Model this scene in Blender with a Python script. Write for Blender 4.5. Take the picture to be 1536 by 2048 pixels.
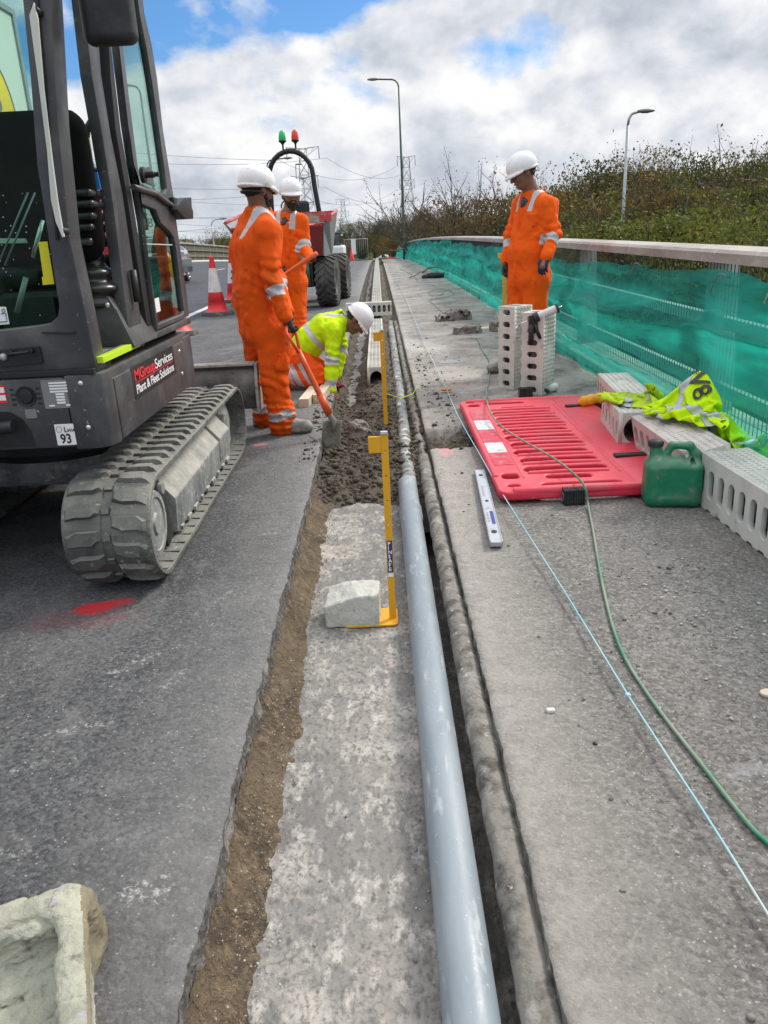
import bpy, bmesh, math, random
import numpy as np
from mathutils import Vector, Matrix, Quaternion
R = math.radians
random.seed(7); rng = np.random.default_rng(7)
for o in list(bpy.data.objects): bpy.data.objects.remove(o)
scene = bpy.context.scene
COL = scene.collection

# ------------------------------------------------------------------ camera
CAM_H = 1.45
PITCH, YAW, ROLL = R(19.699), R(0.475), 0.05
fw = Vector((-math.sin(YAW)*math.cos(PITCH), math.cos(YAW)*math.cos(PITCH), -math.sin(PITCH)))
rt = Vector((math.cos(YAW), math.sin(YAW), 0)); up = rt.cross(fw)
cr = rt*math.cos(ROLL) - up*math.sin(ROLL); cu = rt*math.sin(ROLL) + up*math.cos(ROLL)
cam = bpy.data.cameras.new('camera'); camo = bpy.data.objects.new('camera', cam); COL.objects.link(camo)
camo.matrix_world = Matrix(((cr.x, cu.x, -fw.x, 0), (cr.y, cu.y, -fw.y, 0), (cr.z, cu.z, -fw.z, CAM_H), (0, 0, 0, 1)))
cam.sensor_fit = 'VERTICAL'; cam.sensor_height = 36; cam.lens = 36*1539/2048
cam.clip_start = .05; cam.clip_end = 3000
scene.camera = camo
# ------------------------------------------------------------------ light, sky
SUN_EL, SUN_AZ = R(42), R(50)          # azimuth measured clockwise from +Y
sun = bpy.data.lights.new('sun', 'SUN'); sun.energy = 3.1; sun.angle = R(14); sun.color = (1, .94, .85)
so = bpy.data.objects.new('sun', sun); COL.objects.link(so)
sd = Vector((math.sin(SUN_AZ)*math.cos(SUN_EL), math.cos(SUN_AZ)*math.cos(SUN_EL), math.sin(SUN_EL)))
so.rotation_euler = sd.to_track_quat('Z', 'Y').to_euler()
scene.view_settings.view_transform = 'Standard'; scene.view_settings.look = 'None'
scene.view_settings.exposure = 0.05; scene.view_settings.gamma = 1
w = bpy.data.worlds.new('World'); scene.world = w; w.use_nodes = True
nt = w.node_tree; N = nt.nodes; L = nt.links; N.clear()
def nn(nt, t, **k):
    n = nt.nodes.new(t)
    for a, b in k.items():
        if a.startswith('i_'): n.inputs[a[2:].replace('_', ' ')].default_value = b
        else: setattr(n, a, b)
    return n
out = nn(nt, 'ShaderNodeOutputWorld'); bg = nn(nt, 'ShaderNodeBackground'); bg.inputs[1].default_value = .12
sky = nn(nt, 'ShaderNodeTexSky'); sky.sky_type = 'NISHITA'; sky.sun_disc = False
sky.sun_elevation = SUN_EL; sky.sun_rotation = SUN_AZ; sky.air_density = 1.0; sky.dust_density = .6; sky.ozone_density = 2.0
tc = nn(nt, 'ShaderNodeTexCoord'); sep = nn(nt, 'ShaderNodeSeparateXYZ'); L.new(tc.outputs['Generated'], sep.inputs[0])
def wm(op, a, b=None, c=None):
    m = nn(nt, 'ShaderNodeMath', operation=op)
    for i, v in enumerate((a, b, c)):
        if v is None: continue
        if isinstance(v, (int, float)): m.inputs[i].default_value = v
        else: L.new(v, m.inputs[i])
    return m.outputs[0]
comb = nn(nt, 'ShaderNodeCombineXYZ'); L.new(sep.outputs[0], comb.inputs[0]); L.new(sep.outputs[1], comb.inputs[1]); L.new(wm('MULTIPLY', wm('ABSOLUTE', sep.outputs[2]), 1.55), comb.inputs[2])
def cloud(loc, sc, det, ro, dist):
    q = nn(nt, 'ShaderNodeMapping'); L.new(comb.outputs[0], q.inputs[0]); q.inputs['Location'].default_value = loc
    n = nn(nt, 'ShaderNodeTexNoise', i_Scale=sc, i_Detail=det, i_Roughness=ro, i_Distortion=dist); L.new(q.outputs[0], n.inputs['Vector']); return n.outputs[0]
SHIFT = (2.3, 1.1, 0.)
big = cloud(SHIFT, 5.2, 12., .55, .1)
offs = cloud((SHIFT[0]+.012, SHIFT[1], SHIFT[2]+.028), 5.2, 7., .5, .1)     # the same clouds sampled a little higher: their difference shades them
fine = cloud((7.1, 3.3, 2.), 15., 8., .6, .2)
# open blue high up on the left
gap = wm('SUBTRACT', sep.outputs[2], wm('MULTIPLY_ADD', sep.outputs[0], .20, .212))
gap = wm('MINIMUM', wm('MULTIPLY', wm('MAXIMUM', gap, 0.), 7.), .20)
hi_ = nn(nt, 'ShaderNodeMapRange'); hi_.interpolation_type = 'SMOOTHSTEP'; L.new(sep.outputs[2], hi_.inputs[0]); hi_.inputs[1].default_value = .30; hi_.inputs[2].default_value = .55
gap = wm('MULTIPLY', gap, wm('SUBTRACT', 1., wm('MULTIPLY', hi_.outputs[0], 1.4)))
cov = wm('ADD', wm('SUBTRACT', big, gap), wm('MULTIPLY', wm('SUBTRACT', fine, .5), .10))
cr1 = nn(nt, 'ShaderNodeValToRGB'); L.new(cov, cr1.inputs[0])
cr1.color_ramp.elements[0].position = .285; cr1.color_ramp.elements[1].position = .40
dif = wm('MULTIPLY', wm('SUBTRACT', offs, big), 2.2)
shade = wm('ADD', wm('ADD', wm('MULTIPLY', big, .75), dif), wm('MULTIPLY', wm('SUBTRACT', fine, .5), .55))
shade = wm('ADD', shade, .15)
cr2 = nn(nt, 'ShaderNodeValToRGB'); L.new(shade, cr2.inputs[0])
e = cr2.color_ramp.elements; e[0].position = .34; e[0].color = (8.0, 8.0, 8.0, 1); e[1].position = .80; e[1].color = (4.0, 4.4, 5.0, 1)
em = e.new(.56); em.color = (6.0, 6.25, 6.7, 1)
bl = nn(nt, 'ShaderNodeMix', data_type='RGBA', blend_type='MULTIPLY'); bl.inputs[0].default_value = 1
L.new(sky.outputs[0], bl.inputs[6]); bl.inputs[7].default_value = (.50, .80, 1.10, 1)
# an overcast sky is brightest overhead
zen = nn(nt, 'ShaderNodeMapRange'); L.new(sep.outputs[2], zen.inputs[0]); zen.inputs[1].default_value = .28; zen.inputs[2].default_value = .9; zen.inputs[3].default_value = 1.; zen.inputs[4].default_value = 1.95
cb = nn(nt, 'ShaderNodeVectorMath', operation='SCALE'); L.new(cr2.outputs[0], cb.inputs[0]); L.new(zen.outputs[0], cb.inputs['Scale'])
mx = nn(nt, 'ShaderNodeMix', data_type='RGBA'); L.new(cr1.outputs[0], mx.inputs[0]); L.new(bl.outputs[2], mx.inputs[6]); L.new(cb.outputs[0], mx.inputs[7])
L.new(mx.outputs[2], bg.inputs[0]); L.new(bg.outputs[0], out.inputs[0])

# ------------------------------------------------------------------ ground shape
KC = .00025
def zr(y): return KC*(44*y - y*y)                       # the deck arches over its crest at y = 22
def zg(x, y): return zr(y) + .05*max(0., -(x+3.5))       # crossfall of the live carriageway

# ------------------------------------------------------------------ numpy noise
def _h(ix, iy, iz, s):
    n = (ix*374761393 + iy*668265263 + iz*2147483647 + s*1274126177) & 0xffffffff
    n = ((n ^ (n >> 13))*1274126177) & 0xffffffff
    n = (n ^ (n >> 16)) & 0xffff
    return n/65535.0
def vnoise(x, y, z=0., s=0):
    x, y, z = np.broadcast_arrays(np.asarray(x, float), np.asarray(y, float), np.asarray(z, float))
    ix, iy, iz = np.floor(x).astype(np.int64), np.floor(y).astype(np.int64), np.floor(z).astype(np.int64)
    fx, fy, fz = x-ix, y-iy, z-iz
    fx, fy, fz = fx*fx*(3-2*fx), fy*fy*(3-2*fy), fz*fz*(3-2*fz)
    r = 0
    for a in (0, 1):
        for b in (0, 1):
            for c in (0, 1):
                r = r + _h(ix+a, iy+b, iz+c, s)*(fx if a else 1-fx)*(fy if b else 1-fy)*(fz if c else 1-fz)
    return r*2-1
def fbm(x, y, z=0., o=4, s=0, g=.5):
    r = 0; a = 1.; f = 1.
    for i in range(o):
        r = r + a*vnoise(np.asarray(x)*f, np.asarray(y)*f, np.asarray(z)*f, s+i*17); a *= g; f *= 2.03
    return r
def sstep(a, b, x):
    t = np.clip((np.asarray(x, float)-a)/(b-a), 0, 1); return t*t*(3-2*t)

# ------------------------------------------------------------------ materials
MATS = {}
def new_mat(name):
    m = bpy.data.materials.new(name); m.use_nodes = True; MATS[name] = m
    return m, m.node_tree, m.node_tree.nodes['Principled BSDF']
def c4(c): return (c[0], c[1], c[2], 1)
def pm(name, col, rough=.6, metal=0., var=(), bump=(), dust=None, spec=.5, coat=0., rvar=None, sub=0.):
    """procedural principled material: var = (scale, lo, hi, colour[, detail, stretch]); bump = (scale, distance[, detail])"""
    m, nt, b = new_mat(name); L = nt.links
    tc = nn(nt, 'ShaderNodeTexCoord'); co = tc.outputs['Object']
    b.inputs['Roughness'].default_value = rough; b.inputs['Metallic'].default_value = metal
    b.inputs['Specular IOR Level'].default_value = spec; b.inputs['Coat Weight'].default_value = coat
    rgb = nn(nt, 'ShaderNodeRGB'); rgb.outputs[0].default_value = c4(col); cur = rgb.outputs[0]
    def noise(sc, det, st):
        src = co
        if st:
            mm = nn(nt, 'ShaderNodeMapping'); mm.inputs['Scale'].default_value = st; L.new(co, mm.inputs[0]); src = mm.outputs[0]
        n = nn(nt, 'ShaderNodeTexNoise', i_Scale=sc, i_Detail=det, i_Roughness=.62); L.new(src, n.inputs['Vector'])
        return n.outputs[0]
    for v in var:
        sc, lo, hi, c = v[:4]; det = v[4] if len(v) > 4 else 5.; st = v[5] if len(v) > 5 else None
        n = noise(sc, det, st); mr = nn(nt, 'ShaderNodeMapRange'); L.new(n, mr.inputs[0])
        mr.inputs[1].default_value = lo; mr.inputs[2].default_value = hi
        x = nn(nt, 'ShaderNodeMix', data_type='RGBA'); L.new(mr.outputs[0], x.inputs[0]); L.new(cur, x.inputs[6]); x.inputs[7].default_value = c4(c)
        cur = x.outputs[2]
    if dust:                                             # settled dust on faces that look up
        dc, amt, sc = dust
        g = nn(nt, 'ShaderNodeNewGeometry'); s = nn(nt, 'ShaderNodeSeparateXYZ'); L.new(g.outputs['Normal'], s.inputs[0])
        n = noise(sc, 6., None)
        a = nn(nt, 'ShaderNodeMath', operation='MULTIPLY_ADD'); L.new(s.outputs[2], a.inputs[0]); a.inputs[1].default_value = .45; L.new(n, a.inputs[2])
        mr = nn(nt, 'ShaderNodeMapRange'); L.new(a.outputs[0], mr.inputs[0]); mr.inputs[1].default_value = .45; mr.inputs[2].default_value = 1.0; mr.inputs[4].default_value = amt
        x = nn(nt, 'ShaderNodeMix', data_type='RGBA'); L.new(mr.outputs[0], x.inputs[0]); L.new(cur, x.inputs[6]); x.inputs[7].default_value = c4(dc)
        cur = x.outputs[2]
    L.new(cur, b.inputs['Base Color'])
    if rvar:
        n = noise(rvar[0], 4., None); mr = nn(nt, 'ShaderNodeMapRange'); L.new(n, mr.inputs[0]); mr.inputs[1].default_value = .35; mr.inputs[2].default_value = .65
        mr.inputs[3].default_value = rvar[1]; mr.inputs[4].default_value = rvar[2]; L.new(mr.outputs[0], b.inputs['Roughness'])
    prev = None
    for q in bump:
        n = noise(q[0], q[2] if len(q) > 2 else 3., q[3] if len(q) > 3 else None); bp = nn(nt, 'ShaderNodeBump'); bp.inputs['Strength'].default_value = 1; bp.inputs['Distance'].default_value = q[1]
        L.new(n, bp.inputs['Height'])
        if prev: L.new(prev, bp.inputs['Normal'])
        prev = bp.outputs[0]
    if prev: L.new(prev, b.inputs['Normal'])
    return m

# ------------------------------------------------------------------ object helpers
def tag(o, label=None, cat=None, group=None, kind=None):
    if label: o['label'] = label
    if cat: o['category'] = cat
    if group: o['group'] = group
    if kind: o['kind'] = kind
    return o
def thing(name, label, cat, loc=(0, 0, 0), rz=0., group=None):
    o = bpy.data.objects.new(name, None); COL.objects.link(o); o.empty_display_size = .2
    o.location = loc; o.rotation_euler = (0, 0, rz); return tag(o, label, cat, group)
def link(name, me, mats, parent=None, smooth=False, ang=None):
    o = bpy.data.objects.new(name, me); COL.objects.link(o)
    if not isinstance(mats, (list, tuple)): mats = [mats]
    me.materials.clear()
    for m in mats: me.materials.append(m)
    if smooth or ang:
        for p in me.polygons: p.use_smooth = True
        if ang: sharp(me, ang)
    if parent is not None: o.parent = parent
    return o
def sharp(me, ang):
    bm = bmesh.new(); bm.from_mesh(me)
    for e in bm.edges:
        if len(e.link_faces) == 2 and e.calc_face_angle(0) > R(ang): e.smooth = False
    bm.to_mesh(me); bm.free()
def copytree(o, parent=None):
    c = o.copy(); COL.objects.link(c)
    if parent is not None: c.parent = parent
    for ch in list(o.children): copytree(ch, c)
    return c

class MB:
    """collects shapes, builds ONE mesh object"""
    def __init__(s): s.bm = bmesh.new(); s.mi = 0
    def _f(s, vs):
        try: f = s.bm.faces.new(vs); f.material_index = s.mi; return f
        except ValueError: return None
    def box(s, a, b, bev=0., M=None, seg=2):
        """axis box from corner a to corner b"""
        t = bmesh.new(); bmesh.ops.create_cube(t, size=1)
        a, b = Vector(a), Vector(b); c = (a+b)/2; d = b-a
        for v in t.verts: v.co = Vector((v.co.x*d.x, v.co.y*d.y, v.co.z*d.z)) + c
        if bev > 0: bmesh.ops.bevel(t, geom=t.edges[:], offset=bev, segments=seg, affect='EDGES', profile=.6)
        return s.add(t, M)
    def obox(s, c, h, rot=(0, 0, 0), bev=0., seg=2):
        M = Matrix.Translation(Vector(c)) @ (Matrix.Rotation(rot[2], 4, 'Z') @ Matrix.Rotation(rot[1], 4, 'Y') @ Matrix.Rotation(rot[0], 4, 'X'))
        return s.box([-x for x in h], h, bev, M, seg)
    def add(s, t, M=None):
        mp = {}
        for v in t.verts: mp[v] = s.bm.verts.new(M @ v.co if M else v.co)
        for f in t.faces:
            nf = s._f([mp[v] for v in f.verts])
            if nf: nf.smooth = f.smooth
        t.free(); return s
    def mesh(s, me, M=None):
        t = bmesh.new(); t.from_mesh(me); return s.add(t, M)
    def tube(s, pts, r, n=10, cap=True, closed=False, flat=1.):
        pts = [Vector(p) for p in pts]; rs = r if isinstance(r, (list, tuple)) else [r]*len(pts)
        rings = []; prevx = None
        for i, p in enumerate(pts):
            if closed: t = pts[(i+1) % len(pts)]-pts[i-1]
            else: t = pts[min(i+1, len(pts)-1)]-pts[max(i-1, 0)]
            t.normalize()
            if prevx is None:
                a = Vector((0, 0, 1)) if abs(t.z) < .9 else Vector((1, 0, 0))
                x = t.cross(a).normalized()
            else: x = (prevx - t*prevx.dot(t)).normalized()
            prevx = x; y = t.cross(x)
            rings.append([s.bm.verts.new(p + (x*math.cos(2*math.pi*k/n) + y*math.sin(2*math.pi*k/n)*flat)*rs[i]) for k in range(n)])
        m = len(rings)
        for i in range(m if closed else m-1):
            a, b = rings[i], rings[(i+1) % m]
            for k in range(n):
                f = s._f((a[k], a[(k+1) % n], b[(k+1) % n], b[k]))
                if f: f.smooth = True
        if cap and not closed:
            s._f(list(reversed(rings[0]))); s._f(rings[-1])
        return s
    def cyl(s, a, b, r, n=20, r2=None): return s.tube([a, b], [r, r if r2 is None else r2], n)
    def lathe(s, prof, n=24, M=None, a0=0., a1=2*math.pi):
        """prof = [(r, z)]"""
        M = M or Matrix(); full = abs(a1-a0-2*math.pi) < 1e-6; m = n if full else n+1
        rings = []
        for r_, z in prof:
            if r_ < 1e-6: rings.append([s.bm.verts.new(M @ Vector((0, 0, z)))])
            else: rings.append([s.bm.verts.new(M @ Vector((r_*math.cos(a0+(a1-a0)*k/n), r_*math.sin(a0+(a1-a0)*k/n), z))) for k in range(m)])
        for a, b in zip(rings, rings[1:]):
            for k in range(n):
                k2 = (k+1) % m if full else k+1
                q = []
                for v in (a[k if len(a) > 1 else 0], a[k2 if len(a) > 1 else 0], b[k2 if len(b) > 1 else 0], b[k if len(b) > 1 else 0]):
                    if v not in q: q.append(v)
                if len(q) > 2:
                    f = s._f(q)
                    if f: f.smooth = True
        return s
    def prism(s, poly, t0, t1, axis='y', bev=0.):
        """polygon in the plane across axis, extruded from t0 to t1. axis y: poly=(x,z); axis x: (y,z); axis z: (x,y)"""
        def P(p, t): return {'y': (p[0], t, p[1]), 'x': (t, p[0], p[1]), 'z': (p[0], p[1], t)}[axis]
        t = bmesh.new()
        A = [t.verts.new(P(p, t0)) for p in poly]; B = [t.verts.new(P(p, t1)) for p in poly]
        t.faces.new(A); t.faces.new(list(reversed(B)))
        for i in range(len(poly)): t.faces.new((A[i], B[i], B[(i+1) % len(poly)], A[(i+1) % len(poly)]))
        bmesh.ops.recalc_face_normals(t, faces=t.faces[:])
        if bev > 0: bmesh.ops.bevel(t, geom=t.edges[:], offset=bev, segments=2, affect='EDGES', profile=.6)
        return s.add(t)
    def quad(s, a, b, c, d):
        s._f([s.bm.verts.new(Vector(p)) for p in (a, b, c, d)]); return s
    def xf(s, M):
        for v in s.bm.verts: v.co = M @ v.co
        return s
    def build(s, name, mats, parent=None, smooth=False, ang=None, keep=False):
        bmesh.ops.recalc_face_normals(s.bm, faces=s.bm.faces[:])
        me = bpy.data.meshes.new(name); s.bm.to_mesh(me)
        if not keep: s.bm.free()
        if ang:
            for p in me.polygons: p.use_smooth = True
            sharp(me, ang)
            return link(name, me, mats, parent)
        return link(name, me, mats, parent, smooth)

def grid(name, xs, ys, F, mats, parent=None, smooth=True, mi=None):
    """F(x, y) -> X, Y, Z arrays"""
    X, Y = np.meshgrid(xs, ys); P = F(X, Y); nx, ny = len(xs), len(ys)
    co = np.stack([np.broadcast_to(p, X.shape).ravel() for p in P], 1).astype(np.float32)
    i = (np.arange(ny-1)[:, None]*nx + np.arange(nx-1)[None, :]).ravel()
    q = np.stack([i, i+1, i+nx+1, i+nx], 1)
    return link(name, npmesh(name, co, q), mats, parent, smooth)
def npmesh(name, co, q):
    me = bpy.data.meshes.new(name); k = q.shape[1]
    me.vertices.add(len(co)); me.vertices.foreach_set('co', np.ascontiguousarray(co, np.float32).ravel())
    me.loops.add(len(q)*k); me.loops.foreach_set('vertex_index', q.astype(np.int32).ravel())
    me.polygons.add(len(q)); me.polygons.foreach_set('loop_start', np.arange(len(q), dtype=np.int32)*k)
    me.update(calc_edges=True); me.validate(); return me

def curve_mesh(name, outer, holes, ext, bev=0., res=2):
    """flat plate in XY with holes, thickness 2*(ext+bev), as a mesh"""
    cu_ = bpy.data.curves.new(name, 'CURVE'); cu_.dimensions = '2D'; cu_.fill_mode = 'BOTH'; cu_.extrude = ext; cu_.bevel_depth = bev; cu_.bevel_resolution = res; cu_.offset = -bev
    for lp in [outer]+list(holes):
        sp = cu_.splines.new('POLY'); sp.points.add(len(lp)-1); sp.use_cyclic_u = True
        for p, q in zip(sp.points, lp): p.co = (q[0], q[1], 0, 1)
    o = bpy.data.objects.new(name, cu_); COL.objects.link(o)
    dg = bpy.context.evaluated_depsgraph_get(); me = bpy.data.meshes.new_from_object(o.evaluated_get(dg))
    bpy.data.objects.remove(o); bpy.data.curves.remove(cu_); return me
def rrect(x0, y0, x1, y1, r, n=5):
    out = []
    for cx_, cy_, a in ((x1-r, y1-r, 0), (x0+r, y1-r, 90), (x0+r, y0+r, 180), (x1-r, y0+r, 270)):
        for k in range(n+1): t = R(a+90*k/n); out.append((cx_+r*math.cos(t), cy_+r*math.sin(t)))
    return out
def text_mesh(s, size, M, name, mat, parent, ext=.0006, sx=1., bold=0., align='LEFT', space=1.):
    cu_ = bpy.data.curves.new('txt', 'FONT'); cu_.body = s; cu_.size = size; cu_.extrude = ext; cu_.offset = bold; cu_.align_x = align; cu_.space_character = space
    o = bpy.data.objects.new('txt', cu_); COL.objects.link(o)
    dg = bpy.context.evaluated_depsgraph_get(); me = bpy.data.meshes.new_from_object(o.evaluated_get(dg))
    bpy.data.objects.remove(o); bpy.data.curves.remove(cu_)
    me.transform(M @ Matrix.Diagonal((sx, 1, 1, 1))); me.name = name
    return link(name, me, mat, parent)
def frame(origin, xdir, ydir):
    x = Vector(xdir).normalized(); y = Vector(ydir); y = (y - x*y.dot(x)).normalized(); z = x.cross(y); o = Vector(origin)
    return Matrix(((x.x, y.x, z.x, o.x), (x.y, y.y, z.y, o.y), (x.z, y.z, z.z, o.z), (0, 0, 0, 1)))

# ------------------------------------------------------------------ signed-distance modelling
class SDF:
    def __init__(s, lo, hi, vox):
        s.v = vox; s.lo = np.array(lo, float); n = np.ceil((np.array(hi)-s.lo)/vox).astype(int)+1
        s.ax = [s.lo[i]+vox*np.arange(n[i]) for i in range(3)]; s.f = np.full(n, .25, np.float32)
    def _sub(s, lo, hi):
        sl = []
        for i in range(3):
            a = int(np.clip(math.floor((lo[i]-s.lo[i])/s.v), 0, s.f.shape[i])); b = int(np.clip(math.ceil((hi[i]-s.lo[i])/s.v)+1, 0, s.f.shape[i])); sl.append(slice(a, b))
        X, Y, Z = np.meshgrid(*[s.ax[i][sl[i]] for i in range(3)], indexing='ij', sparse=True); return tuple(sl), X, Y, Z
    def _put(s, sl, d, k, sub=False):
        a = s.f[sl]
        if sub:
            a2 = np.maximum(a, -d) if k <= 0 else -s._smin(-a, d, k)
        else: a2 = np.minimum(a, d) if k <= 0 else s._smin(a, d, k)
        s.f[sl] = a2
    @staticmethod
    def _smin(a, b, k):
        h = np.clip(.5+.5*(b-a)/k, 0, 1); return b*(1-h)+a*h-k*h*(1-h)
    def cone(s, a, b, ra, rb, k=.03, sub=False, flat=None):
        a = np.array(a, float); b = np.array(b, float); m = max(ra, rb)+k+3*s.v
        if sub or k > .02: m += .02
        sl, X, Y, Z = s._sub(np.minimum(a, b)-m, np.maximum(a, b)+m)
        ab = b-a; L2 = float(ab@ab)+1e-12
        t = np.clip(((X-a[0])*ab[0]+(Y-a[1])*ab[1]+(Z-a[2])*ab[2])/L2, 0, 1)
        d = np.sqrt((X-a[0]-t*ab[0])**2+(Y-a[1]-t*ab[1])**2+(Z-a[2]-t*ab[2])**2)-(ra+(rb-ra)*t)
        s._put(sl, d, k, sub); return s
    def ell(s, c, r, k=.03, M=None, sub=False):
        c = np.array(c, float); r = np.array(r, float); m = r.max()+k+3*s.v
        sl, X, Y, Z = s._sub(c-m, c+m); x, y, z = X-c[0], Y-c[1], Z-c[2]
        if M is not None:
            M = np.array(M)[:3, :3]
            x, y, z = M[0, 0]*x+M[1, 0]*y+M[2, 0]*z, M[0, 1]*x+M[1, 1]*y+M[2, 1]*z, M[0, 2]*x+M[1, 2]*y+M[2, 2]*z
        k0 = np.sqrt((x/r[0])**2+(y/r[1])**2+(z/r[2])**2); k1 = np.sqrt((x/r[0]**2)**2+(y/r[1]**2)**2+(z/r[2]**2)**2)+1e-9
        s._put(sl, k0*(k0-1)/k1, k, sub); return s
    def box(s, c, h, rd=.01, k=.02, M=None, sub=False):
        c = np.array(c, float); h = np.array(h, float); m = float(np.linalg.norm(h))+k+3*s.v
        sl, X, Y, Z = s._sub(c-m, c+m); x, y, z = X-c[0], Y-c[1], Z-c[2]
        if M is not None:
            M = np.array(M)[:3, :3]
            x, y, z = M[0, 0]*x+M[1, 0]*y+M[2, 0]*z, M[0, 1]*x+M[1, 1]*y+M[2, 1]*z, M[0, 2]*x+M[1, 2]*y+M[2, 2]*z
        qx, qy, qz = abs(x)-h[0]+rd, abs(y)-h[1]+rd, abs(z)-h[2]+rd
        d = np.sqrt(np.maximum(qx, 0)**2+np.maximum(qy, 0)**2+np.maximum(qz, 0)**2)+np.minimum(np.maximum(qx, np.maximum(qy, qz)), 0)-rd
        s._put(sl, d, k, sub); return s
    def plane(s, p, n):                                   # keep the side the normal points away from
        n = np.array(n, float)/np.linalg.norm(n); X, Y, Z = np.meshgrid(*s.ax, indexing='ij', sparse=True)
        s.f = np.maximum(s.f, ((X-p[0])*n[0]+(Y-p[1])*n[1]+(Z-p[2])*n[2]).astype(np.float32)); return s
    def noise(s, fn, band=.06):
        idx = np.where(np.abs(s.f) < band); P = [s.ax[i][idx[i]] for i in range(3)]
        s.f[idx] += fn(*P).astype(np.float32); return s
    def mesh(s, name, relax=1):
        f = s.f; v = s.v; sg = f < 0
        c = sg[:-1, :-1, :-1].astype(np.int8)
        for a, b, d in ((1,0,0),(0,1,0),(0,0,1),(1,1,0),(1,0,1),(0,1,1),(1,1,1)):
            c = c + sg[a:a+c.shape[0] or None, b:b+c.shape[1] or None, d:d+c.shape[2] or None][:c.shape[0], :c.shape[1], :c.shape[2]]
        act = (c > 0) & (c < 8); ids = np.full(act.shape, -1, np.int64); I = np.argwhere(act); ids[act] = np.arange(len(I))
        acc = np.zeros((len(I), 3)); cnt = np.zeros(len(I)); i, j, k = I.T
        cor = [(a, b, d) for a in (0, 1) for b in (0, 1) for d in (0, 1)]
        for p in cor:
            for ax in range(3):
                if p[ax]: continue
                q = list(p); q[ax] = 1
                fa = f[i+p[0], j+p[1], k+p[2]]; fb = f[i+q[0], j+q[1], k+q[2]]; cx_ = (fa < 0) != (fb < 0)
                t = np.where(cx_, fa/(fa-fb+1e-12), 0)
                for m in range(3): acc[:, m] += np.where(cx_, p[m]+(t if m == ax else 0), 0)
                cnt += cx_
        co = s.lo + v*(I + acc/cnt[:, None])
        quads = []
        for ax in range(3):
            b_, c_ = (ax+1) % 3, (ax+2) % 3
            sl0 = [slice(None)]*3; sl1 = [slice(None)]*3; sl0[ax] = slice(0, -1); sl1[ax] = slice(1, None)
            s0, s1 = sg[tuple(sl0)], sg[tuple(sl1)]; E = np.argwhere(s0 != s1)
            E = E[(E[:, b_] > 0) & (E[:, c_] > 0) & (E[:, b_] < f.shape[b_]-1) & (E[:, c_] < f.shape[c_]-1)]
            fl = s0[tuple(E.T)]
            def cell(db, dc):
                e_ = E.copy(); e_[:, b_] -= db; e_[:, c_] -= dc; return ids[tuple(e_.T)]
            q = np.stack([cell(1, 1), cell(0, 1), cell(0, 0), cell(1, 0)], 1)
            q[~fl] = q[~fl][:, ::-1]; quads.append(q)
        q = np.concatenate(quads); q = q[(q >= 0).all(1)]
        for _ in range(relax):
            n_ = np.zeros_like(co); w_ = np.zeros(len(co))
            for a in range(4):
                for b in ((a+1) % 4, (a-1) % 4):
                    np.add.at(n_, q[:, a], co[q[:, b]]); np.add.at(w_, q[:, a], 1)
            co = co*.5 + .5*n_/np.maximum(w_, 1)[:, None]
        return co, q
    def build(s, name, mat, parent=None, relax=1):
        co, q = s.mesh(name, relax); return link(name, npmesh(name, co, q), mat, parent, True)
def submesh(name, co, q, mask, mat, parent):
    q2 = q[mask]; u, inv = np.unique(q2, return_inverse=True)
    return link(name, npmesh(name, co[u], inv.reshape(q2.shape)), mat, parent, True)
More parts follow.
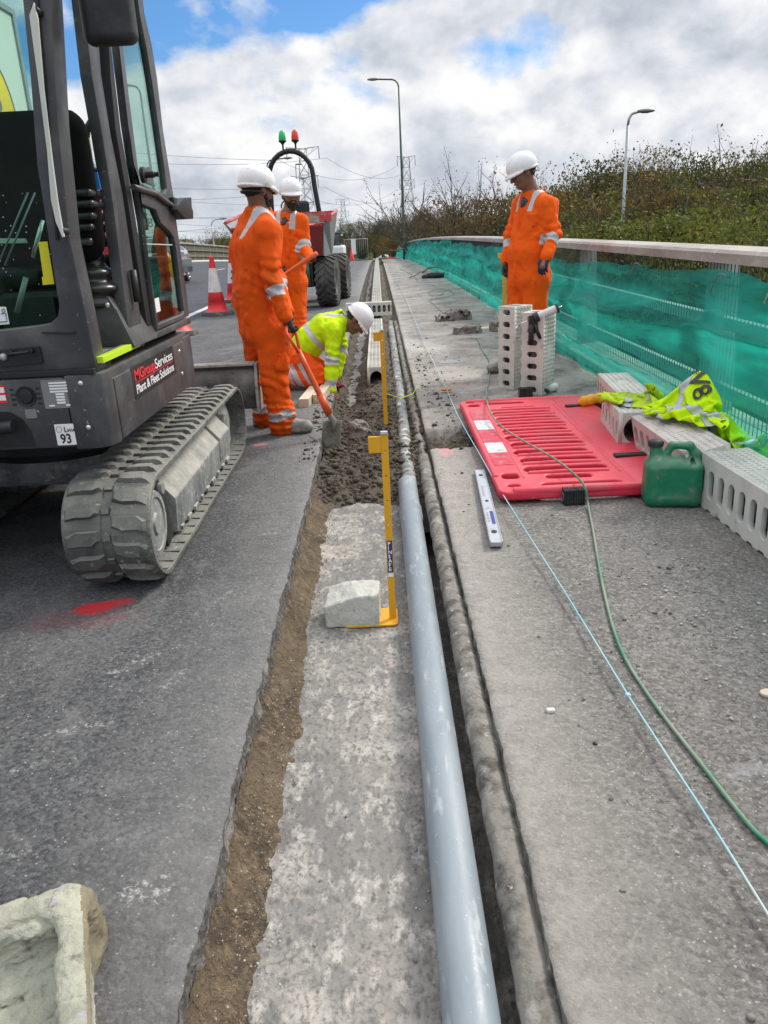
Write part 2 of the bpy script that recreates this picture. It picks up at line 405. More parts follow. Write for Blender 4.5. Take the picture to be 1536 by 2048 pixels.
# ================================================================== MATERIALS
def asphalt(name, c1, c2, speck, marks=(), edge=None, stone=.5, patches=None):
    """stony surface: voronoi chippings, mottling, painted or chalked marks, optional cement-stained edge strip"""
    m, nt, b = new_mat(name); L = nt.links
    tc = nn(nt, 'ShaderNodeTexCoord'); co = tc.outputs['Object']
    def mth(op, a, b_=None, c=None):
        q = nn(nt, 'ShaderNodeMath', operation=op)
        for i, v in enumerate((a, b_, c)):
            if v is None: continue
            if isinstance(v, (int, float)): q.inputs[i].default_value = v
            else: L.new(v, q.inputs[i])
        return q.outputs[0]
    def nz(sc, det=5., ro=.62, src=co):
        n = nn(nt, 'ShaderNodeTexNoise', i_Scale=sc, i_Detail=det, i_Roughness=ro); L.new(src, n.inputs['Vector']); return n.outputs[0]
    def mrange(v, a, b_, c=0., d=1.):
        q = nn(nt, 'ShaderNodeMapRange'); L.new(v, q.inputs[0])
        for i, x in enumerate((a, b_, c, d)): q.inputs[i+1].default_value = x
        return q.outputs[0]
    def mixc(f, a, b_):
        x = nn(nt, 'ShaderNodeMix', data_type='RGBA')
        if isinstance(f, (int, float)): x.inputs[0].default_value = f
        else: L.new(f, x.inputs[0])
        for i, v in ((6, a), (7, b_)):
            if isinstance(v, tuple): x.inputs[i].default_value = c4(v)
            else: L.new(v, x.inputs[i])
        return x.outputs[2]
    cur = mixc(mrange(nz(1.3, 6.), .38, .64), c1, c2)
    cur = mixc(mrange(nz(9., 4.), .35, .7, 0, .45), cur, tuple(x*1.35 for x in c2))
    vo = nn(nt, 'ShaderNodeTexVoronoi', i_Scale=85.); L.new(co, vo.inputs['Vector'])
    sepc = nn(nt, 'ShaderNodeSeparateColor'); L.new(vo.outputs['Color'], sepc.inputs[0])
    cur = mixc(mrange(sepc.outputs[0], .0, 1., 0, .65), cur, tuple(x*.38 for x in c1))
    vo2 = nn(nt, 'ShaderNodeTexVoronoi', i_Scale=130.); L.new(co, vo2.inputs['Vector'])
    s2 = nn(nt, 'ShaderNodeSeparateColor'); L.new(vo2.outputs['Color'], s2.inputs[0])
    near = mrange(vo2.outputs['Distance'], .45, .3)
    cur = mixc(mth('MULTIPLY', mrange(s2.outputs[1], 1-speck, 1-speck+.02), near), cur, (.48, .47, .44))
    # dark pits between the stones
    cur = mixc(mrange(nz(48., 5., .8), .52, .66, 0, .5), cur, tuple(min(.6, x*2.1) for x in c2))
    pit = mrange(nz(60., 3., .7), .34, .46, 1., 0.); cur = mixc(mth('MULTIPLY', pit, .7), cur, tuple(x*.3 for x in c1))
    sx = nn(nt, 'ShaderNodeSeparateXYZ'); L.new(co, sx.inputs[0])
    if edge:
        x0, x1, col, s_ = edge                               # cement slurry dried along the saw cut
        wob = mth('MULTIPLY_ADD', nz(3.5, 5.), .22, mth('MULTIPLY', nz(25., 4.), .08))
        f = mrange(mth('ADD', sx.outputs[0], mth('SUBTRACT', wob, .15)), x0, x1, 1., 0.) if x0 > 0 else mrange(mth('SUBTRACT', sx.outputs[0], wob), x0-.45, x1, 0., 1.)
        cur = mixc(mth('MULTIPLY', f, mrange(nz(14., 6., .7), .3, .62, .35, s_)), cur, col)
    if patches:
        for sc, lo, hi, col, amt in patches: cur = mixc(mrange(nz(sc, 7., .6), lo, hi, 0, amt), cur, col)
    for mk in marks:
        x, y, rx, ry, an, col, amt = mk[:7]; soft = mk[7] if len(mk) > 7 else .35
        ca, sa = math.cos(an), math.sin(an); dx = mth('SUBTRACT', sx.outputs[0], x); dy = mth('SUBTRACT', sx.outputs[1], y)
        u = mth('DIVIDE', mth('ADD', mth('MULTIPLY', dx, ca), mth('MULTIPLY', dy, sa)), rx)
        v = mth('DIVIDE', mth('SUBTRACT', mth('MULTIPLY', dy, ca), mth('MULTIPLY', dx, sa)), ry)
        d = mth('SQRT', mth('ADD', mth('MULTIPLY', u, u), mth('MULTIPLY', v, v)))
        f = mrange(mth('ADD', d, mth('MULTIPLY', mth('SUBTRACT', nz(22., 5., .75), .5), soft*3.2)), 1.15, .75)
        if soft > 1: f = mth('MULTIPLY', f, mrange(nz(48., 5., .8), .48, .60))
        cur = mixc(mth('MULTIPLY', f, mrange(nz(70., 3.), .3, .6, amt*.6, amt)), cur, col)
    L.new(cur, b.inputs['Base Color']); b.inputs['Roughness'].default_value = .85; b.inputs['Specular IOR Level'].default_value = .35
    h = mth('ADD', mth('MULTIPLY', mrange(vo.outputs['Distance'], 0., .6, 1., 0.), stone*.35), mth('ADD', nz(75., 6., .78), mth('MULTIPLY', nz(22., 4., .6), .8)))
    bp = nn(nt, 'ShaderNodeBump'); bp.inputs['Distance'].default_value = .010; bp.inputs['Strength'].default_value = 1; L.new(h, bp.inputs['Height'])
    L.new(bp.outputs[0], b.inputs['Normal']); return m

WHT = (.62, .62, .6)
M_ROAD = asphalt('asphalt_road', (.082, .084, .090), (.155, .155, .158), .035, edge=(-.62, -.42, (.36, .35, .335), .75), stone=.6, marks=[
    (-1.27, 2.93, .085, .055, .15, (.75, .02, .03), .95, .25), (-1.18, 2.98, .07, .035, .2, (.7, .03, .04), .85, .3), (-1.3, 2.84, .22, .10, .1, (.35, .03, .05), .22, 1.0),
    (-.93, 2.50, .055, .02, .5, WHT, 0.64, 1.1), (-1.0, 2.42, .04, .018, .2, WHT, 0.56, 1.1), (-1.02, 2.08, .09, .02, .3, WHT, 0.60, 1.1), (-1.12, 1.9, .05, .02, .4, WHT, 0.48, 1.1),
    (-1.03, 1.56, .1, .022, .1, WHT, 0.48, 1.1), (-.79, 2.33, .1, .02, 1.3, WHT, 0.28, 1.1), (-.62, 1.42, .05, .03, .1, (.7, .7, .68), .8, 1.6), (-1.0, 1.38, .06, .02, .2, WHT, 0.40, 1.1),
    (-.75, 2.95, .18, .02, 1.1, WHT, 0.28, 1.1), (-.62, 3.7, .08, .02, .3, WHT, 0.32, 1.1), (-.93, 5.50, .06, .04, .2, (.8, .2, .2), .5, .5), (-1.6, 2.2, .22, .016, .4, WHT, 0.40, 1.1)],
    patches=[(.9, .54, .75, (.25, .245, .24), .6), (4., .58, .72, (.27, .265, .26), .45)])
M_LANE = asphalt('asphalt_live_lane', (.052, .056, .066), (.082, .087, .1), .015, stone=.3)
M_FOOT = asphalt('footway_surface', (.19, .178, .165), (.27, .255, .238), .07, edge=(.36, .70, (.46, .425, .385), .8), stone=.55,
    patches=[(2.3, .55, .8, (.34, .32, .29), .5)], marks=[(.40, 5.1, .05, .16, 0, (.72, .3, .3), .6, .5), (.95, 1.75, .07, .03, .2, (.5, .5, .5), .3, .8)])
M_FOOTF = asphalt('footway_muddy', (.17, .158, .145), (.27, .25, .23), .03, stone=.4, edge=(.30, .46, (.42, .39, .35), .7),
    patches=[(1.7, .42, .62, (.34, .32, .30), .8), (2.6, .54, .66, (.07, .06, .05), .75), (.8, .5, .7, (.40, .38, .35), .55), (9., .6, .7, (.05, .042, .035), .6)],
    marks=[(.78, 8.8, .16, .12, .2, (.36, .40, .50), .45, .8), (.75, 8.0, .3, .5, .3, (.52, .49, .44), .5, .9), (.45, 10.2, .3, .8, .3, (.52, .49, .45), .5, .9), (.7, 7.2, .3, .2, .3, (.5, .46, .42), .5, .9)])
M_SLAB = pm('slab_concrete', (.29, .268, .243), .9, var=[(2.2, .40, .64, (.15, .143, .136), 10.), (7., .44, .66, (.19, .18, .17), 12., (1, .6, 1)), (26., .50, .66, (.47, .44, .40), 12., (1, .45, 1)), (3.2, .52, .66, (.43, .40, .36), 10.), (70., .50, .68, (.16, .153, .146), 10.), (60., .50, .68, (.12, .116, .112), 8., (1, .6, 1)), (3.5, .60, .70, (.56, .47, .42), 8.), (1.1, .62, .74, (.17, .14, .105), 6.)],
            bump=[(60., .004, 6.), (7., .012, 4.)])
M_CUT = pm('cut_asphalt_edge', (.075, .072, .07), .95, var=[(40., .45, .7, (.22, .20, .18)), (8., .55, .7, (.3, .28, .25))], bump=[(70., .01, 4.), (18., .02)])
M_BANK = pm('bedding_soil', (.165, .118, .072), .95, var=[(5., .44, .60, (.085, .062, .042), 8.), (30., .5, .66, (.26, .19, .115), 6.), (90., .62, .70, (.38, .29, .2)), (2., .5, .7, (.20, .15, .095)), (160., .66, .72, (.55, .45, .33))], bump=[(90., .022, 6.), (18., .03)])
M_SOIL = pm('wet_soil', (.098, .079, .057), .9, var=[(7., .42, .62, (.05, .038, .027)), (45., .58, .72, (.2, .165, .125)), (1.6, .55, .72, (.15, .125, .095)), (120., .68, .72, (.4, .37, .32))], bump=[(42., .02, 6.), (12., .03)])
M_CLOD = pm('soil_clods', (.105, .083, .06), .92, var=[(9., .4, .65, (.05, .038, .027)), (60., .6, .7, (.22, .18, .14))], bump=[(60., .01)])
M_STONE = pm('stone_chips', (.27, .25, .22), .9, var=[(11., .35, .65, (.13, .115, .1)), (5., .5, .6, (.5, .47, .42))], bump=[(60., .004)])
M_PIPE = pm('grey_plastic_pipe', (.225, .262, .295), .42, var=[(3., .46, .70, (.33, .365, .39), 8., (1, .2, 1)), (24., .58, .70, (.44, .46, .47), 5., (1, .25, 1)), (60., .66, .7, (.5, .5, .48)), (14., .66, .72, (.28, .25, .21), 7.)], rvar=(6., .32, .6), bump=[(40., .001)])
M_MORT = pm('mortar', (.215, .20, .175), .95, var=[(11., .48, .62, (.085, .078, .07), 7.), (5., .55, .65, (.34, .32, .29), 7.), (28., .62, .7, (.5, .48, .44))], bump=[(30., .01, 6.), (8., .02)])
M_CONC = pm('cast_concrete', (.46, .455, .41), .9, var=[(5., .42, .65, (.55, .54, .48), 7.), (22., .55, .7, (.29, .29, .26)), (60., .62, .7, (.2, .2, .18))], bump=[(80., .003, 4.), (10., .006)])
M_ROCK = pm('rough_rock', (.25, .22, .20), .95, var=[(6., .42, .62, (.13, .11, .1), 7.), (18., .55, .7, (.40, .36, .32)), (3., .58, .66, (.34, .26, .23))], bump=[(35., .01, 6.)])
M_KERB = pm('pale_kerb_concrete', (.64, .635, .58), .72, var=[(4., .45, .7, (.44, .44, .40), 6.), (12., .63, .72, (.30, .28, .24), 6.), (50., .66, .72, (.3, .28, .25))], bump=[(120., .0012), (10., .002)], dust=((.42, .38, .33), .35, 7.))
M_PNK = pm('dusty_kerb_concrete', (.62, .57, .525), .75, var=[(4., .45, .7, (.46, .41, .38), 6.), (12., .62, .72, (.30, .27, .24), 6.)], bump=[(120., .0012), (10., .002)])
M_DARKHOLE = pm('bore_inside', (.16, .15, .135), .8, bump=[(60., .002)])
M_RED = pm('red_plastic', (.72, .022, .062), .42, var=[(3., .5, .72, (.62, .05, .09), 7.), (25., .64, .74, (.5, .12, .13)), (9., .68, .76, (.38, .2, .17))], rvar=(5., .35, .6), bump=[(90., .0008)], dust=((.45, .33, .28), .16, 6.))
M_REDPANEL = pm('dirty_reflective_panel', (.62, .63, .64), .35, var=[(22., .55, .66, (.22, .19, .15), 7.), (5., .5, .7, (.52, .5, .47))], bump=[(200., .0005)])
M_REDP2 = pm('red_reflective_panel', (.55, .04, .07), .4, var=[(18., .5, .66, (.45, .22, .2), 7.)])
M_RUB = pm('black_rubber', (.018, .018, .019), .6, var=[(10., .5, .7, (.05, .048, .045))], bump=[(60., .001)])
M_GCAN = pm('green_can_plastic', (.008, .20, .095), .45, var=[(5., .52, .68, (.10, .17, .11), 7.), (20., .62, .7, (.2, .2, .15)), (2., .5, .6, (.01, .16, .08))], rvar=(8., .3, .65), bump=[(12., .004)], dust=((.3, .27, .22), .35, 9.))
M_ALU = pm('brushed_aluminium', (.62, .64, .66), .38, metal=.6, var=[(20., .55, .7, (.42, .42, .42))], bump=[(90., .0006)])
M_YEL = pm('yellow_painted_steel', (.72, .36, .01), .45, var=[(8., .55, .72, (.55, .28, .03)), (40., .68, .72, (.2, .15, .08))], bump=[(50., .0006)])
M_BLUEL = pm('blue_label', (.02, .03, .12), .5)
M_WTEXT = pm('white_print', (.8, .8, .8), .5)
M_RTEXT = pm('red_print', (.72, .02, .04), .5)
M_KTEXT = pm('black_print', (.02, .02, .02), .5)
M_NAVY = pm('blue_print', (.03, .05, .25), .5)
M_ORG = pm('orange_coverall', (.82, .108, .006), .85, spec=.2, var=[(3.2, .55, .75, (.66, .10, .008), 6.), (6., .68, .78, (.30, .08, .02), 7.)], bump=[(8., .010, 2., (1, 1, .4)), (24., .004, 3.), (500., .0006)])
M_ORGD = pm('muddy_orange_coverall', (.78, .098, .006), .85, spec=.2, var=[(3.0, .54, .74, (.36, .085, .015), 7.), (8., .62, .74, (.14, .065, .03), 7.)], bump=[(8., .010, 2., (1, 1, .4)), (24., .004, 3.), (500., .0006)])
M_ORT = pm('orange_trousers', (.88, .10, .01), .85, spec=.2, var=[(5., .6, .75, (.4, .08, .02))], bump=[(10., .025), (500., .0006)])
M_HIV = pm('hi_vis_yellow', (.56, .82, .006), .8, spec=.2, var=[(8., .62, .8, (.42, .55, .03))], bump=[(10., .010, 3.), (24., .004, 3.), (600., .0004)])
M_HIV2 = pm('grubby_hi_vis_yellow', (.48, .66, .03), .85, spec=.2, var=[(9., .5, .7, (.25, .32, .06), 6.)], bump=[(12., .02, 3.), (600., .0004)])
M_REFL = pm('reflective_tape', (.50, .51, .53), .4, spec=.5, var=[(7., .45, .7, (.40, .41, .43))], bump=[(12., .01), (300., .0006)])
M_HELM = pm('white_helmet_shell', (.80, .80, .81), .3, coat=.2, var=[(14., .66, .74, (.55, .52, .48))])
M_HRED = pm('red_badge', (.4, .02, .04), .4)
M_SKIN = pm('skin', (.30, .155, .10), .55, var=[(14., .45, .7, (.24, .115, .07))], bump=[(90., .0008)])
M_SKIND = pm('darker_skin', (.20, .10, .065), .5, var=[(14., .45, .7, (.15, .075, .048))], bump=[(90., .0008)])
M_HAIR = pm('black_hair', (.012, .010, .009), .8, bump=[(260., .004), (60., .006)])
M_GLOVE = pm('dark_teal_glove', (.010, .035, .045), .75, bump=[(60., .004)])
M_GLOVEB = pm('navy_glove', (.012, .02, .06), .8, bump=[(60., .004)])
M_GLOVEK = pm('black_glove', (.02, .02, .023), .7, bump=[(60., .004)])
M_GLOVER = pm('red_glove', (.33, .01, .04), .75, var=[(20., .5, .65, (.05, .01, .02))], bump=[(60., .004)])
M_BOOT = pm('dusty_boot', (.30, .30, .26), .85, var=[(14., .45, .65, (.20, .19, .16)), (40., .62, .7, (.12, .11, .09))], bump=[(50., .003)])
M_SOLE = pm('boot_sole', (.10, .10, .09), .9, bump=[(60., .003)])
M_LENS = pm('dark_lens', (.01, .01, .012), .08)
M_SHIRT = pm('dark_checked_shirt', (.03, .035, .05), .85, var=[(60., .5, .6, (.1, .1, .12))])
M_OSHAFT = pm('orange_shaft', (.75, .10, .02), .4, var=[(9., .55, .7, (.6, .16, .08)), (30., .66, .72, (.4, .25, .2))])
M_STEELM = pm('mortar_caked_steel', (.27, .255, .21), .8, var=[(12., .45, .65, (.17, .16, .13)), (40., .6, .7, (.4, .38, .33))], bump=[(30., .003)])
M_TIMB = pm('sawn_timber', (.55, .45, .33), .8, var=[(6., .4, .65, (.62, .53, .42), 5., (1, .1, 1)), (30., .6, .7, (.3, .22, .15), 3., (1, .15, 1))], bump=[(60., .002)])
M_MGREY = pm('machine_grey_paint', (.040, .040, .046), .42, var=[(3., .45, .7, (.055, .055, .06), 5.), (45., .665, .71, (.3, .28, .25)), (2.2, .56, .72, (.085, .082, .078), 9.), (9., .66, .76, (.12, .115, .11), 8., (1, 1, .3))], rvar=(4., .32, .55), bump=[(140., .0006)], dust=((.27, .26, .24), .5, 5.))
M_MBLK = pm('machine_black', (.012, .012, .013), .5, var=[(8., .5, .7, (.03, .03, .03))], bump=[(60., .001)])
M_SEAL = pm('rubber_seal', (.012, .012, .013), .55)
M_BELLOW = pm('black_bellows', (.014, .014, .016), .28, var=[(8., .5, .7, (.03, .03, .032))])
M_SEATF = pm('black_seat_fabric', (.006, .006, .006), .95, spec=.1, bump=[(200., .001)])
M_TRK = pm('track_rubber', (.085, .090, .082), .85, var=[(3.5, .46, .64, (.20, .195, .165), 9.), (14., .5, .66, (.045, .05, .047), 7.), (30., .6, .7, (.32, .31, .27))], bump=[(40., .004, 6.), (9., .006)], dust=((.36, .35, .31), .42, 5.))
M_TRKF = pm('track_frame_steel', (.23, .24, .235), .75, var=[(8., .42, .6, (.13, .14, .15), 6., (1, 1, .25)), (26., .55, .68, (.42, .41, .36), 6.), (4., .6, .7, (.06, .065, .07))], bump=[(40., .004)], dust=((.50, .48, .42), .9, 9.))
M_BLADE = pm('scraped_blade_steel', (.065, .065, .066), .6, var=[(6., .42, .62, (.20, .19, .175), 7.), (20., .55, .7, (.03, .03, .03), 6., (1, 1, .3))], bump=[(30., .004)], dust=((.33, .31, .27), .7, 7.))
M_BLADEE = pm('pale_worn_blade_edge', (.36, .35, .32), .7, var=[(20., .5, .65, (.18, .17, .15))], bump=[(40., .003)])
M_LIME = pm('lime_sill_tape', (.50, .72, .02), .5, var=[(12., .6, .7, (.35, .4, .1))])
M_PALEBAR = pm('pale_painted_bar', (.58, .60, .54), .5, var=[(3., .5, .7, (.50, .52, .46)), (20., .69, .72, (.35, .12, .05))])
M_BOOM = pm('red_machine_paint', (.42, .012, .014), .4, var=[(6., .5, .7, (.32, .02, .02))])
M_DRED = pm('dark_red_skip', (.16, .008, .010), .5, var=[(5., .5, .7, (.10, .01, .012)), (18., .64, .72, (.25, .12, .1))], bump=[(20., .003)])
M_REDL = pm('faded_red_rim', (.48, .04, .045), .5, var=[(14., .5, .66, (.4, .2, .16))])
M_TYRE = pm('dusty_tyre', (.045, .044, .042), .9, var=[(8., .45, .65, (.10, .095, .085), 6.)], bump=[(50., .003)], dust=((.2, .19, .17), .5, 6.))
M_LORRY = pm('white_lorry_panel', (.74, .76, .72), .45, var=[(1.2, .5, .7, (.66, .68, .62))])
M_LYEL = pm('yellow_logo_disc', (.80, .52, .03), .5)
M_CARG = pm('dark_grey_car_paint', (.055, .058, .068), .2, metal=.4, coat=.8)
M_CARW = pm('silver_car_paint', (.42, .44, .48), .22, metal=.5, coat=.8)
M_CHROME = pm('bright_trim', (.7, .7, .72), .2, metal=.9)
M_WHEEL = pm('alloy_wheel', (.42, .42, .44), .3, metal=.8)
M_CONER = pm('red_cone_plastic', (.72, .028, .035), .5, var=[(12., .6, .75, (.5, .1, .09))])
M_CONEW = pm('white_cone_sleeve', (.70, .66, .64), .4, var=[(14., .5, .7, (.55, .45, .43))])
M_CONEB = pm('cone_base_rubber', (.10, .105, .10), .9, var=[(9., .5, .7, (.2, .2, .18))], bump=[(40., .003)])
M_AMB = pm('amber_lens', (.85, .38, .02), .25)
M_GRNB = pm('green_beacon_lens', (.01, .5, .12), .2)
M_REDB = pm('red_beacon_lens', (.75, .05, .02), .2)
M_POST = pm('green_painted_post', (.05, .10, .075), .5, var=[(3., .5, .7, (.07, .11, .09))])
M_GALV = pm('galvanised_steel', (.33, .35, .37), .5, metal=.5, var=[(9., .4, .65, (.42, .44, .45))])
M_PYL = pm('hazed_pylon_steel', (.27, .30, .34), .7)  # pale blue-grey: distance haze is put into the steel colour
M_RAIL = pm('weathered_parapet_rail', (.36, .335, .30), .75, var=[(3., .42, .62, (.26, .21, .19), 6., (1, .25, 1)), (16., .55, .7, (.44, .42, .39), 6.), (30., .65, .72, (.15, .13, .11))], bump=[(30., .003)])
M_RAILW = pm('pale_parapet_steel', (.50, .52, .50), .7, var=[(3., .45, .65, (.42, .43, .41), 6.), (24., .62, .7, (.25, .24, .21))])
M_WIRE = pm('mesh_wire', (.10, .105, .105), .6, metal=.3)
M_LMARK = pm('white_lane_paint', (.62, .62, .60), .7, var=[(12., .52, .66, (.35, .35, .35), 6.)])
M_GRASS = pm('rough_grass', (.065, .085, .028), .95, var=[(.4, .4, .65, (.10, .09, .04), 6.), (.08, .45, .65, (.045, .07, .02))], bump=[(2., .2)])
M_BARK = pm('bark', (.085, .070, .055), .95, bump=[(20., .02)])
M_GREY = pm('mid_grey_plastic', (.2, .2, .21), .5)
M_CLEARW = pm('milky_plastic', (.62, .63, .62), .35)
M_WOOD = pm('orange_wood', (.55, .22, .09), .6)
M_BAG = pm('black_bag_cloth', (.02, .02, .021), .85, bump=[(20., .02)])
M_ROPE = pm('dirty_green_cable', (.02, .21, .11), .6, var=[(1.2, .42, .55, (.22, .27, .2), 4.), (20., .6, .7, (.1, .2, .12))])
M_LINE = pm('pale_blue_string', (.22, .48, .58), .7, var=[(.9, .45, .55, (.46, .52, .50), 3.)])
M_BROWNR = pm('brown_hose', (.16, .055, .035), .6)
def leafmat(name, a, b, c):
    m, nt, bs = new_mat(name); L = nt.links
    at = nn(nt, 'ShaderNodeAttribute', attribute_name='tint'); cr_ = nn(nt, 'ShaderNodeValToRGB'); L.new(at.outputs['Fac'], cr_.inputs[0])
    e = cr_.color_ramp.elements; e[0].color = c4(a); e[1].color = c4(c); q = e.new(.5); q.color = c4(b)
    L.new(cr_.outputs[0], bs.inputs['Base Color']); bs.inputs['Roughness'].default_value = .7; bs.inputs['Specular IOR Level'].default_value = .25
    tr = nn(nt, 'ShaderNodeBsdfTranslucent'); L.new(cr_.outputs[0], tr.inputs[0]); mx = nn(nt, 'ShaderNodeMixShader'); mx.inputs[0].default_value = .3
    L.new(bs.outputs[0], mx.inputs[1]); L.new(tr.outputs[0], mx.inputs[2]); L.new(mx.outputs[0], nt.nodes['Material Output'].inputs[0]); return m
LF = [leafmat('leaves_dark_green', (.030, .045, .013), (.055, .075, .02), (.095, .11, .026)),
      leafmat('leaves_olive', (.055, .062, .016), (.11, .112, .026), (.18, .155, .034)),
      leafmat('leaves_autumn', (.075, .052, .022), (.13, .085, .03), (.20, .13, .04)),
      leafmat('leaves_bright', (.06, .085, .015), (.11, .14, .022), (.19, .19, .03)),
      leafmat('leaves_golden', (.12, .08, .02), (.22, .13, .03), (.3, .19, .04))]
def glass(name, tint, alpha, rough=.02):
    m, nt, bs = new_mat(name); L = nt.links
    t = nn(nt, 'ShaderNodeBsdfTransparent'); t.inputs[0].default_value = c4(tint); g = nn(nt, 'ShaderNodeBsdfGlossy'); g.inputs['Roughness'].default_value = rough
    fr = nn(nt, 'ShaderNodeFresnel'); fr.inputs[0].default_value = 1.33; mr = nn(nt, 'ShaderNodeMath', operation='MULTIPLY'); L.new(fr.outputs[0], mr.inputs[0]); mr.inputs[1].default_value = .4
    mx = nn(nt, 'ShaderNodeMixShader'); L.new(mr.outputs[0], mx.inputs[0]); L.new(t.outputs[0], mx.inputs[1]); L.new(g.outputs[0], mx.inputs[2])
    L.new(mx.outputs[0], nt.nodes['Material Output'].inputs[0]); return m
M_GLASS = glass('tinted_cab_glass', (.70, .86, .80), .0)
M_CARGL = pm('car_window', (.03, .035, .04), .06, coat=.5)
m, nt, bs = new_mat('green_debris_net'); L = nt.links; M_NET = m
bs.inputs['Base Color'].default_value = (.010, .42, .35, 1); bs.inputs['Roughness'].default_value = .55
tl = nn(nt, 'ShaderNodeBsdfTranslucent'); tl.inputs[0].default_value = (.03, .70, .58, 1); m1 = nn(nt, 'ShaderNodeMixShader'); m1.inputs[0].default_value = .55
L.new(bs.outputs[0], m1.inputs[1]); L.new(tl.outputs[0], m1.inputs[2])
tp = nn(nt, 'ShaderNodeBsdfTransparent'); tp.inputs[0].default_value = (.48, .84, .77, 1); m2 = nn(nt, 'ShaderNodeMixShader')
tcx = nn(nt, 'ShaderNodeTexCoord'); mpx = nn(nt, 'ShaderNodeMapping'); mpx.inputs['Scale'].default_value = (1, .22, 1.6); L.new(tcx.outputs['Object'], mpx.inputs[0])
nz_ = nn(nt, 'ShaderNodeTexNoise', i_Scale=2.4, i_Detail=6.0, i_Roughness=.6, i_Distortion=.8); L.new(mpx.outputs[0], nz_.inputs['Vector'])
mr_ = nn(nt, 'ShaderNodeMapRange'); L.new(nz_.outputs[0], mr_.inputs[0]); mr_.inputs[1].default_value = .38; mr_.inputs[2].default_value = .68; mr_.inputs[3].default_value = .95; mr_.inputs[4].default_value = .40
lw = nn(nt, 'ShaderNodeLayerWeight'); lw.inputs[0].default_value = .35                     # a net closes up where it is seen edge-on
sb = nn(nt, 'ShaderNodeMath', operation='MULTIPLY_ADD'); L.new(lw.outputs['Facing'], sb.inputs[0]); sb.inputs[1].default_value = -.45; L.new(mr_.outputs[0], sb.inputs[2]); sb.use_clamp = True
L.new(sb.outputs[0], m2.inputs[0]); L.new(m1.outputs[0], m2.inputs[1]); L.new(tp.outputs[0], m2.inputs[2]); L.new(m2.outputs[0], nt.nodes['Material Output'].inputs[0])

# ================================================================== THE SETTING
EDGE_L, EDGE_R = -.475, .295
def spaced(a, b, d0, g):                                    # growing steps
    out = [a]; d = d0
    while out[-1] < b: out.append(out[-1]+d); d *= g
    out[-1] = b; return np.array(out)
YS = spaced(.2, 12., .012, 1.0035); YS = np.concatenate([np.linspace(-4, .1, 12), YS, spaced(12.2, 130., .12, 1.03)])
def jag(y, s): return .0045*fbm(np.asarray(y)*22, 0*np.asarray(y)+s, 0, 5, s, .75) + .005*fbm(np.asarray(y)*2., 0*np.asarray(y), 0, 2, s+5)
# closed lane (asphalt, left of the trench)
u = np.array([0, .006, .02, .05, .1, .18, .3, .5, .8, 1.2, 1.8, 2.4, 3.1])
def FR(U, Y):
    X = EDGE_L + jag(Y, 3)*np.clip(1-U/.3, 0, 1) - U
    Z = zr(Y) - .012*np.clip(1-U/.012, 0, 1) + .0025*fbm(X*6, Y*6, 0, 3, 9)
    return X, Y, Z
grid('road', u, YS, FR, M_ROAD)['kind'] = 'structure'
# live carriageway beyond
xs = -np.array([.0, .5, 1.2, 2.5, 4., 6., 8., 10., 11.8])
def FL(U, Y):
    X = EDGE_L-3.1+U; return X, Y, zr(Y)+.05*np.maximum(0, -(X+3.5))
grid('live_carriageway', xs, np.concatenate([np.linspace(-12, 20, 30), np.linspace(21, 130, 60)]), FL, M_LANE)['kind'] = 'structure'
def strip(name, x0, x1, y0, y1, n=12, dz=.004):
    grid(name, np.array([x0, x1]), np.linspace(y0, y1, n), lambda X, Y: (X, Y, zr(Y)+.05*np.maximum(0, -(X+3.5))+dz), M_LMARK)['kind'] = 'structure'
strip('lane_marking', -3.92, -3.78, -6, 125, 60)
y = 2.
while y < 110: strip('lane_marking', -8.05, -7.93, y, y+4, 4); y += 9
strip('lane_marking', -14.4, -14.25, 0, 120, 40)
# verge between lane and far parapet
def FV(U, Y): X = -15.25-U; return X, Y, zr(Y)+.05*np.maximum(0, -(X+3.5))+.11
grid('verge_kerb', np.array([0, .02, .9]), np.linspace(-6, 130, 60), lambda U, Y: (-15.24-U, Y, zr(Y)+.59+.11*(U > .01)), M_KERB)['kind'] = 'structure'
# footway: broken out between Y 5.25 and 5.8 next to the trench
US = np.concatenate([[0, .004, .015], np.linspace(.03, .6, 30), np.linspace(.65, 1.93, 22)])
def foot(y0, y1): return YS[(YS >= y0) & (YS <= y1)]
def FF(U, Y):
    X = EDGE_R + .55*jag(Y, 21)*np.clip(1-U/.3, 0, 1) + U
    Z = zr(Y) + .002*fbm(X*7, Y*7, 0, 3, 2) - .010*np.clip(1-U/.01, 0, 1)
    return X, Y, Z
def FNEAR(U, Y):
    X, Y2, Z = FF(U, Y); m = sstep(5.17, 5.19, Y+.02*fbm(X*9, Y*0, 0, 4, 4))*(1-sstep(.60, .72, X+.04*fbm(X*8, Y*8, 0, 3)))
    return X, Y2, Z - .10*m
grid('footway', US, foot(-4, 5.34), FNEAR, M_FOOT)['kind'] = 'structure'
def FFAR(U, Y):
    X, Y2, Z = FF(U, Y)
    rag = .12*fbm(X*5, Y*0+3, 0, 4, 14)
    m = (1-sstep(5.66+rag*.6, 5.74+rag*.6, Y))*(1-sstep(.60, .72, X+.04*fbm(X*8, Y*8, 0, 3)))
    Z = Z + .006*fbm(X*3, Y*3, 0, 4, 8)*sstep(6, 8, Y) + .006*np.maximum(0, fbm(X*14, Y*14, 0, 3, 31)-.2)
    return X, Y2, Z - .10*m
yy = foot(5.33, 130.); grid('footway_beyond', US, yy, FFAR, M_FOOTF)['kind'] = 'structure'
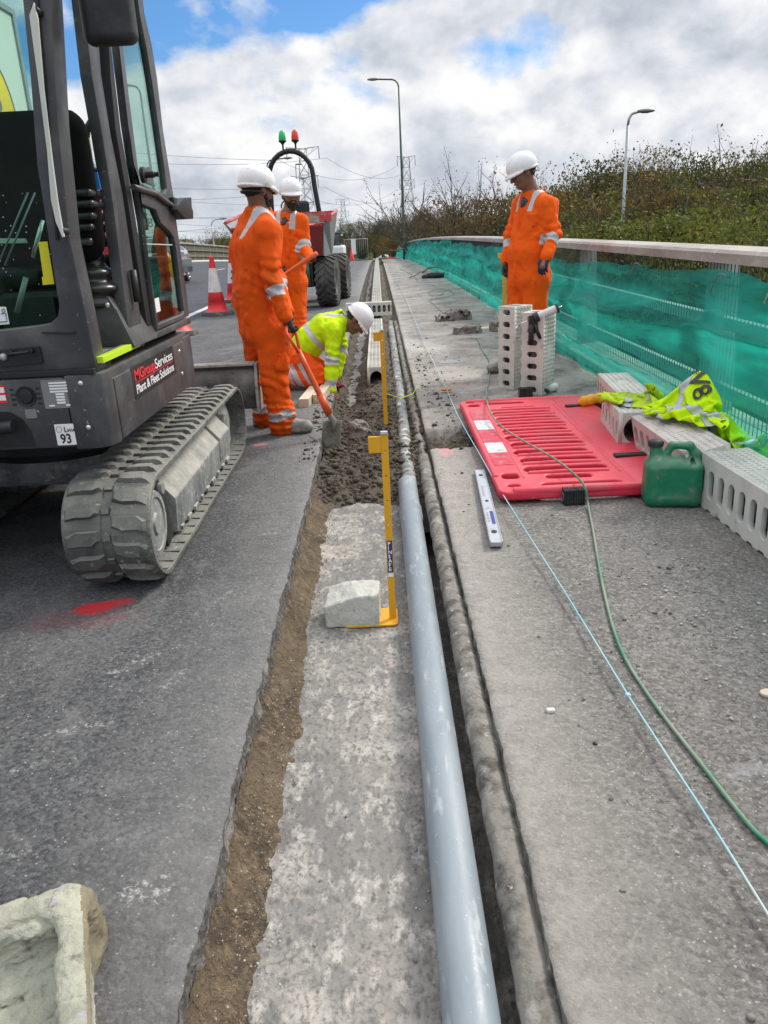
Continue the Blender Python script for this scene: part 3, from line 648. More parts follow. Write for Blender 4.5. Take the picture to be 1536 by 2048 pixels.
# cut faces of the two slabs
def face(name, ex, s, y0, y1, z0, z1, mat, lean=0.):
    ys = YS[(YS >= y0) & (YS <= y1)]
    def F(V, Y):
        X = ex + jag(Y, s)*(.55 if s == 21 else 1) + lean*V + .006*fbm(V*20, Y*18, s, 3, s)*(V > .01)
        return X, Y, zr(Y)-.010 - V
    return grid(name, np.linspace(z0, z1, 8), ys, F, mat)
tag(face('cut_road_edge', EDGE_L, 3, -2, 90, -.002, .06, M_CUT, .12), kind='structure')
grid('mortar_bed', np.linspace(.255, .302, 6), YS[(YS > -2) & (YS < 5.2)], lambda X, Y: (X, Y, zr(Y)-.078+.55*np.maximum(0, X-.27)+.006*fbm(X*30, Y*25, 0, 3, 77)), M_MORT)['kind'] = 'structure'
tag(face('cut_footway_edge', EDGE_R, 21, -2, 90, -.002, .19, M_MORT, -.02), kind='structure')
# exposed slab on the trench floor
grid('trench_floor', np.concatenate([np.linspace(-.5, .165, 24), np.linspace(.17, .32, 9)]), YS, lambda X, Y: (X, Y, zr(Y)-.15+.004*fbm(X*8, Y*5, 0, 4, 6)-.16*sstep(.172, .186, X)-.006*2.*np.exp(-((Y-2.07-.015*fbm(X*6, 0*Y, 0, 3))/.011)**2)-.006*2.*np.exp(-((Y-3.62-.015*fbm(X*6, 0*Y, 0, 3))/.013)**2)-.010*np.exp(-((Y-1.18-.015*fbm(X*6, 0*Y, 0, 3))/.010)**2)), M_SLAB)['kind'] = 'structure'
# sloping bedding bank under the road edge
def FB(V, Y):
    X = EDGE_L + .005 + jag(Y, 3)*.5 + V*(.112 + .013*fbm(Y*1.3, 0*Y, 0, 5, 8, .6) + .005*fbm(Y*40, 0*Y, 1, 3, 8))
    Z = zr(Y) - .055 - .10*np.power(V, .55) + .006*fbm(V*6, Y*26, 2, 4, 5)*(1-V*.3) + .012*fbm(V*2, Y*6, 2, 2, 5)*np.sin(V*3.1)
    return X, Y, Z
grid('bedding_bank', np.linspace(0, 1.03, 22), YS[(YS > -2) & (YS < 4.75)], FB, M_BANK)['kind'] = 'structure'
grid('soil_bank', np.linspace(0, 1.03, 22), YS[(YS > 4.7) & (YS < 90)], lambda V, Y: (FB(V, Y)[0]+.02*fbm(V*3, Y*4, 3, 3, 9), Y, FB(V, Y)[2]+.018*fbm(V*4, Y*10, 5, 3, 12)*V), M_SOIL)['kind'] = 'structure'
# loose wet soil filling the trench from about four and a half metres on
def soil_h(X, Y):
    rise = sstep(4.35, 4.75, Y + .12*fbm(X*5, Y*3, 0, 3, 61) - .22*(X+.1))
    h = .055 + .028*fbm(X*5, Y*4, 0, 3, 62) + .017*fbm(X*17, Y*17, 0, 4, 63) + .010*fbm(X*45, Y*45, 0, 2, 64)
    h = h + .05*np.exp(-((X+.05)/.16)**2)*sstep(5.6, 7.4, Y) - .09*np.exp(-((X+.33)/.09)**2)*sstep(6.4, 7.6, Y)
    h = h + .03*sstep(.18, .3, X)
    h = h - .035*sstep(8, 9, Y)*(X > -.2)
    return -.16 + (h+.012)*rise
def FS(X, Y): return X, Y, zr(Y)+soil_h(X, Y)
grid('soil', np.linspace(-.46, .33, 66), YS[(YS > 4.0) & (YS < 13)], FS, M_SOIL)['kind'] = 'structure'
grid('soil_beyond', np.linspace(-.46, .33, 14), YS[(YS >= 12.9) & (YS < 90)], FS, M_SOIL)['kind'] = 'structure'
def FP(X, Y): return X, Y, zr(Y)-.065+.03*fbm(X*9, Y*9, 0, 4, 71)+.012*fbm(X*40, Y*40, 0, 2, 72)
grid('soil_patch', np.linspace(.28, .80, 50), np.linspace(5.14, 5.82, 60), FP, M_SOIL)['kind'] = 'structure'

# loose clods, grit and chippings: nobody could count them
ico = bmesh.new(); bmesh.ops.create_icosphere(ico, subdivisions=1, radius=1); ICO_V = np.array([v.co for v in ico.verts]); ICO_F = np.array([[v.index for v in f.verts] for f in ico.faces]); ico.free()
def scatter(name, P, S, mat, label, cat, flat=.7, seed=1):
    r = np.random.default_rng(seed); V = []; Fc = []
    for i, (p, s) in enumerate(zip(P, S)):
        a = r.uniform(0, 6.28); v = ICO_V*(1+r.normal(0, .16, (len(ICO_V), 1)))*np.array([r.uniform(.7, 1.2), r.uniform(.7, 1.2), flat*r.uniform(.7, 1.1)])*s
        c, s_ = math.cos(a), math.sin(a); v = np.stack([v[:, 0]*c-v[:, 1]*s_, v[:, 0]*s_+v[:, 1]*c, v[:, 2]], 1)
        V.append(v+np.array(p)); Fc.append(ICO_F+i*len(ICO_V))
    o = link(name, npmesh(name, np.concatenate(V), np.concatenate(Fc)), mat); return tag(o, label, cat, kind='stuff')
P = []; S = []
for i in range(4200):
    x = rng.uniform(-.44, .3); y_ = 4.5+abs(rng.normal(0, 1.9)); 
    if y_ > 11: continue
    s = min(.028, .004+rng.exponential(.006)); P.append((x, y_, zr(y_)+float(soil_h(np.array(x), np.array(y_)))+s*.2)); S.append(s)
scatter('soil_clods', P, S, M_CLOD, 'crumbled wet brown clods over the soil in the trench', 'soil', .8, 3)
P = []; S = []
for i in range(2600):
    y_ = rng.uniform(.7, 4.6); t = rng.uniform(0, 1)**.7; x = EDGE_L+.02+t*.12+rng.normal(0, .012)
    s = min(.0045, .0008+rng.exponential(.0009)); P.append((x, y_, zr(y_)-.055-.095*min(1, t)+.004)); S.append(s)
for i in range(500):
    y_ = rng.uniform(.8, 4.6); x = rng.choice([rng.normal(-.31, .03), rng.normal(.03, .02), rng.uniform(-.3, .04)]); s = .0009+rng.exponential(.0011); P.append((x, y_, zr(y_)-.147)); S.append(min(s, .008))
scatter('bedding_grit', P, S, M_STONE, 'fine pale grit on the bank and floor of the trench', 'grit', .8, 4)
P = []; S = []
for i in range(900):
    k = rng.uniform()
    if k < .35: x, y_ = rng.normal(1.25, .2), rng.normal(2.75, .32)
    elif k < .6: x, y_ = rng.uniform(.5, 2.1), rng.uniform(1.0, 4.5)
    elif k < .8: x, y_ = rng.normal(.42, .10), rng.normal(8., 1.6)
    else: x, y_ = rng.uniform(.35, 1.9), rng.uniform(6, 14)
    s = .0022+rng.exponential(.0022); P.append((x, y_, zr(y_)+s*.4)); S.append(min(s, .016 if y_ > 5 else .008))
scatter('loose_chippings', P, S, M_STONE, 'small loose grey chippings scattered over the footway', 'chippings', .7, 5)
P = []; S = []
for i in range(520):
    if rng.uniform() < .6: x, y_ = .36+abs(rng.normal(0, .16)), rng.normal(7.6, 1.5)
    else: x, y_ = rng.uniform(-.62, -.48), rng.uniform(5., 7.2)
    s = .003+rng.exponential(.004); P.append((x, y_, zr(y_)+s*.3)); S.append(min(s, .022))
scatter('dropped_soil', P, S, M_CLOD, 'crumbs of dark soil dropped along both trench edges', 'soil', .6, 6)

# ---- deck side and the ground far below
mb = MB()
for i in range(26):
    a, b = -4+i*5.5, -4+(i+1)*5.5
    for (x0, x1, t0, t1) in ((2.20, 2.62, -.02, -.9),):
        for (p, q) in (((x0, a, zr(a)+t0), (x0, b, zr(b)+t0)),):
            mb.quad((x0, a, zr(a)+t0), (x1, a, zr(a)+t0), (x1, b, zr(b)+t0), (x0, b, zr(b)+t0))
            mb.quad((x1, a, zr(a)+t0), (x1, a, zr(a)+t1), (x1, b, zr(b)+t1), (x1, b, zr(b)+t0))
tag(mb.build('deck_edge', M_CONC), kind='structure')
GZ = -6.5
def FG(X, Y):
    Z = GZ + .5*fbm(X/40, Y/40, 0, 3, 5)
    Z = Z + 3.0*sstep(16, 60, X) + 2.6*sstep(110, 150, Y)*(np.abs(X) < 400) - 3.0*sstep(170, 400, Y)
    Z = Z + 3.5*sstep(-22, -40, X)
    return X, Y, Z
gx = np.concatenate([np.linspace(-900, -90, 12), np.linspace(-80, 80, 60), np.linspace(90, 900, 12)]); gy = np.concatenate([np.linspace(-200, 0, 12), np.linspace(4, 220, 60), np.linspace(240, 1800, 20)])
grid('terrain', gx, gy, FG, M_GRASS)['kind'] = 'structure'
tag(MB().box((5.5, -30, GZ+.45), (13.5, 110, GZ+.75)).build('lower_road', M_LANE), kind='structure')
# ================================================================== RIGHT PARAPET
par = thing('parapet', 'weathered parapet with wide top rail and wire mesh along the right side of the footway', 'parapet', (2.3, 0, 0))
def px_(p): return (p[0]-2.3, p[1], p[2])
def beam(name, prof, y0, y1, mat, parent, off=(2.3, 0), n=None, zf=zr):
    """extrude an (x, z) profile along the deck"""
    n = n or max(2, int((y1-y0)/1.2)+1); ys = np.linspace(y0, y1, n); b = MB(); rings = []
    for y_ in ys: rings.append([b.bm.verts.new((p[0]-off[0], y_-off[1], p[1]+zf(y_))) for p in prof])
    for a, c in zip(rings, rings[1:]):
        for k in range(len(prof)): b._f((a[k], a[(k+1) % len(prof)], c[(k+1) % len(prof)], c[k]))
    b._f(rings[0]); b._f(list(reversed(rings[-1])))
    return b.build(name, mat, parent)
TR = [(2.20, 1.135), (2.20, 1.195), (2.225, 1.215), (2.44, 1.225), (2.47, 1.205), (2.47, 1.135)]
y = -3.
while y < 92:
    e_ = y+7.4; beam('top_rail', TR, y, e_-.012, M_RAIL, par); y = e_
for z0, z1 in ((.68, .76), (.22, .30)): beam('middle_rail', [(2.37, z0), (2.37, z1), (2.43, z1), (2.43, z0)], -3, 92, M_RAILW, par)
y = -1.75
posts = []
while y < 90: posts.append(y); y += 3.72
for y in posts:
    b = MB(); b.prism([(.0+.07, .0), (.07+.20, 0), (.07+.14, 1.135), (.07, 1.135)], -.095, .095, 'y')
    b.obox((.15, 0, .012), (.14, .13, .012), bev=.003)
    for s_ in (-1, 1):
        for t_ in (-1, 1): b.cyl((.15+.11*s_, .1*t_, .02), (.15+.11*s_, .1*t_, .05), .012, 6)
    o = b.build('post', M_RAILW, par); o.location = (0, y, zr(y))
for y0, y1 in zip(posts, posts[1:]):
    b = MB(); far = y0 > 30; st = .055 if not far else .16
    yy_ = y0+.02
    while yy_ < y1:
        z_ = zr(yy_); b.tube([(.02, yy_, z_+.10), (.02, yy_, z_+1.13)], .0036 if not far else .005, 4, False); yy_ += st
    zz_ = .16
    while zz_ < 1.13:
        b.tube([(.026, y0+.01, zr(y0)+zz_), (.026, y1-.01, zr(y1)+zz_)], .003 if not far else .004, 4, False); zz_ += .165
    b.build('mesh_panel', M_WIRE, par)
beam('kerb', [(2.14, 0), (2.14, .06), (2.155, .07), (2.60, .07), (2.60, 0)], -3, 92, M_CONC, par)

# ---- green debris netting tied to the parapet
def net(y0, y1, name, label):
    ys = np.arange(y0, y1+.001, .045 if y0 < 14 else .09); ts = np.linspace(0, 1, 84)
    def F(T, Y):
        fade = sstep(30, 45, Y)
        top = .99 + .06*fbm(Y*.55, 0*Y, 0, 2, 41) + .035*np.abs(np.sin(Y*1.7)) + .06*sstep(9, 14, Y) + .03*fade
        ph = 1.3*np.sin(Y*.36+1)+.5*fbm(Y*.35, 0*Y, 0, 2, 44); amp = .055*sstep(.04, .2, T)*sstep(1, .8, T)
        Z = top*(1-T)+.02*T + amp*np.sin(2*math.pi*2.35*T*1.15+ph)*1.15
        out_ = .05+.16*np.power(T, 1.5)+.06*np.sin(math.pi*T)*(1+.6*np.sin(Y*.9+1))
        fold = .018*np.sin(Y*5.2+6*T+2*fbm(Y*.8, T*2, 0, 2, 45))*(.3+T) + .022*fbm(Y*2.4, T*3, 0, 4, 46) + .05*amp/.055*np.cos(2*math.pi*2.35*T*1.15+ph)
        X = 2.26-out_-fold-.012*np.abs(np.sin(Y*14+9*T))*sstep(.5, 1, T)
        return np.minimum(X, 2.245), Y, zr(Y)+np.maximum(Z+.01*fbm(Y*4, T*3, 0, 3, 47), .018+.0*Y)
    o = grid(name, ts, ys, F, M_NET); return tag(o, label, 'netting')
net(1.6, 44., 'debris_netting', 'green debris netting draped and folded along the mesh parapet')
net(44.05, 92., 'debris_netting', 'far end of the green netting where the parapet curves down out of sight')
for i, y in enumerate((3.45, 4.25, 5.0, 6.7, 8.1)):
    b = MB(); z_ = zr(y)+1.05
    b.tube([(2.19, y, z_), (2.15, y+.02, z_+.03), (2.16, y+.10, z_+.02), (2.17, y+.19, z_-.04), (2.165, y+.22, z_-.10)], .0045, 6)
    tag(b.build('cable_tie', M_GREY if i != 1 else M_PALEBAR), ['black cable tie on the net nearest the camera', 'pale looped cable tie at the top of the net left of the pale post', 'dark cable tie where the net is bunched up', 'dark cable tie on the net beside the right hand worker', 'short dark cable tie on the net behind the right hand worker'][i], 'cable tie', 'cable ties along the netting')
# ================================================================== FAR LEFT PARAPET
pl = thing('steel_parapet', 'rusty low parapet with two rails beyond the live carriageway', 'parapet', (-15.6, 0, 0))
zl = lambda y_: zr(y_)+.7
for z0, z1 in ((1.28, 1.40), (.78, .86), (.30, .40)): beam('rail', [(-15.62, z0), (-15.62, z1), (-15.52, z1), (-15.52, z0)], -4, 128, pm('parapet_rail_%d' % (z0*100), (.20, .19, .13), .7, var=[(3., .5, .7, (.12, .10, .07))]) if z0 < 1 else M_RAIL, pl, (-15.6, 0), zf=zl)
y = -4.
while y < 128:
    o = MB().box((-.05, -.06, 0), (.02, .06, 1.28)).build('post', M_RAIL, pl); o.location = (-.04, y, zl(y)); y += 3.2
for y0 in np.arange(-4, 124, 16.):
    beam('infill_sheet', [(-15.66, .05), (-15.66, 1.25), (-15.65, 1.25), (-15.65, .05)], y0, y0+15.9, pm('parapet_infill', (.10, .10, .07), .8) if 'parapet_infill' not in MATS else MATS['parapet_infill'], pl, (-15.6, 0), zf=zl)
# ================================================================== LAMP POSTS
def AT_(px, py, y_): r = cr*(px-768)+cu*(1024-py)+fw*1539; return Vector((0, 0, CAM_H))+r*(y_/r.y)
def lamp(x, y, h, arm, side, mat, label, r=.075, base=None, double=False):
    z0 = (zg(x, y) if abs(x) < 15.5 else GZ+1) if base is None else base
    t = thing('lamp_post', label, 'lamp post', (x, y, z0), 0, 'lamp posts')
    b = MB(); b.tube([(0, 0, 0), (0, 0, 1.2), (0, 0, 1.25), (0, 0, h*.55), (0, 0, h-.5)], [r*1.5, r*1.45, r, r*.8, r*.6], 12); b.build('pole', mat, t)
    b = MB(); pts = [(0, 0, h-.5)]+[(side*.5*(1-math.cos(a))*min(1, arm), 0, h-.5+.5*math.sin(a)) for a in (R(30), R(60), R(85))]+[(side*arm, 0, h+.06)]
    b.tube(pts, r*.55, 8); b.build('arm', mat, t)
    c = Vector((side*(arm+.28), 0, h+.07)); b = MB()
    b.lathe([(0, -.42), (.10, -.36), (.17, -.1), (.18, .12), (.10, .38), (.05, .44), (0, .44)], 14, frame(c, (0, 1, 0), (0, 0, 1)) @ Matrix.Diagonal((1, .55, side, 1))); b.build('lantern', M_GREY, t, ang=40)
    return t
lamp(2.05, 62, 12.2, 1.5, -1, M_POST, 'tall green lamp post behind the far end of the netting, arm reaching left', .10)
lamp(12.0, 40, 12.4, .5, 1, M_GALV, 'galvanised lamp post rising beyond the right parapet in front of the trees', .11, GZ+.4)
def lampat(px, py, y, base, arm, side, mat, label, r=.09):
    v = AT_(px, py, y); return lamp(v.x, y, v.z-base, arm, side, mat, label, r, base)
lampat(533, 320, 72, -1., 1.5, 1, M_POST, 'lamp post left of the roll bar of the dumper with its arm pointing right', .1)
lampat(422, 440, 82, -.2, .9, 1, M_GALV, 'small distant lamp post left of the orange workers')
lampat(279, 172, 52, 0., .6, -1, M_POST, 'lamp post seen through the cab glass of the excavator', .1)
lampat(591, 330, 100, -3, .1, 1, M_GREY, 'thin camera pole inside the roll bar, left of the first pylon')
lampat(607, 358, 110, -3, -.4, 1, M_GREY, 'thin straight pole directly left of the first pylon')
# ================================================================== PYLONS AND WIRES
def pylon(x, y, base, h, wdt, label, rz=0.):
    t = thing('electricity_pylon', label, 'pylon', (x, y, base), rz, 'electricity pylons')
    r = .05+h*.001; b = MB()
    lv = [0, .22, .4, .55, .66, .76, .86, .95]; wd = [.13, .10, .078, .06, .047, .038, .032, .03]
    for i in range(len(lv)-1):
        a, c = lv[i]*h, lv[i+1]*h; wa, wc = wd[i]*h, wd[i+1]*h
        for s1, s2 in ((1, 1), (1, -1), (-1, -1), (-1, 1)): b.tube([(s1*wa, s2*wa, a), (s1*wc, s2*wc, c)], r, 4)
        for s_ in (-1, 1):
            b.tube([(-wa, s_*wa, a), (wc, s_*wc, c)], r*.6, 4); b.tube([(wa, s_*wa, a), (-wc, s_*wc, c)], r*.6, 4); b.tube([(-wc, s_*wc, c), (wc, s_*wc, c)], r*.6, 4)
            b.tube([(s_*wa, -wa, a), (s_*wc, wc, c)], r*.5, 4)
    b.build('lattice_tower', M_PYL, t)
    for k, (f, l) in enumerate(((.95, wdt), (.74, wdt*.82), (.55, wdt*.66))):
        b = MB()
        for s_ in (-1, 1):
            for q in (-1, 1): b.tube([(0, q*.03*h, f*h), (s_*l, 0, f*h+.015*h)], r*.7, 4)
            b.tube([(s_*.03*h, 0, (f-.05)*h), (s_*l, 0, f*h+.015*h)], r*.7, 4)
            for q in (.35, .7): b.tube([(s_*l*q, 0, f*h+.01*h), (s_*l*(q-.18), 0, (f-.05+.05*q)*h)], r*.5, 4)
        ca = b.build('cross_arm', M_PYL, t)
        for s_ in (-1, 1): MB().cyl((s_*l*.97, 0, f*h+.012*h), (s_*l*.97, 0, f*h-.075*h), r*1.5, 6).build('insulator', M_PYL, ca)
    return t
P1 = (-19.5, 235., -8., 35., 4.6); P2 = (12.8, 330., -8., 40., 3.6); P3 = (-20.5, 520., -8., 34, 4.2)
pylon(*P1, 'nearest electricity pylon framed by the roll bar of the dumper', R(4))
pylon(*P2, 'slim pylon beside the tall green lamp post', R(3))
pylon(*P3, 'small pylon far away above the dumper skip', R(8))
def wire(a, c, sag, label, k):
    a = Vector(a); c = Vector(c); n = 30
    pts = [a.lerp(c, i/n)-Vector((0, 0, sag*4*(i/n)*(1-i/n))) for i in range(n+1)]
    tag(MB().tube(pts, [.02+.00016*p.length for p in pts], 4).build('power_line', M_PYL), label, 'power line', 'power lines crossing the sky')
k = 0
for f, l in ((.95, 6.6), (.74, 5.4), (.55, 4.4)):
    for s_ in (-1, 1):
        zt = -8+35*f-2.6
        wire((P1[0]+s_*l, P1[1], zt), (-128+s_*l*1.2, 70, zt+9), 6+2*s_, 'thin power lines sagging down the sky from the left to the nearest pylon', k)
        wire((P1[0]+s_*l, P1[1], zt), (P2[0]+s_*4, P2[1], -8+40*f-3), 5, 'thin power lines between the two pylons', k)
        wire((-170, 330, 40*f-2), (P3[0]+s_*l, P3[1], -8+34*f-2), 12+6*s_, 'faint low power lines far behind on the left', k); k += 1
# ================================================================== TREES
def tree_mesh(name, seed, kind, dens, bare, leaf, wide, cm):
    r = np.random.default_rng(seed); bt = MB(); tips = []
    def br(p, d, ln, rad, lv):
        n = 3; pts = [p]; rs = [rad]
        for i in range(n):
            d = (d+Vector(r.normal(0, .13, 3))+Vector((0, 0, .05))).normalized(); pts.append(pts[-1]+d*ln/n); rs.append(rad*(1-.55*(i+1)/n))
        bt.tube(pts, rs, 5 if lv < 2 else 3, False)
        if lv >= 3: tips.append(pts[-1]); tips.append(pts[-2]); return
        for i in range((6, 6, 5)[lv]):
            t = r.uniform(.35, 1.); q = pts[0].lerp(pts[-1], t) if lv else pts[min(n, int(t*n))]
            a = r.uniform(0, 6.28); e_ = (.95, .8, .7)[lv]*r.uniform(.6, 1.2)
            nd = (d*math.cos(e_)+Vector((math.cos(a), math.sin(a), r.uniform(-.2, .5)))*math.sin(e_)).normalized()
            br(q, nd, ln*(.55, .62, .6)[lv]*r.uniform(.75, 1.2), rs[1]*.55, lv+1)
    for s_ in range(3 if wide > .4 else 2): br(Vector((r.normal(0, .02), r.normal(0, .02), 0)), Vector((r.normal(0, .25 if wide > .4 else .1), r.normal(0, .2), 1)).normalized(), .50, .017, 0)
    tips = np.array([t for t in tips]); 
    z1 = tips[:, 2].max(); bt.xf(Matrix.Diagonal((1/z1, 1/z1, 1/z1, 1))); tips = tips/z1
    sx = wide/max(np.abs(tips[:, :2]).max(), .01); 
    if sx > 1: sx = min(sx, 1.5); bt.xf(Matrix.Diagonal((sx, sx, 1, 1))); tips[:, :2] *= sx
    trunk = bpy.data.meshes.new(name+'_branches'); bt.bm.to_mesh(trunk); bt.bm.free(); trunk.materials.append(M_BARK)
    n = dens; ti = r.integers(0, len(tips), n); c = tips[ti]+r.normal(0, .024 if not bare else .016, (n, 3))
    if not bare:
        m = int(n*.55); th = r.uniform(0, 6.28, m); rad = wide*np.sqrt(r.uniform(0, 1, m))*.9; zz = r.uniform(.06, .86, m)
        lump = 1+.35*vnoise(np.cos(th)*2.2, np.sin(th)*2.2, zz*5, seed); rad *= np.clip(lump*np.sqrt(np.maximum(0, 1-((zz-.42)/.52)**2)), 0, 2)
        c[:m] = np.stack([rad*np.cos(th), rad*np.sin(th), zz], 1)
        gap = vnoise(c[:, 0]*9, c[:, 1]*9, c[:, 2]*9, seed+3) > -.25; c = c[gap]; n = len(c)
    u_ = r.normal(0, 1, (n, 3)); u_ /= np.linalg.norm(u_, axis=1)[:, None]; v_ = np.cross(u_, r.normal(0, 1, (n, 3))); v_ /= np.linalg.norm(v_, axis=1)[:, None]
    s_ = leaf*r.uniform(.5, 1.3, (n, 1)); co = np.stack([c-u_*s_, c-v_*s_*.6, c+u_*s_, c+v_*s_*.6], 1).reshape(-1, 3)
    me = npmesh(name+'_crown', co, np.arange(n*4).reshape(-1, 4)); me.materials.append(cm)
    tint = np.clip(.5+.45*vnoise(c[:, 0]*7, c[:, 1]*7, c[:, 2]*7, seed)+r.normal(0, .16, n), 0, 1)
    at = me.attributes.new('tint', 'FLOAT', 'FACE'); at.data.foreach_set('value', tint.astype(np.float32))
    return trunk, me
TV = {}
def tv(kind):
    L_ = {'bare': [(1, 1500, True, .0055, .32, LF[2]), (2, 2200, True, .0055, .36, LF[1])],
          'olive': [(3, 15000, False, .0098, .40, LF[1]), (4, 16000, False, .0098, .44, LF[1])],
          'dark': [(5, 16000, False, .0098, .42, LF[0]), (6, 15000, False, .0098, .40, LF[0])],
          'autumn': [(7, 14000, False, .0090, .42, LF[2]), (8, 14000, False, .0090, .40, LF[2])],
          'golden': [(9, 14000, False, .0092, .42, LF[4])],
          'bright': [(10, 15000, False, .009, .5, LF[3]), (11, 15000, False, .009, .55, LF[3])]}[kind]
    if kind not in TV: TV[kind] = [tree_mesh(kind+'_tree', s_, kind, d_, b_, lf_, w_, m_) for s_, d_, b_, lf_, w_, m_ in L_]
    return TV[kind][random.randrange(len(TV[kind]))]
def ray(px, py):
    xr = px-768; yr = 1024-py
    v = (-cr*0)+cr*xr+cu*yr+fw*1539; return v
KN = {'bare': 'nearly bare grey brown', 'olive': 'olive green', 'dark': 'dark green', 'autumn': 'russet brown', 'golden': 'golden yellow', 'bright': 'bright green bushy'}
def tree(px, py, D, kind, where, group, wd=1., base=None):
    v = ray(px, py); v = v*(D/math.hypot(v.x, v.y)); top = CAM_H+v.z; x, y_ = v.x, v.y
    b0 = float(FG(np.array(float(x)), np.array(float(y_)))[2]) if base is None else base
    h = top-b0-.1; t = thing({'bare': 'bare_tree', 'bright': 'bushy_tree'}.get(kind, 'tree'), '%s tree %s' % (KN[kind], where), 'tree', (x, y_, b0-.2), random.uniform(0, 6.28), group)
    tr_, cr_ = tv(kind); s_ = h*random.uniform(.9, 1.05)
    for nm, me in (('trunk', tr_), ('crown', cr_)):
        o = bpy.data.objects.new(nm, me); COL.objects.link(o); o.parent = t; o.scale = (s_*wd, s_*wd, h+.2)
    return t
G1 = 'trees in the wood beyond the right parapet'
prof = [(830, 425), (870, 395), (910, 345), (950, 322), (1000, 345), (1060, 335), (1110, 318), (1150, 322), (1200, 305), (1240, 285), (1290, 300), (1340, 262), (1390, 262), (1440, 285), (1490, 272), (1536, 262), (1600, 250), (1680, 250)]
def pt(px): return float(np.interp(px, [p[0] for p in prof], [p[1] for p in prof]))
kinds = ['bare', 'olive', 'autumn', 'bare', 'olive', 'golden', 'olive', 'bare', 'autumn', 'dark', 'olive', 'autumn', 'golden', 'olive', 'dark', 'bare', 'olive']
i = 0
for px in range(918, 1760, 34):            # back row makes the skyline
    k = kinds[i % len(kinds)] if px not in (918, 952, 1360) else 'bare'
    tree(px, pt(px)+random.uniform(-14, 34)-(8 if k == 'bare' else 0), random.uniform(58, 72), k, 'on the skyline of the right hand wood', G1, .95); i += 1
for px in range(980, 1780, 46):
    k = ['olive', 'autumn', 'dark', 'golden', 'olive', 'autumn', 'bright', 'dark', 'olive', 'bare'][i % 10]
    tree(px+random.uniform(-12, 12), pt(px)+random.uniform(35, 60), random.uniform(46, 55), k, 'in the middle of the right hand wood', G1, 1.); i += 1
for px in range(1080, 1820, 60):
    k = ['autumn', 'bright', 'olive', 'bright', 'golden', 'dark', 'olive'][i % 7]
    tree(px+random.uniform(-12, 12), pt(px)+random.uniform(85, 115), random.uniform(34, 43), k, 'at the front of the right hand wood', G1, 1.15); i += 1
tree(1275, 358, 32, 'bright', 'behind the galvanised lamp post', G1, 1.1)
tree(1545, 330, 27, 'bright', 'at the right end of the wood, nearest of all', G1, .9)
tree(1440, 330, 33, 'bright', 'near the right end of the wood', G1, 1.)
G2 = 'trees closing off the road ahead'
p2 = [(650, 450), (690, 436), (730, 424), (770, 420), (810, 418), (850, 408), (900, 400)]
i = 0
for D0, dy in ((190, 0), (165, 14), (146, 34)):
    for px in range(640, 940, 26):
        k = ['olive', 'dark', 'autumn', 'dark', 'olive', 'golden', 'dark', 'bare'][i % 8] if dy else ['dark', 'bare', 'olive', 'autumn', 'bare'][i % 5]
        tree(px+random.uniform(-8, 8), float(np.interp(px, [p[0] for p in p2], [p[1] for p in p2]))+dy+random.uniform(-5, 8), D0+random.uniform(-6, 6), k, ['at the back of the clump closing the road', 'in the clump closing the road', 'at the foot of the clump closing the road'][(190, 165, 146).index(D0)], G2, .8); i += 1
G3 = 'low trees on the left skyline'
for px in range(-60, 560, 30):
    k = ['olive', 'bare', 'autumn', 'olive', 'bright'][i % 5]
    tree(px+random.uniform(-8, 8), 462+random.uniform(-6, 12)+.0*px, random.uniform(125, 150), k, 'low on the left skyline behind the steel parapet', G3, 1.2); i += 1
# ================================================================== THINGS IN AND BESIDE THE TRENCH
def G(px, py, dz=0., base=None):
    """point of the deck seen at a pixel of the 1536 x 2048 photograph, dz above it"""
    r = ray(px, py); z = dz if base is None else base
    for _ in range(40):
        t = (z-CAM_H)/r.z; y_ = r.y*t
        if base is None: z = dz+zr(y_)
    return Vector((r.x*t, r.y*t, z))
def AT(px, py, y_): r = ray(px, py); return Vector((0, 0, CAM_H))+r*(y_/r.y)
def AX(px, py, x_): r = ray(px, py); return Vector((0, 0, CAM_H))+r*(x_/r.x)
# ---- grey pipe and old mortar-caked duct
def along(x, z, r, y0, y1, name, mat, label, cat, rough=0., seg=22, dy=.03, sd=1, collar=()):
    ys = np.arange(y0, y1+dy*.5, dy); th = np.linspace(0, 2*math.pi, seg+1)
    def F(T, Y):
        rr = r*(1+sum(.10*sstep(a, a+.01, Y)*(1-sstep(b, b+.01, Y)) for a, b in collar)) + rough*(fbm(np.cos(T)*1.5, Y*9, np.sin(T)*1.5, 4, sd))
        xx = x(Y) if callable(x) else x
        return xx+rr*np.cos(T), Y, zr(Y)+z+rr*np.sin(T)
    o = grid(name, th, ys, F, mat); return tag(o, label, cat)
along(.118, -.088, .060, .2, 4.66, 'drain_pipe', M_PIPE, 'clean grey plastic pipe running along the right side of the open trench', 'pipe', collar=((4.02, 4.20),))
along(lambda Y: .13+.010*(Y-4.6)*np.exp(-(Y-4.6)*.12), -.100, .048, 4.55, 13.9, 'old_pipe', pm('mortar_splashed_pipe', (.22, .235, .235), .8, var=[(7., .50, .58, (.10, .085, .065), 7.), (11., .58, .64, (.55, .55, .52), 6.)], bump=[(20., .012)]),
      'older pipe splashed with soil and mortar, leading on from the clean grey pipe', 'pipe', .0045, 18, .03, 3)
def DX(Y): return .2555 + .004*np.sin(Y*1.1)
along(DX, -.066, .044, .2, 5.15, 'mortar_duct', M_MORT, 'rounded duct caked in mortar between the grey pipe and the footway edge', 'duct', .0045, 20, .015, 5)
along(lambda Y: DX(Y)+.0, -.082, .036, 5.2, 14., 'broken_duct', M_MORT, 'broken mortar duct with black and white patches beside the muddy footway', 'duct', .011, 16, .03, 8)
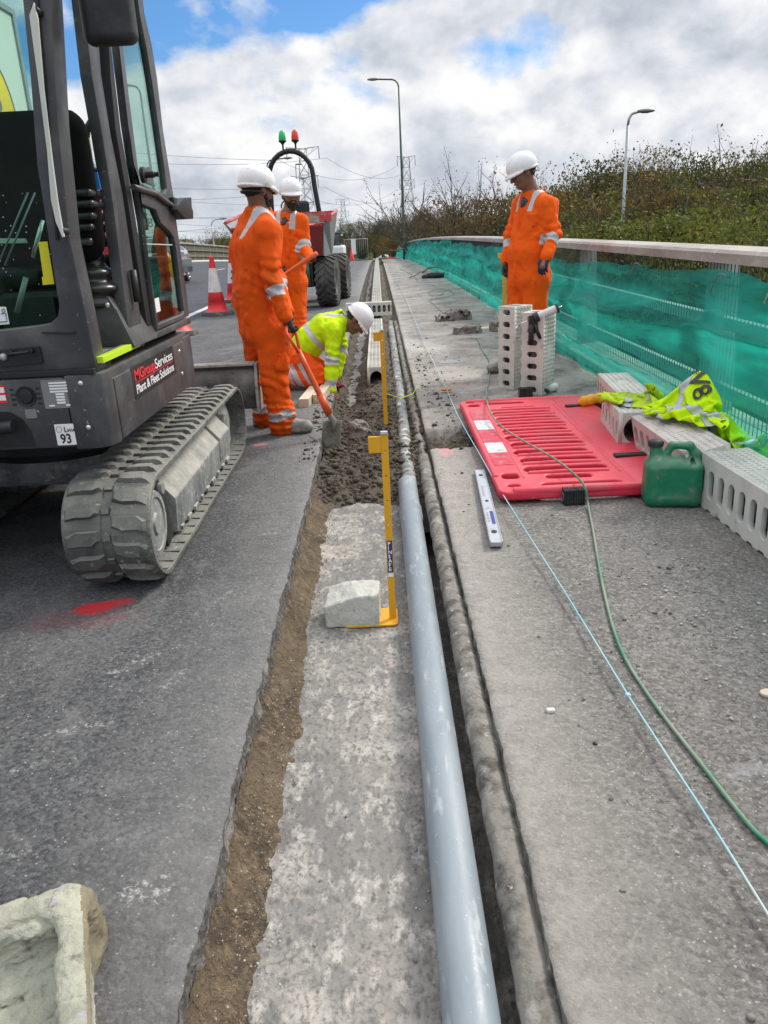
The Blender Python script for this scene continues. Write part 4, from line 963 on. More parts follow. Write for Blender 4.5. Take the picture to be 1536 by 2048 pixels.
# ---- concrete drainage units
def kerb_unit(name, label, L_, W, H, n, mat, group=None, end='round', slots=True, studs='dots', sl_h=(.28, .72), sl_w=.048):
    """local x 0..L along the unit, y 0..W across, z 0..H"""
    b = MB(); th = .028
    hol = []
    if slots:
        pit = L_/n
        for i in range(n):
            c = pit*(i+.5); hol.append(rrect(c-sl_w/2, H*sl_h[0], c+sl_w/2, H*sl_h[1], sl_w*.49, 5))
    bot = [(0, 0)]
    for i in range(n):
        c = L_/n*(i+.5); bot += [(c-.03, 0), (c-.02, .010), (c+.02, .010), (c+.03, 0)]
    outer = bot+[(L_, 0), (L_, H), (0, H)]
    side = curve_mesh('side', outer, hol, th/2-.003, .003, 1)
    b.mesh(side, Matrix.Translation((0, th/2, 0)) @ Matrix.Rotation(R(90), 4, 'X'))
    b.mesh(side, Matrix.Translation((0, W-th/2, 0)) @ Matrix.Rotation(R(90), 4, 'X'))
    b.box((.0, th+.0005, H-th), (L_, W-th-.0005, H-.002), .002)
    if end != 'arch': b.box((.0, th+.0005, .002), (L_, W-th-.0005, th), .002)
    w_, h_ = W-2*th-.001, H-2*th+.0
    c = (W/2, H/2); rr = min(W, H)/2-.038
    if end == 'round': hole = [(c[0]+rr*1.05*math.cos(R(a)), c[1]+rr*1.1*math.sin(R(a))) for a in range(0, 360, 15)]
    elif end == 'arch': hole = [(W-th, -.001)]+[(c[0]+(W/2-th)*math.cos(R(a)), H*.50+(H*.34)*math.sin(R(a))) for a in range(0, 181, 15)]+[(th, -.001)]
    if end == 'arch':
        pe = [(0.002, 0), (th-.0, 0)]+[(p[0], p[1]) for p in reversed(hole[1:-1])]+[(W-th+.0, 0), (W-.002, 0), (W-.002, H-.004), (.002, H-.004)]
        ep = curve_mesh('end', pe, [], .010, 0)
    else: ep = curve_mesh('end', rrect(.002, .002, W-.002, H-.004, .006), [hole], .010, .001, 1)
    ME = Matrix(((0, 0, 1, .013), (1, 0, 0, 0), (0, 1, 0, 0), (0, 0, 0, 1)))
    b.mesh(ep, ME); ME2 = ME.copy(); ME2[0][3] = L_-.013; b.mesh(ep, ME2)
    # raised studs or grid on top
    if studs == 'dots':
        nx, ny = int(L_/.034), int(W/.036)
        for i in range(nx):
            for j in range(ny):
                x0 = (i+.5)*L_/nx; y0 = (j+.5)*W/ny
                if .40*L_ < x0 < .62*L_ and .3*W < y0 < .7*W: continue
                b.lathe([(.011, -.001), (.009, .0028), (.005, .0042), (0, .0045)], 8, Matrix.Translation((x0, y0, H)))
        b.box((.42*L_, .34*W, H-.003), (.60*L_, .66*W, H+.002), .001)
    else:
        nx, ny = int(L_/.045), 4
        for i in range(nx+1): b.box((max(.001, L_*i/nx-.003), .012, H-.003), (min(L_-.001, L_*i/nx+.003), W-.012, H+.0028))
        for j in range(ny+1):
            y0 = .012+(W-.024)*j/ny; b.box((.004, y0-.003, H-.0032), (L_-.004, y0+.003, H+.0024))
    o = b.build(name, mat); tag(o, label, 'drainage unit', group)
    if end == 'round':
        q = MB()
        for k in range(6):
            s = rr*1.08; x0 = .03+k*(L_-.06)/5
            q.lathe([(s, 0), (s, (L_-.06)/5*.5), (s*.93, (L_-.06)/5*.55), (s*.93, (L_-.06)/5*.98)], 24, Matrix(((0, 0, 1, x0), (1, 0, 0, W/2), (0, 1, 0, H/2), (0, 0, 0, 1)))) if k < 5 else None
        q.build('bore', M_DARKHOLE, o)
    return o
def place(o, p, xdir, zdir=(0, 0, 1)):
    x = Vector(xdir).normalized(); z = Vector(zdir); z = (z-x*z.dot(x)).normalized(); y = z.cross(x)
    o.matrix_world = Matrix(((x.x, y.x, z.x, p[0]), (x.y, y.y, z.y, p[1]), (x.z, y.z, z.z, p[2]), (0, 0, 0, 1))); return o
GK = 'pale concrete drainage units'
z0 = .035
a = kerb_unit('drainage_unit', 'long pale drainage unit lying against the netting at the right edge, beside the green can', .98, .26, .285, 9, M_KERB, GK, sl_w=.062, sl_h=(.24, .76))
place(a, (1.66, 2.90, .033), (-.03, 1, .005), (0, 0, 1)); a.location = (1.915, 2.90, .033)
a = kerb_unit('drainage_unit', 'dusty pinkish drainage unit with the hi-vis jacket hanging over its end', .86, .235, .235, 8, M_PNK, GK, sl_w=.058, sl_h=(.24, .76))
place(a, (1.80, 3.80, .105), (-.02, 1, .012), (-.20, 0, 1)); a.location = (1.825, 3.86, .125)
a = kerb_unit('drainage_unit', 'drainage unit nearest the netting, lying behind the crumpled vests', .86, .24, .22, 8, M_PNK, GK, sl_w=.058, sl_h=(.24, .76))
place(a, (1.93, 5.50, .075), (.10, 1, 0), (0, 0, 1)); a.location = (1.915, 5.46, .085)
a = kerb_unit('drainage_unit', 'drainage unit showing its round bore, lying on the end of the red barrier', .62, .235, .235, 5, M_KERB, GK)
place(a, (1.72, 4.78, .075), (.10, 1, 0), (0, 0, 1)); a.location = (1.725, 4.80, .085)
# two standing on end
a = kerb_unit('drainage_unit', 'nearer of the two drainage units standing on end, slots facing left and studs facing right', .71, .235, .215, 7, M_KERB, GK)
pz = G(1040, 770); place(a, (0, 0, 0), (0, 0, 1), (.80, -.6, 0)); a.location = AT(1064, 772, 7.0)+Vector((0, 0, 0)); a.location.z = zr(7.)
b_ = a
a = kerb_unit('drainage_unit', 'rear one of the two drainage units standing on end, square slots facing the camera', .74, .235, .20, 7, M_KERB, GK)
place(a, (0, 0, 0), (0, 0, 1), (.62, -.78, 0)); a.location = (1.245, 7.30, zr(7.3))
# run of units in the trench
GR = 'drainage units laid in the trench'
def ch_label(i): return ['nearest laid drainage unit with its arched end open towards the camera', 'second laid drainage unit, under the first yellow gauge', 'third laid drainage unit in the nearest row', 'fourth laid drainage unit in the nearest row', 'last laid drainage unit before the one lying crosswise'][i]
y = 8.0
for i in range(5):
    o = kerb_unit('drainage_unit', ch_label(i), .93, .19, .235, 6, M_KERB, GR, 'arch', False, 'grid'); place(o, (.02, y, zr(y)-.13), (0, 1, .008)); y += .945
o = kerb_unit('drainage_unit', 'drainage unit lying crosswise over the trench, row of arches towards the camera', .80, .19, .235, 9, M_KERB, GR, 'round', True, 'dots', (.28, .78), .055)
place(o, (-.60, 13.86, zr(13.9)+.03), (1, 0.02, 0))
y = 14.1; first = None; i = 0
while y < 86:
    if first is None: o = first = kerb_unit('drainage_unit', 'x', .93, .19, .235, 6, M_KERB, GR, 'arch', False, 'grid')
    else: o = first.copy(); COL.objects.link(o)
    o['label'] = 'drainage unit in the long row running to the crest beyond the crosswise unit'
    place(o, (.03, y, zr(y)-.05), (0, 1, KC*(44-2*y))); y += .945; i += 1
# ---- concrete block holding a base plate, and other lumps
def lump(name, label, cat, c, h, mat, seed, rz=0., amp=.012, vox=.006, cuts=(), rd=.02, tilt=(0, 0), group=None, rel=1):
    s = SDF((-h[0]-.03, -h[1]-.03, -h[2]-.03), (h[0]+.03, h[1]+.03, h[2]+.03), vox); s.f[:] = 1
    s.box((0, 0, 0), h, rd, 0)
    for p, n_ in cuts: s.plane(p, n_)
    s.noise(lambda X, Y, Z: amp*fbm(X/.05, Y/.05, Z/.05, 4, seed, .55), .05)
    o = s.build(name, mat, None, rel); o.location = c; o.rotation_euler = (tilt[0], tilt[1], rz); return tag(o, label, cat, group)
p = G(716, 1255, -.145); blk = lump('concrete_block', 'pale wedge shaped concrete block weighting the yellow base plate in the trench', 'concrete block', (p.x-.018, p.y+.088, p.z+.072), (.116, .084, .074), M_CONC, 5, R(-3), .004, .004, cuts=[((-.02, -.02, .062), (-.34, -.12, 1))], rd=.008)
b = MB(); b.box((.02, -.079, -.0), (.10, .079, .0)); b.bm.free()
p = G(721, 862, -.06); lump('rock', 'pinkish angular rock half sunk in the wet soil of the trench', 'rock', (p.x, p.y, p.z+.015), (.082, .07, .065), M_ROCK, 15, .4, .022, .006, cuts=[((0, 0, .04), (.4, -.4, 1))])
p = G(905, 640); lump('rock', 'larger jagged dark rock on the muddy footway, farther of the two', 'rock', (p.x, p.y, p.z+.07), (.27, .13, .09), M_ROCK, 25, .1, .05, .013, cuts=[((-.05, 0, .05), (-.35, 0, 1))])
p = G(935, 667); lump('rock', 'flatter grey rock holding the green cable, nearer of the two', 'rock', (p.x, p.y+.05, p.z+.045), (.19, .10, .055), M_ROCK, 35, -.1, .028, .01)
p = G(1016, 748); lump('rock', 'small rounded stone beside the foot of the standing units', 'rock', (p.x, p.y, p.z+.035), (.06, .05, .05), M_ROCK, 45, 0, .02, .007)
p = G(998, 664); lump('concrete_block', 'broken brown grey block weighting the base plate by the right hand worker', 'concrete block', (p.x+.02, p.y+.1, p.z+.07), (.13, .09, .08), M_ROCK, 55, .05, .012, .008)
for q, (px, py, s, m_, lb) in enumerate(((1101, 1423, .012, M_KERB, 'curved white chip lying on the pale strip of footway'), (1204, 1416, .007, M_STONE, 'small round pebble between the white chip and the blue string'), (1190, 1488, .006, M_MBLK, 'tiny black crumb on the footway near the trench'), (1246, 1782, .008, M_ROCK, 'dark pebble low in the middle of the footway'))):
    p = G(px, py); lump('pebble', lb, 'pebble', (p.x, p.y, p.z+s*.3), (s, s*.7, s*.45), m_, 70+q, q, .002, .0015, rd=.003)
# ---- yellow edge gauges
def gauge(name, label, foot, top_z, plate, group='yellow height gauges', side=-1, label_on=False, plate_mat=M_YEL, rz=0., bw=.029, flag=.05):
    h = top_z-foot[2]; t = thing(name, label, 'height gauge', foot, rz, group)
    hol = [[(.0+.0045*math.cos(R(a)), z_+.0045*math.sin(R(a))) for a in range(0, 360, 45)] for z_ in [h-.07-.105*k for k in range(4)]]
    bar = curve_mesh('bar', [(-bw/2, 0), (bw/2, 0), (bw/2, h), (-bw/2, h)], hol, .003, .0008, 1)
    MB().mesh(bar, Matrix.Rotation(R(90), 4, 'X')).build('bar', M_YEL, t)
    f = MB(); x0 = side*(bw/2); f.box((min(x0, x0+side*flag), -.008, h-.075), (max(x0, x0+side*flag), .005, h-.008), .002); f.build('sight_flag', M_YEL, t)
    MB().box((-bw/2, -.012, h+.001), (bw/2, .008, h+.012), .002).build('end_cap', M_ALU, t)
    if label_on:
        MB().box((-.011, -.0065, h-.60), (.011, -.0042, h-.455)).build('label', M_BLUEL, t); MB().box((-.011, -.0066, h-.620), (.011, -.0042, h-.602)).build('sticker', M_WTEXT, t)
        lab = t.children[-2]
        for k, ch_ in enumerate('PINSAFE'): text_mesh(ch_, .022, frame((-.0072, -.0068, h-.475-.0195*k), (1, 0, 0), (0, 0, 1)), 'letter', M_WTEXT, lab, .0003, 1., .0006)
    MB().mesh(curve_mesh('pl', rrect(*plate, .02), [], .003, .001, 1)).build('base_plate', plate_mat, t)
    return t
g1 = G(786, 1240, -.148); gauge('height_gauge', 'yellow perforated height gauge standing nearest the camera, base plate under the concrete block', (g1.x, g1.y, g1.z+.006), AT(768, 868, g1.y).z, (-.21, -.06, .022, .10), label_on=True)
g2 = Vector((-.005, 6.0, zr(6.)-.12)); tz = AT(758, 662, 6.0); t2 = gauge('height_gauge', 'second yellow height gauge stuck in the wet soil in front of the laid units', (AT(772, 848, 6.0).x, 6.0, AT(772, 848, 6.0).z), tz.z, (-.01, -.01, .01, .01), bw=.034)
g3 = G(1008, 655); gauge('height_gauge', 'tall yellow height gauge held by the right hand worker', (g3.x+.0, 11.0*0+g3.y, g3.z+.006), AT(1003, 505, g3.y).z, (-.34, -.1, .06, .14), bw=.05, flag=.07, plate_mat=M_TIMB)
MB().tube([AT(774, 788, 6.), AT(800, 797, 6.3), AT(826, 788, 6.6), G(833, 775, .01)], .004, 6).build('tie_cord', M_HIV2); tag(bpy.data.objects['tie_cord'], 'thin yellow cord tied from the second gauge to the footway', 'cord')
# ---- spirit level
a_, c_ = G(959, 941, .02), G(993, 1090, .02); d = c_-a_; ln = d.length; t = thing('spirit_level', 'silver spirit level lying on the pale footway beside the red barrier', 'spirit level', (a_.x, a_.y, a_.z-.02))
M_ = frame((0, 0, 0), (d.x, d.y, 0), (-d.y, d.x, 0)); M_.translation = (0, 0, 0)
b = MB(); b.box((0, -.027, .003), (ln, .027, .026), .002); b.xf(M_); b.build('body', M_ALU, t)
b = MB(); b.box((.002, -.031, .0), (ln-.002, -.024, .0285), .001); b.box((.002, .024, .0), (ln-.002, .031, .0285), .001); b.box((ln-.004, -.026, .004), (ln+.006, .026, .024), .001); b.xf(M_); b.build('edge_flange', M_GALV, t)
for u_, w__ in ((.10, .016), (.5, .012), (.89, .018)): b = MB(); b.lathe([(w__, 0), (w__, .0015), (w__*.7, .002)], 18, M_ @ Matrix.Translation((ln*u_, 0, .0262)) @ Matrix.Diagonal((1.2, .8, 1, 1))); b.lathe([(w__*.7, .001), (0, .001)], 18, M_ @ Matrix.Translation((ln*u_, 0, .0265)) @ Matrix.Diagonal((1.2, .8, 1, 1))); b.build('vial', M_RUB, t)
b = MB(); b.box((ln*.64, .0, .0262), (ln*.80, .018, .0268)); b.xf(M_); b.build('print', M_NAVY, t)
b = MB(); [b.box((ln*(.28+.018*k), -.016, .0262), (ln*(.28+.018*k)+.006, -.003, .0268)) for k in range(9)]; [b.box((ln*(.66+.018*k), -.02, .0262), (ln*(.66+.018*k)+.007, -.008, .0268)) for k in range(7)]; b.xf(M_); b.build('print', M_GREY, t)
# ---- red plastic barrier lying flat
t = thing('plastic_barrier', 'big red slotted plastic barrier lying flat on the footway', 'plastic barrier', (.60, 3.96, .040), R(-.6))
LB, WB = 2.46, 1.06
out = []
for p in rrect(0, 0, WB, LB, .07): out.append(p)
out = [(x_+(.035 if .12 < y_ < LB-.12 and x_ < .08 else 0), y_) for x_, y_ in out]
hol = [rrect(.245, .06, .70, .155, .045), rrect(.30, .225, .56, .30, .03)]
for k in range(9): hol.append(rrect(.20+.010*(k % 2), .358+.19*k, .69-.012*(k % 3), .358+.19*k+.122, .05))
hol += [rrect(.30, 2.115, .58, 2.17, .025), rrect(.20, 2.28, .52, 2.36, .035), rrect(.055, .25, .15, .36, .03), rrect(.06, .10, .13, .155, .025), rrect(.055, LB-.24, .15, LB-.14, .03), rrect(.05, LB-.09, .12, LB-.05, .018)]
body = curve_mesh('barrier', out, hol, .012, .013, 3); b = MB(); b.mesh(body, Matrix.Translation((0, 0, .045)))
for k in range(10): b.tube([(.215, .335+.19*k, .068), (.45, .337+.19*k, .072), (.68, .335+.19*k, .068)], .016, 8)
b.tube([(.08, .03, .062), (.5, .022, .068), (.98, .03, .062)], .028, 10); b.tube([(.06, LB-.03, .06), (.98, LB-.03, .06)], .024, 10)
b.tube([(.02, .3, .060), (.02, LB-.2, .060)], .019, 8); b.tube([(.175, .25, .062), (.175, LB-.25, .062)], .012, 8); b.tube([(.735, .3, .064), (.735, LB-.25, .064)], .011, 8)
b.prism([(.70, .0), (1.05, 0), (1.04, .085), (.76, .075)], .05, LB-.08, 'y', .012)
b.build('body', M_RED, t, ang=50)
for y0, y1, m_ in ((.52, .80, M_REDP2), (.80, 1.06, M_REDPANEL), (1.06, 1.42, M_REDP2), (1.42, 1.72, M_REDPANEL), (1.72, 2.06, M_REDP2)):
    MB().box((.04, y0+.004, .060), (.163, y1-.004, .0735), .002).build('reflective_panel', m_, t)
for (x_, y_, w_, h_) in ((.78, .55, .20, .06), (.80, 2.0, .18, .05)): MB().box((x_, y_, .075), (x_+w_, y_+h_, .092), .003).build('strap', M_RUB, t)
MB().lathe([(.02, 0), (.02, .004), (.012, .006), (.012, .002), (0, .002)], 14, Matrix.Translation((.86, .17, .086))).build('plug', M_REDP2, t)
for px, py, rz, lb in ((1148, 1010, .02, 'black ribbed rubber foot clamped to the near edge of the red barrier'), (1052, 797, .0, 'black ribbed rubber foot clamped to the far edge of the red barrier')):
    p = G(px, py, .0); c_ = thing('barrier_foot', lb, 'rubber foot', (p.x, p.y+.03, p.z+.03), rz, 'rubber feet on the barrier')
    b = MB()
    for k in range(9): b.box((-.055+k*.0128, -.045, -.028), (-.055+k*.0128+.008, .045, .058), .003)
    b.box((-.053, -.038, -.02), (.055, .038, .05), .004); b.build('clamp', M_RUB, c_)
    b = MB(); b.lathe([(.026, -.004), (.026, .002), (.018, .002)], 16, frame((-.057, -.005, .012), (0, 1, 0), (0, 0, 1))); b.build('eye', M_GREY, c_)
# ---- green jerrycan
s = SDF((-.19, -.13, -.02), (.19, .13, .42), .005)
s.box((0, 0, .125), (.142, .092, .125), .045, 0); s.box((-.02, 0, .225), (.10, .070, .04), .035, .03)
s.cone((-.085, 0, .25), (-.092, 0, .318), .036, .030, .02)
s.cone((-.040, 0, .272), (-.012, 0, .325), .020, .019, .012); s.cone((-.012, 0, .325), (.075, 0, .318), .019, .020, .010); s.cone((.075, 0, .318), (.112, 0, .268), .020, .021, .012); s.cone((.112, 0, .268), (.126, 0, .19), .021, .028, .03)
s.cone((.005, -.1, .278), (.005, .1, .278), .018, .018, .006, True); s.cone((.055, -.1, .272), (.055, .1, .272), .022, .022, .006, True); s.cone((.085, -.1, .245), (.085, .1, .245), .012, .012, .006, True)
s.box((0, -.095, .14), (.095, .006, .085), .02, .006, None, True); s.box((0, .095, .14), (.095, .006, .085), .02, .006, None, True)
s.noise(lambda X, Y, Z: .0025*fbm(X/.06, Y/.06, Z/.06, 3, 7))
can = s.build('jerrycan', M_GCAN, None, 2); pc = G(1352, 1018); can.location = (pc.x+.0, pc.y+.09, pc.z-.002); can.rotation_euler = (0, 0, R(-8)); tag(can, 'green plastic jerrycan with black cap standing between the barrier and the pale units', 'jerrycan')
b = MB(); b.lathe([(.036, 0), (.037, .018), (.033, .032), (.012, .036), (0, .036)], 18, Matrix.Translation((-.094, 0, .318)))
for k in range(9): a_ = k*.698; b.box((-.094+.036*math.cos(a_)-.003, .036*math.sin(a_)-.003, .32), (-.094+.036*math.cos(a_)+.003, .036*math.sin(a_)+.003, .344))
b.build('cap', M_RUB, can)
# ---- cables and string
def poly(pts, name, mat, r, label, cat, smooth_=4):
    P_ = [Vector(p) for p in pts]; o_ = []
    for i in range(len(P_)-1):
        p0, p1, p2, p3 = P_[max(i-1, 0)], P_[i], P_[i+1], P_[min(i+2, len(P_)-1)]
        for k in range(smooth_):
            t_ = k/smooth_; o_.append(.5*((2*p1)+(p2-p0)*t_+(2*p0-5*p1+4*p2-p3)*t_*t_+(3*p1-p0-3*p2+p3)*t_**3))
    o_.append(P_[-1]); return tag(MB().tube(o_, r, 8).build(name, mat), label, cat)
cb = [(2300, 2500, .008), (1800, 2000, .008), (1560, 1712, .008), (1500, 1652, .008), (1400, 1525, .008), (1300, 1395, .008), (1238, 1290, .008), (1205, 1170, .008), (1186, 1060, .008), (1176, 1010, .02), (1170, 975, .11), (1150, 950, .125), (1105, 915, .12), (1040, 878, .11), (1000, 850, .11), (979, 820, .11), (973, 790, .05), (979, 750, .012), (980, 725, .01), (965, 700, .01), (955, 675, .02)]
poly([G(a, b_, c) for a, b_, c in cb], 'green_cable', M_ROPE, .0062, 'green cable snaking over the red barrier and down the right of the footway', 'cable')
poly([G(a, b_, .01) for a, b_ in ((893, 632), (870, 610), (862, 600), (900, 592), (908, 585), (880, 578), (858, 584), (866, 592), (885, 588), (890, 580))], 'green_cable', M_ROPE, .006, 'loose loops of thin green cable on the muddy footway behind the rocks', 'cable')
poly([G(a, b_, .012) for a, b_ in ((836, 562), (822, 548), (800, 535), (838, 528), (850, 545), (842, 552))], 'green_cable', M_ROPE, .007, 'far end of the green cable curling near the white container', 'cable')
st = [(2300, 3060, .03), (1560, 1868, .03), (1400, 1612, .03), (1256, 1391, .03), (1130, 1185, .03), (1010, 996, .05), (960, 910, .06), (915, 830, .04), (893, 778, .03), (870, 730, .03), (840, 665, .03), (806, 585, .03), (782, 540, .03)]
poly([G(a, b_, c) for a, b_, c in st], 'string_line', M_LINE, .0035, 'taut pale blue string line running beside the trench to the far end', 'string', 2)
p = G(1256, 1391, .03); tag(lump('knot', 'x', 'knot', (p.x, p.y, p.z), (.007, .008, .006), M_LINE, 5, 0, .002, .0015, rd=.004), 'blue knot in the string line', 'knot')
p = G(893, 780, .03); s = SDF((-.09, -.06, -.04), (.09, .06, .05), .004); s.f[:] = 1; s.ell((0, 0, 0), (.055, .026, .014), 0); s.noise(lambda X, Y, Z: .003*fbm(X/.02, Y/.02, Z/.02, 2, 3))
o = s.build('wooden_reel', M_WOOD); o.location = (p.x, p.y+.03, p.z); o.rotation_euler = (0, 0, -.2); tag(o, 'orange brown wooden reel resting on the string line', 'string reel')
# ---- sealant gun across the standing units
q0 = AT(1085, 652, 6.70); q1 = AT(1108, 618, 6.70)
t = thing('sealant_gun', 'sealant gun with clear barrel and black trigger resting on the standing units', 'sealant gun', AT(1072, 632, 6.72), 0)
o0 = t.location.copy(); pa = AT(1074, 634, 6.72)-o0; pb = AT(1113, 617, 6.72)-o0; dx_ = (pb-pa).normalized()
ME = lambda p: frame(p, Vector((0, 1, 0)), (0, 0, 1)) 
b = MB(); b.cyl(pa, pb, .034, 20); b.build('barrel', M_CLEARW, t, ang=50)
b = MB(); b.cyl(pa-dx_*.03, pa+dx_*.012, .041, 18); b.obox(pa-dx_*.045+Vector((0, 0, -.005)), (.028, .02, .035), bev=.006); b.build('end_ring', M_MBLK, t, ang=40); MB().cyl(pb-dx_*.006, pb+dx_*.014, .041, 18).build('end_ring', M_MBLK, t, ang=40)
b = MB(); h0 = pa-dx_*.05; b.tube([h0+Vector((0, 0, -.02)), h0+Vector((-.004, -.02, -.11)), h0+Vector((-.006, -.02, -.21))], [.017, .014, .016], 8, flat=1.6); b.tube([h0+Vector((.03, -.01, -.03)), h0+Vector((.045, -.02, -.10)), h0+Vector((.075, -.02, -.16))], [.012, .010, .011], 8, flat=1.5); b.build('trigger_grip', M_MBLK, t)
b = MB(); b.cyl(h0, h0-dx_*.13+Vector((0, 0, .005)), .005, 8); b.tube([h0-dx_*.13, h0-dx_*.135+Vector((0, 0, -.05))], .005, 8); b.cyl(pb, pb+dx_*.05, .006, 8); b.build('plunger_rod', M_CHROME, t)
# ---- clear bottle, black tool, yellow drill
p = G(1108, 785); b = MB(); b.lathe([(0, 0), (.036, .002), (.042, .015), (.038, .03), (.042, .05), (.042, .10), (.03, .135), (.015, .15), (.015, .168), (0, .168)], 20, frame((0, 0, .041), (0, 0, 1), (-.55, .83, 0)) if False else Matrix.Translation((0, 0, .041)) @ Matrix.Rotation(R(-62), 4, 'Z') @ Matrix.Rotation(R(90), 4, 'X'))
o = b.build('plastic_bottle', M_CLEARW); o.location = (p.x+.03, p.y+.05, p.z); tag(o, 'cloudy clear plastic bottle lying beside the standing units', 'bottle')
p = G(1078, 790); s = SDF((-.12, -.06, -.05), (.12, .06, .06), .005); s.f[:] = 1; s.cone((-.09, 0, 0), (.08, .01, .0), .016, .022, .01); s.cone((.02, 0, 0), (.05, -.03, .02), .02, .012, .02); s.noise(lambda X, Y, Z: .005*fbm(X/.03, Y/.03, Z/.03, 3, 3))
o = s.build('black_hand_tool', M_RUB); o.location = (p.x, p.y, p.z+.03); tag(o, 'small black tool lying just behind the far edge of the red barrier', 'hand tool')
p = G(1178, 828); t = thing('cordless_tool', 'yellow and black power tool lying left of the vest covered units', 'power tool', (p.x+.03, p.y+.02, p.z))
s = SDF((-.16, -.13, -.03), (.16, .13, .2), .006); s.f[:] = 1; s.cone((-.06, .0, .10), (.05, .0, .12), .045, .04, .02); s.cone((-.1, 0, .09), (-.06, 0, .1), .022, .035, .01); s.noise(lambda X, Y, Z: .004*np.sin(X*90)); s.build('motor_housing', M_YEL, t)
s = SDF((-.16, -.13, -.03), (.16, .13, .2), .006); s.f[:] = 1; s.cone((.04, 0, .09), (.06, 0, .02), .028, .03, .02); s.box((.05, 0, .025), (.055, .04, .028), .012, .01); s.build('handle', M_RUB, t)
p = G(1532, 1390); b = MB(); b.mesh(curve_mesh('c', [(.035*math.cos(R(a)), .022*math.sin(R(a))) for a in range(0, 360, 20)], [], .003, .002, 1)); o = b.build('wooden_disc', M_TIMB); o.location = (p.x+.015, p.y, p.z+.006); tag(o, 'small pale wooden disc at the right edge of the picture', 'wooden disc')
# ---- timber offcuts by the kneeling worker
for a_, c_, lb in (((606, 815), (634, 778), 'front one of two short pale timber battens by the shovel'), ((634, 806), (652, 782), 'rear one of two short pale timber battens, under the hi-vis sleeve')):
    p0 = G(*a_); p1 = G(*c_); d = (p1-p0); d.z = 0; d.normalize(); o = MB().box((-.045, 0, 0), (.045, .62 if 'front' in lb else .5, .075), .004).build('timber_batten', M_TIMB)
    o.location = (p0.x+.01, p0.y, p0.z); o.rotation_euler = (0, 0, math.atan2(-d.x, d.y)); tag(o, lb, 'timber batten', 'pale timber battens')
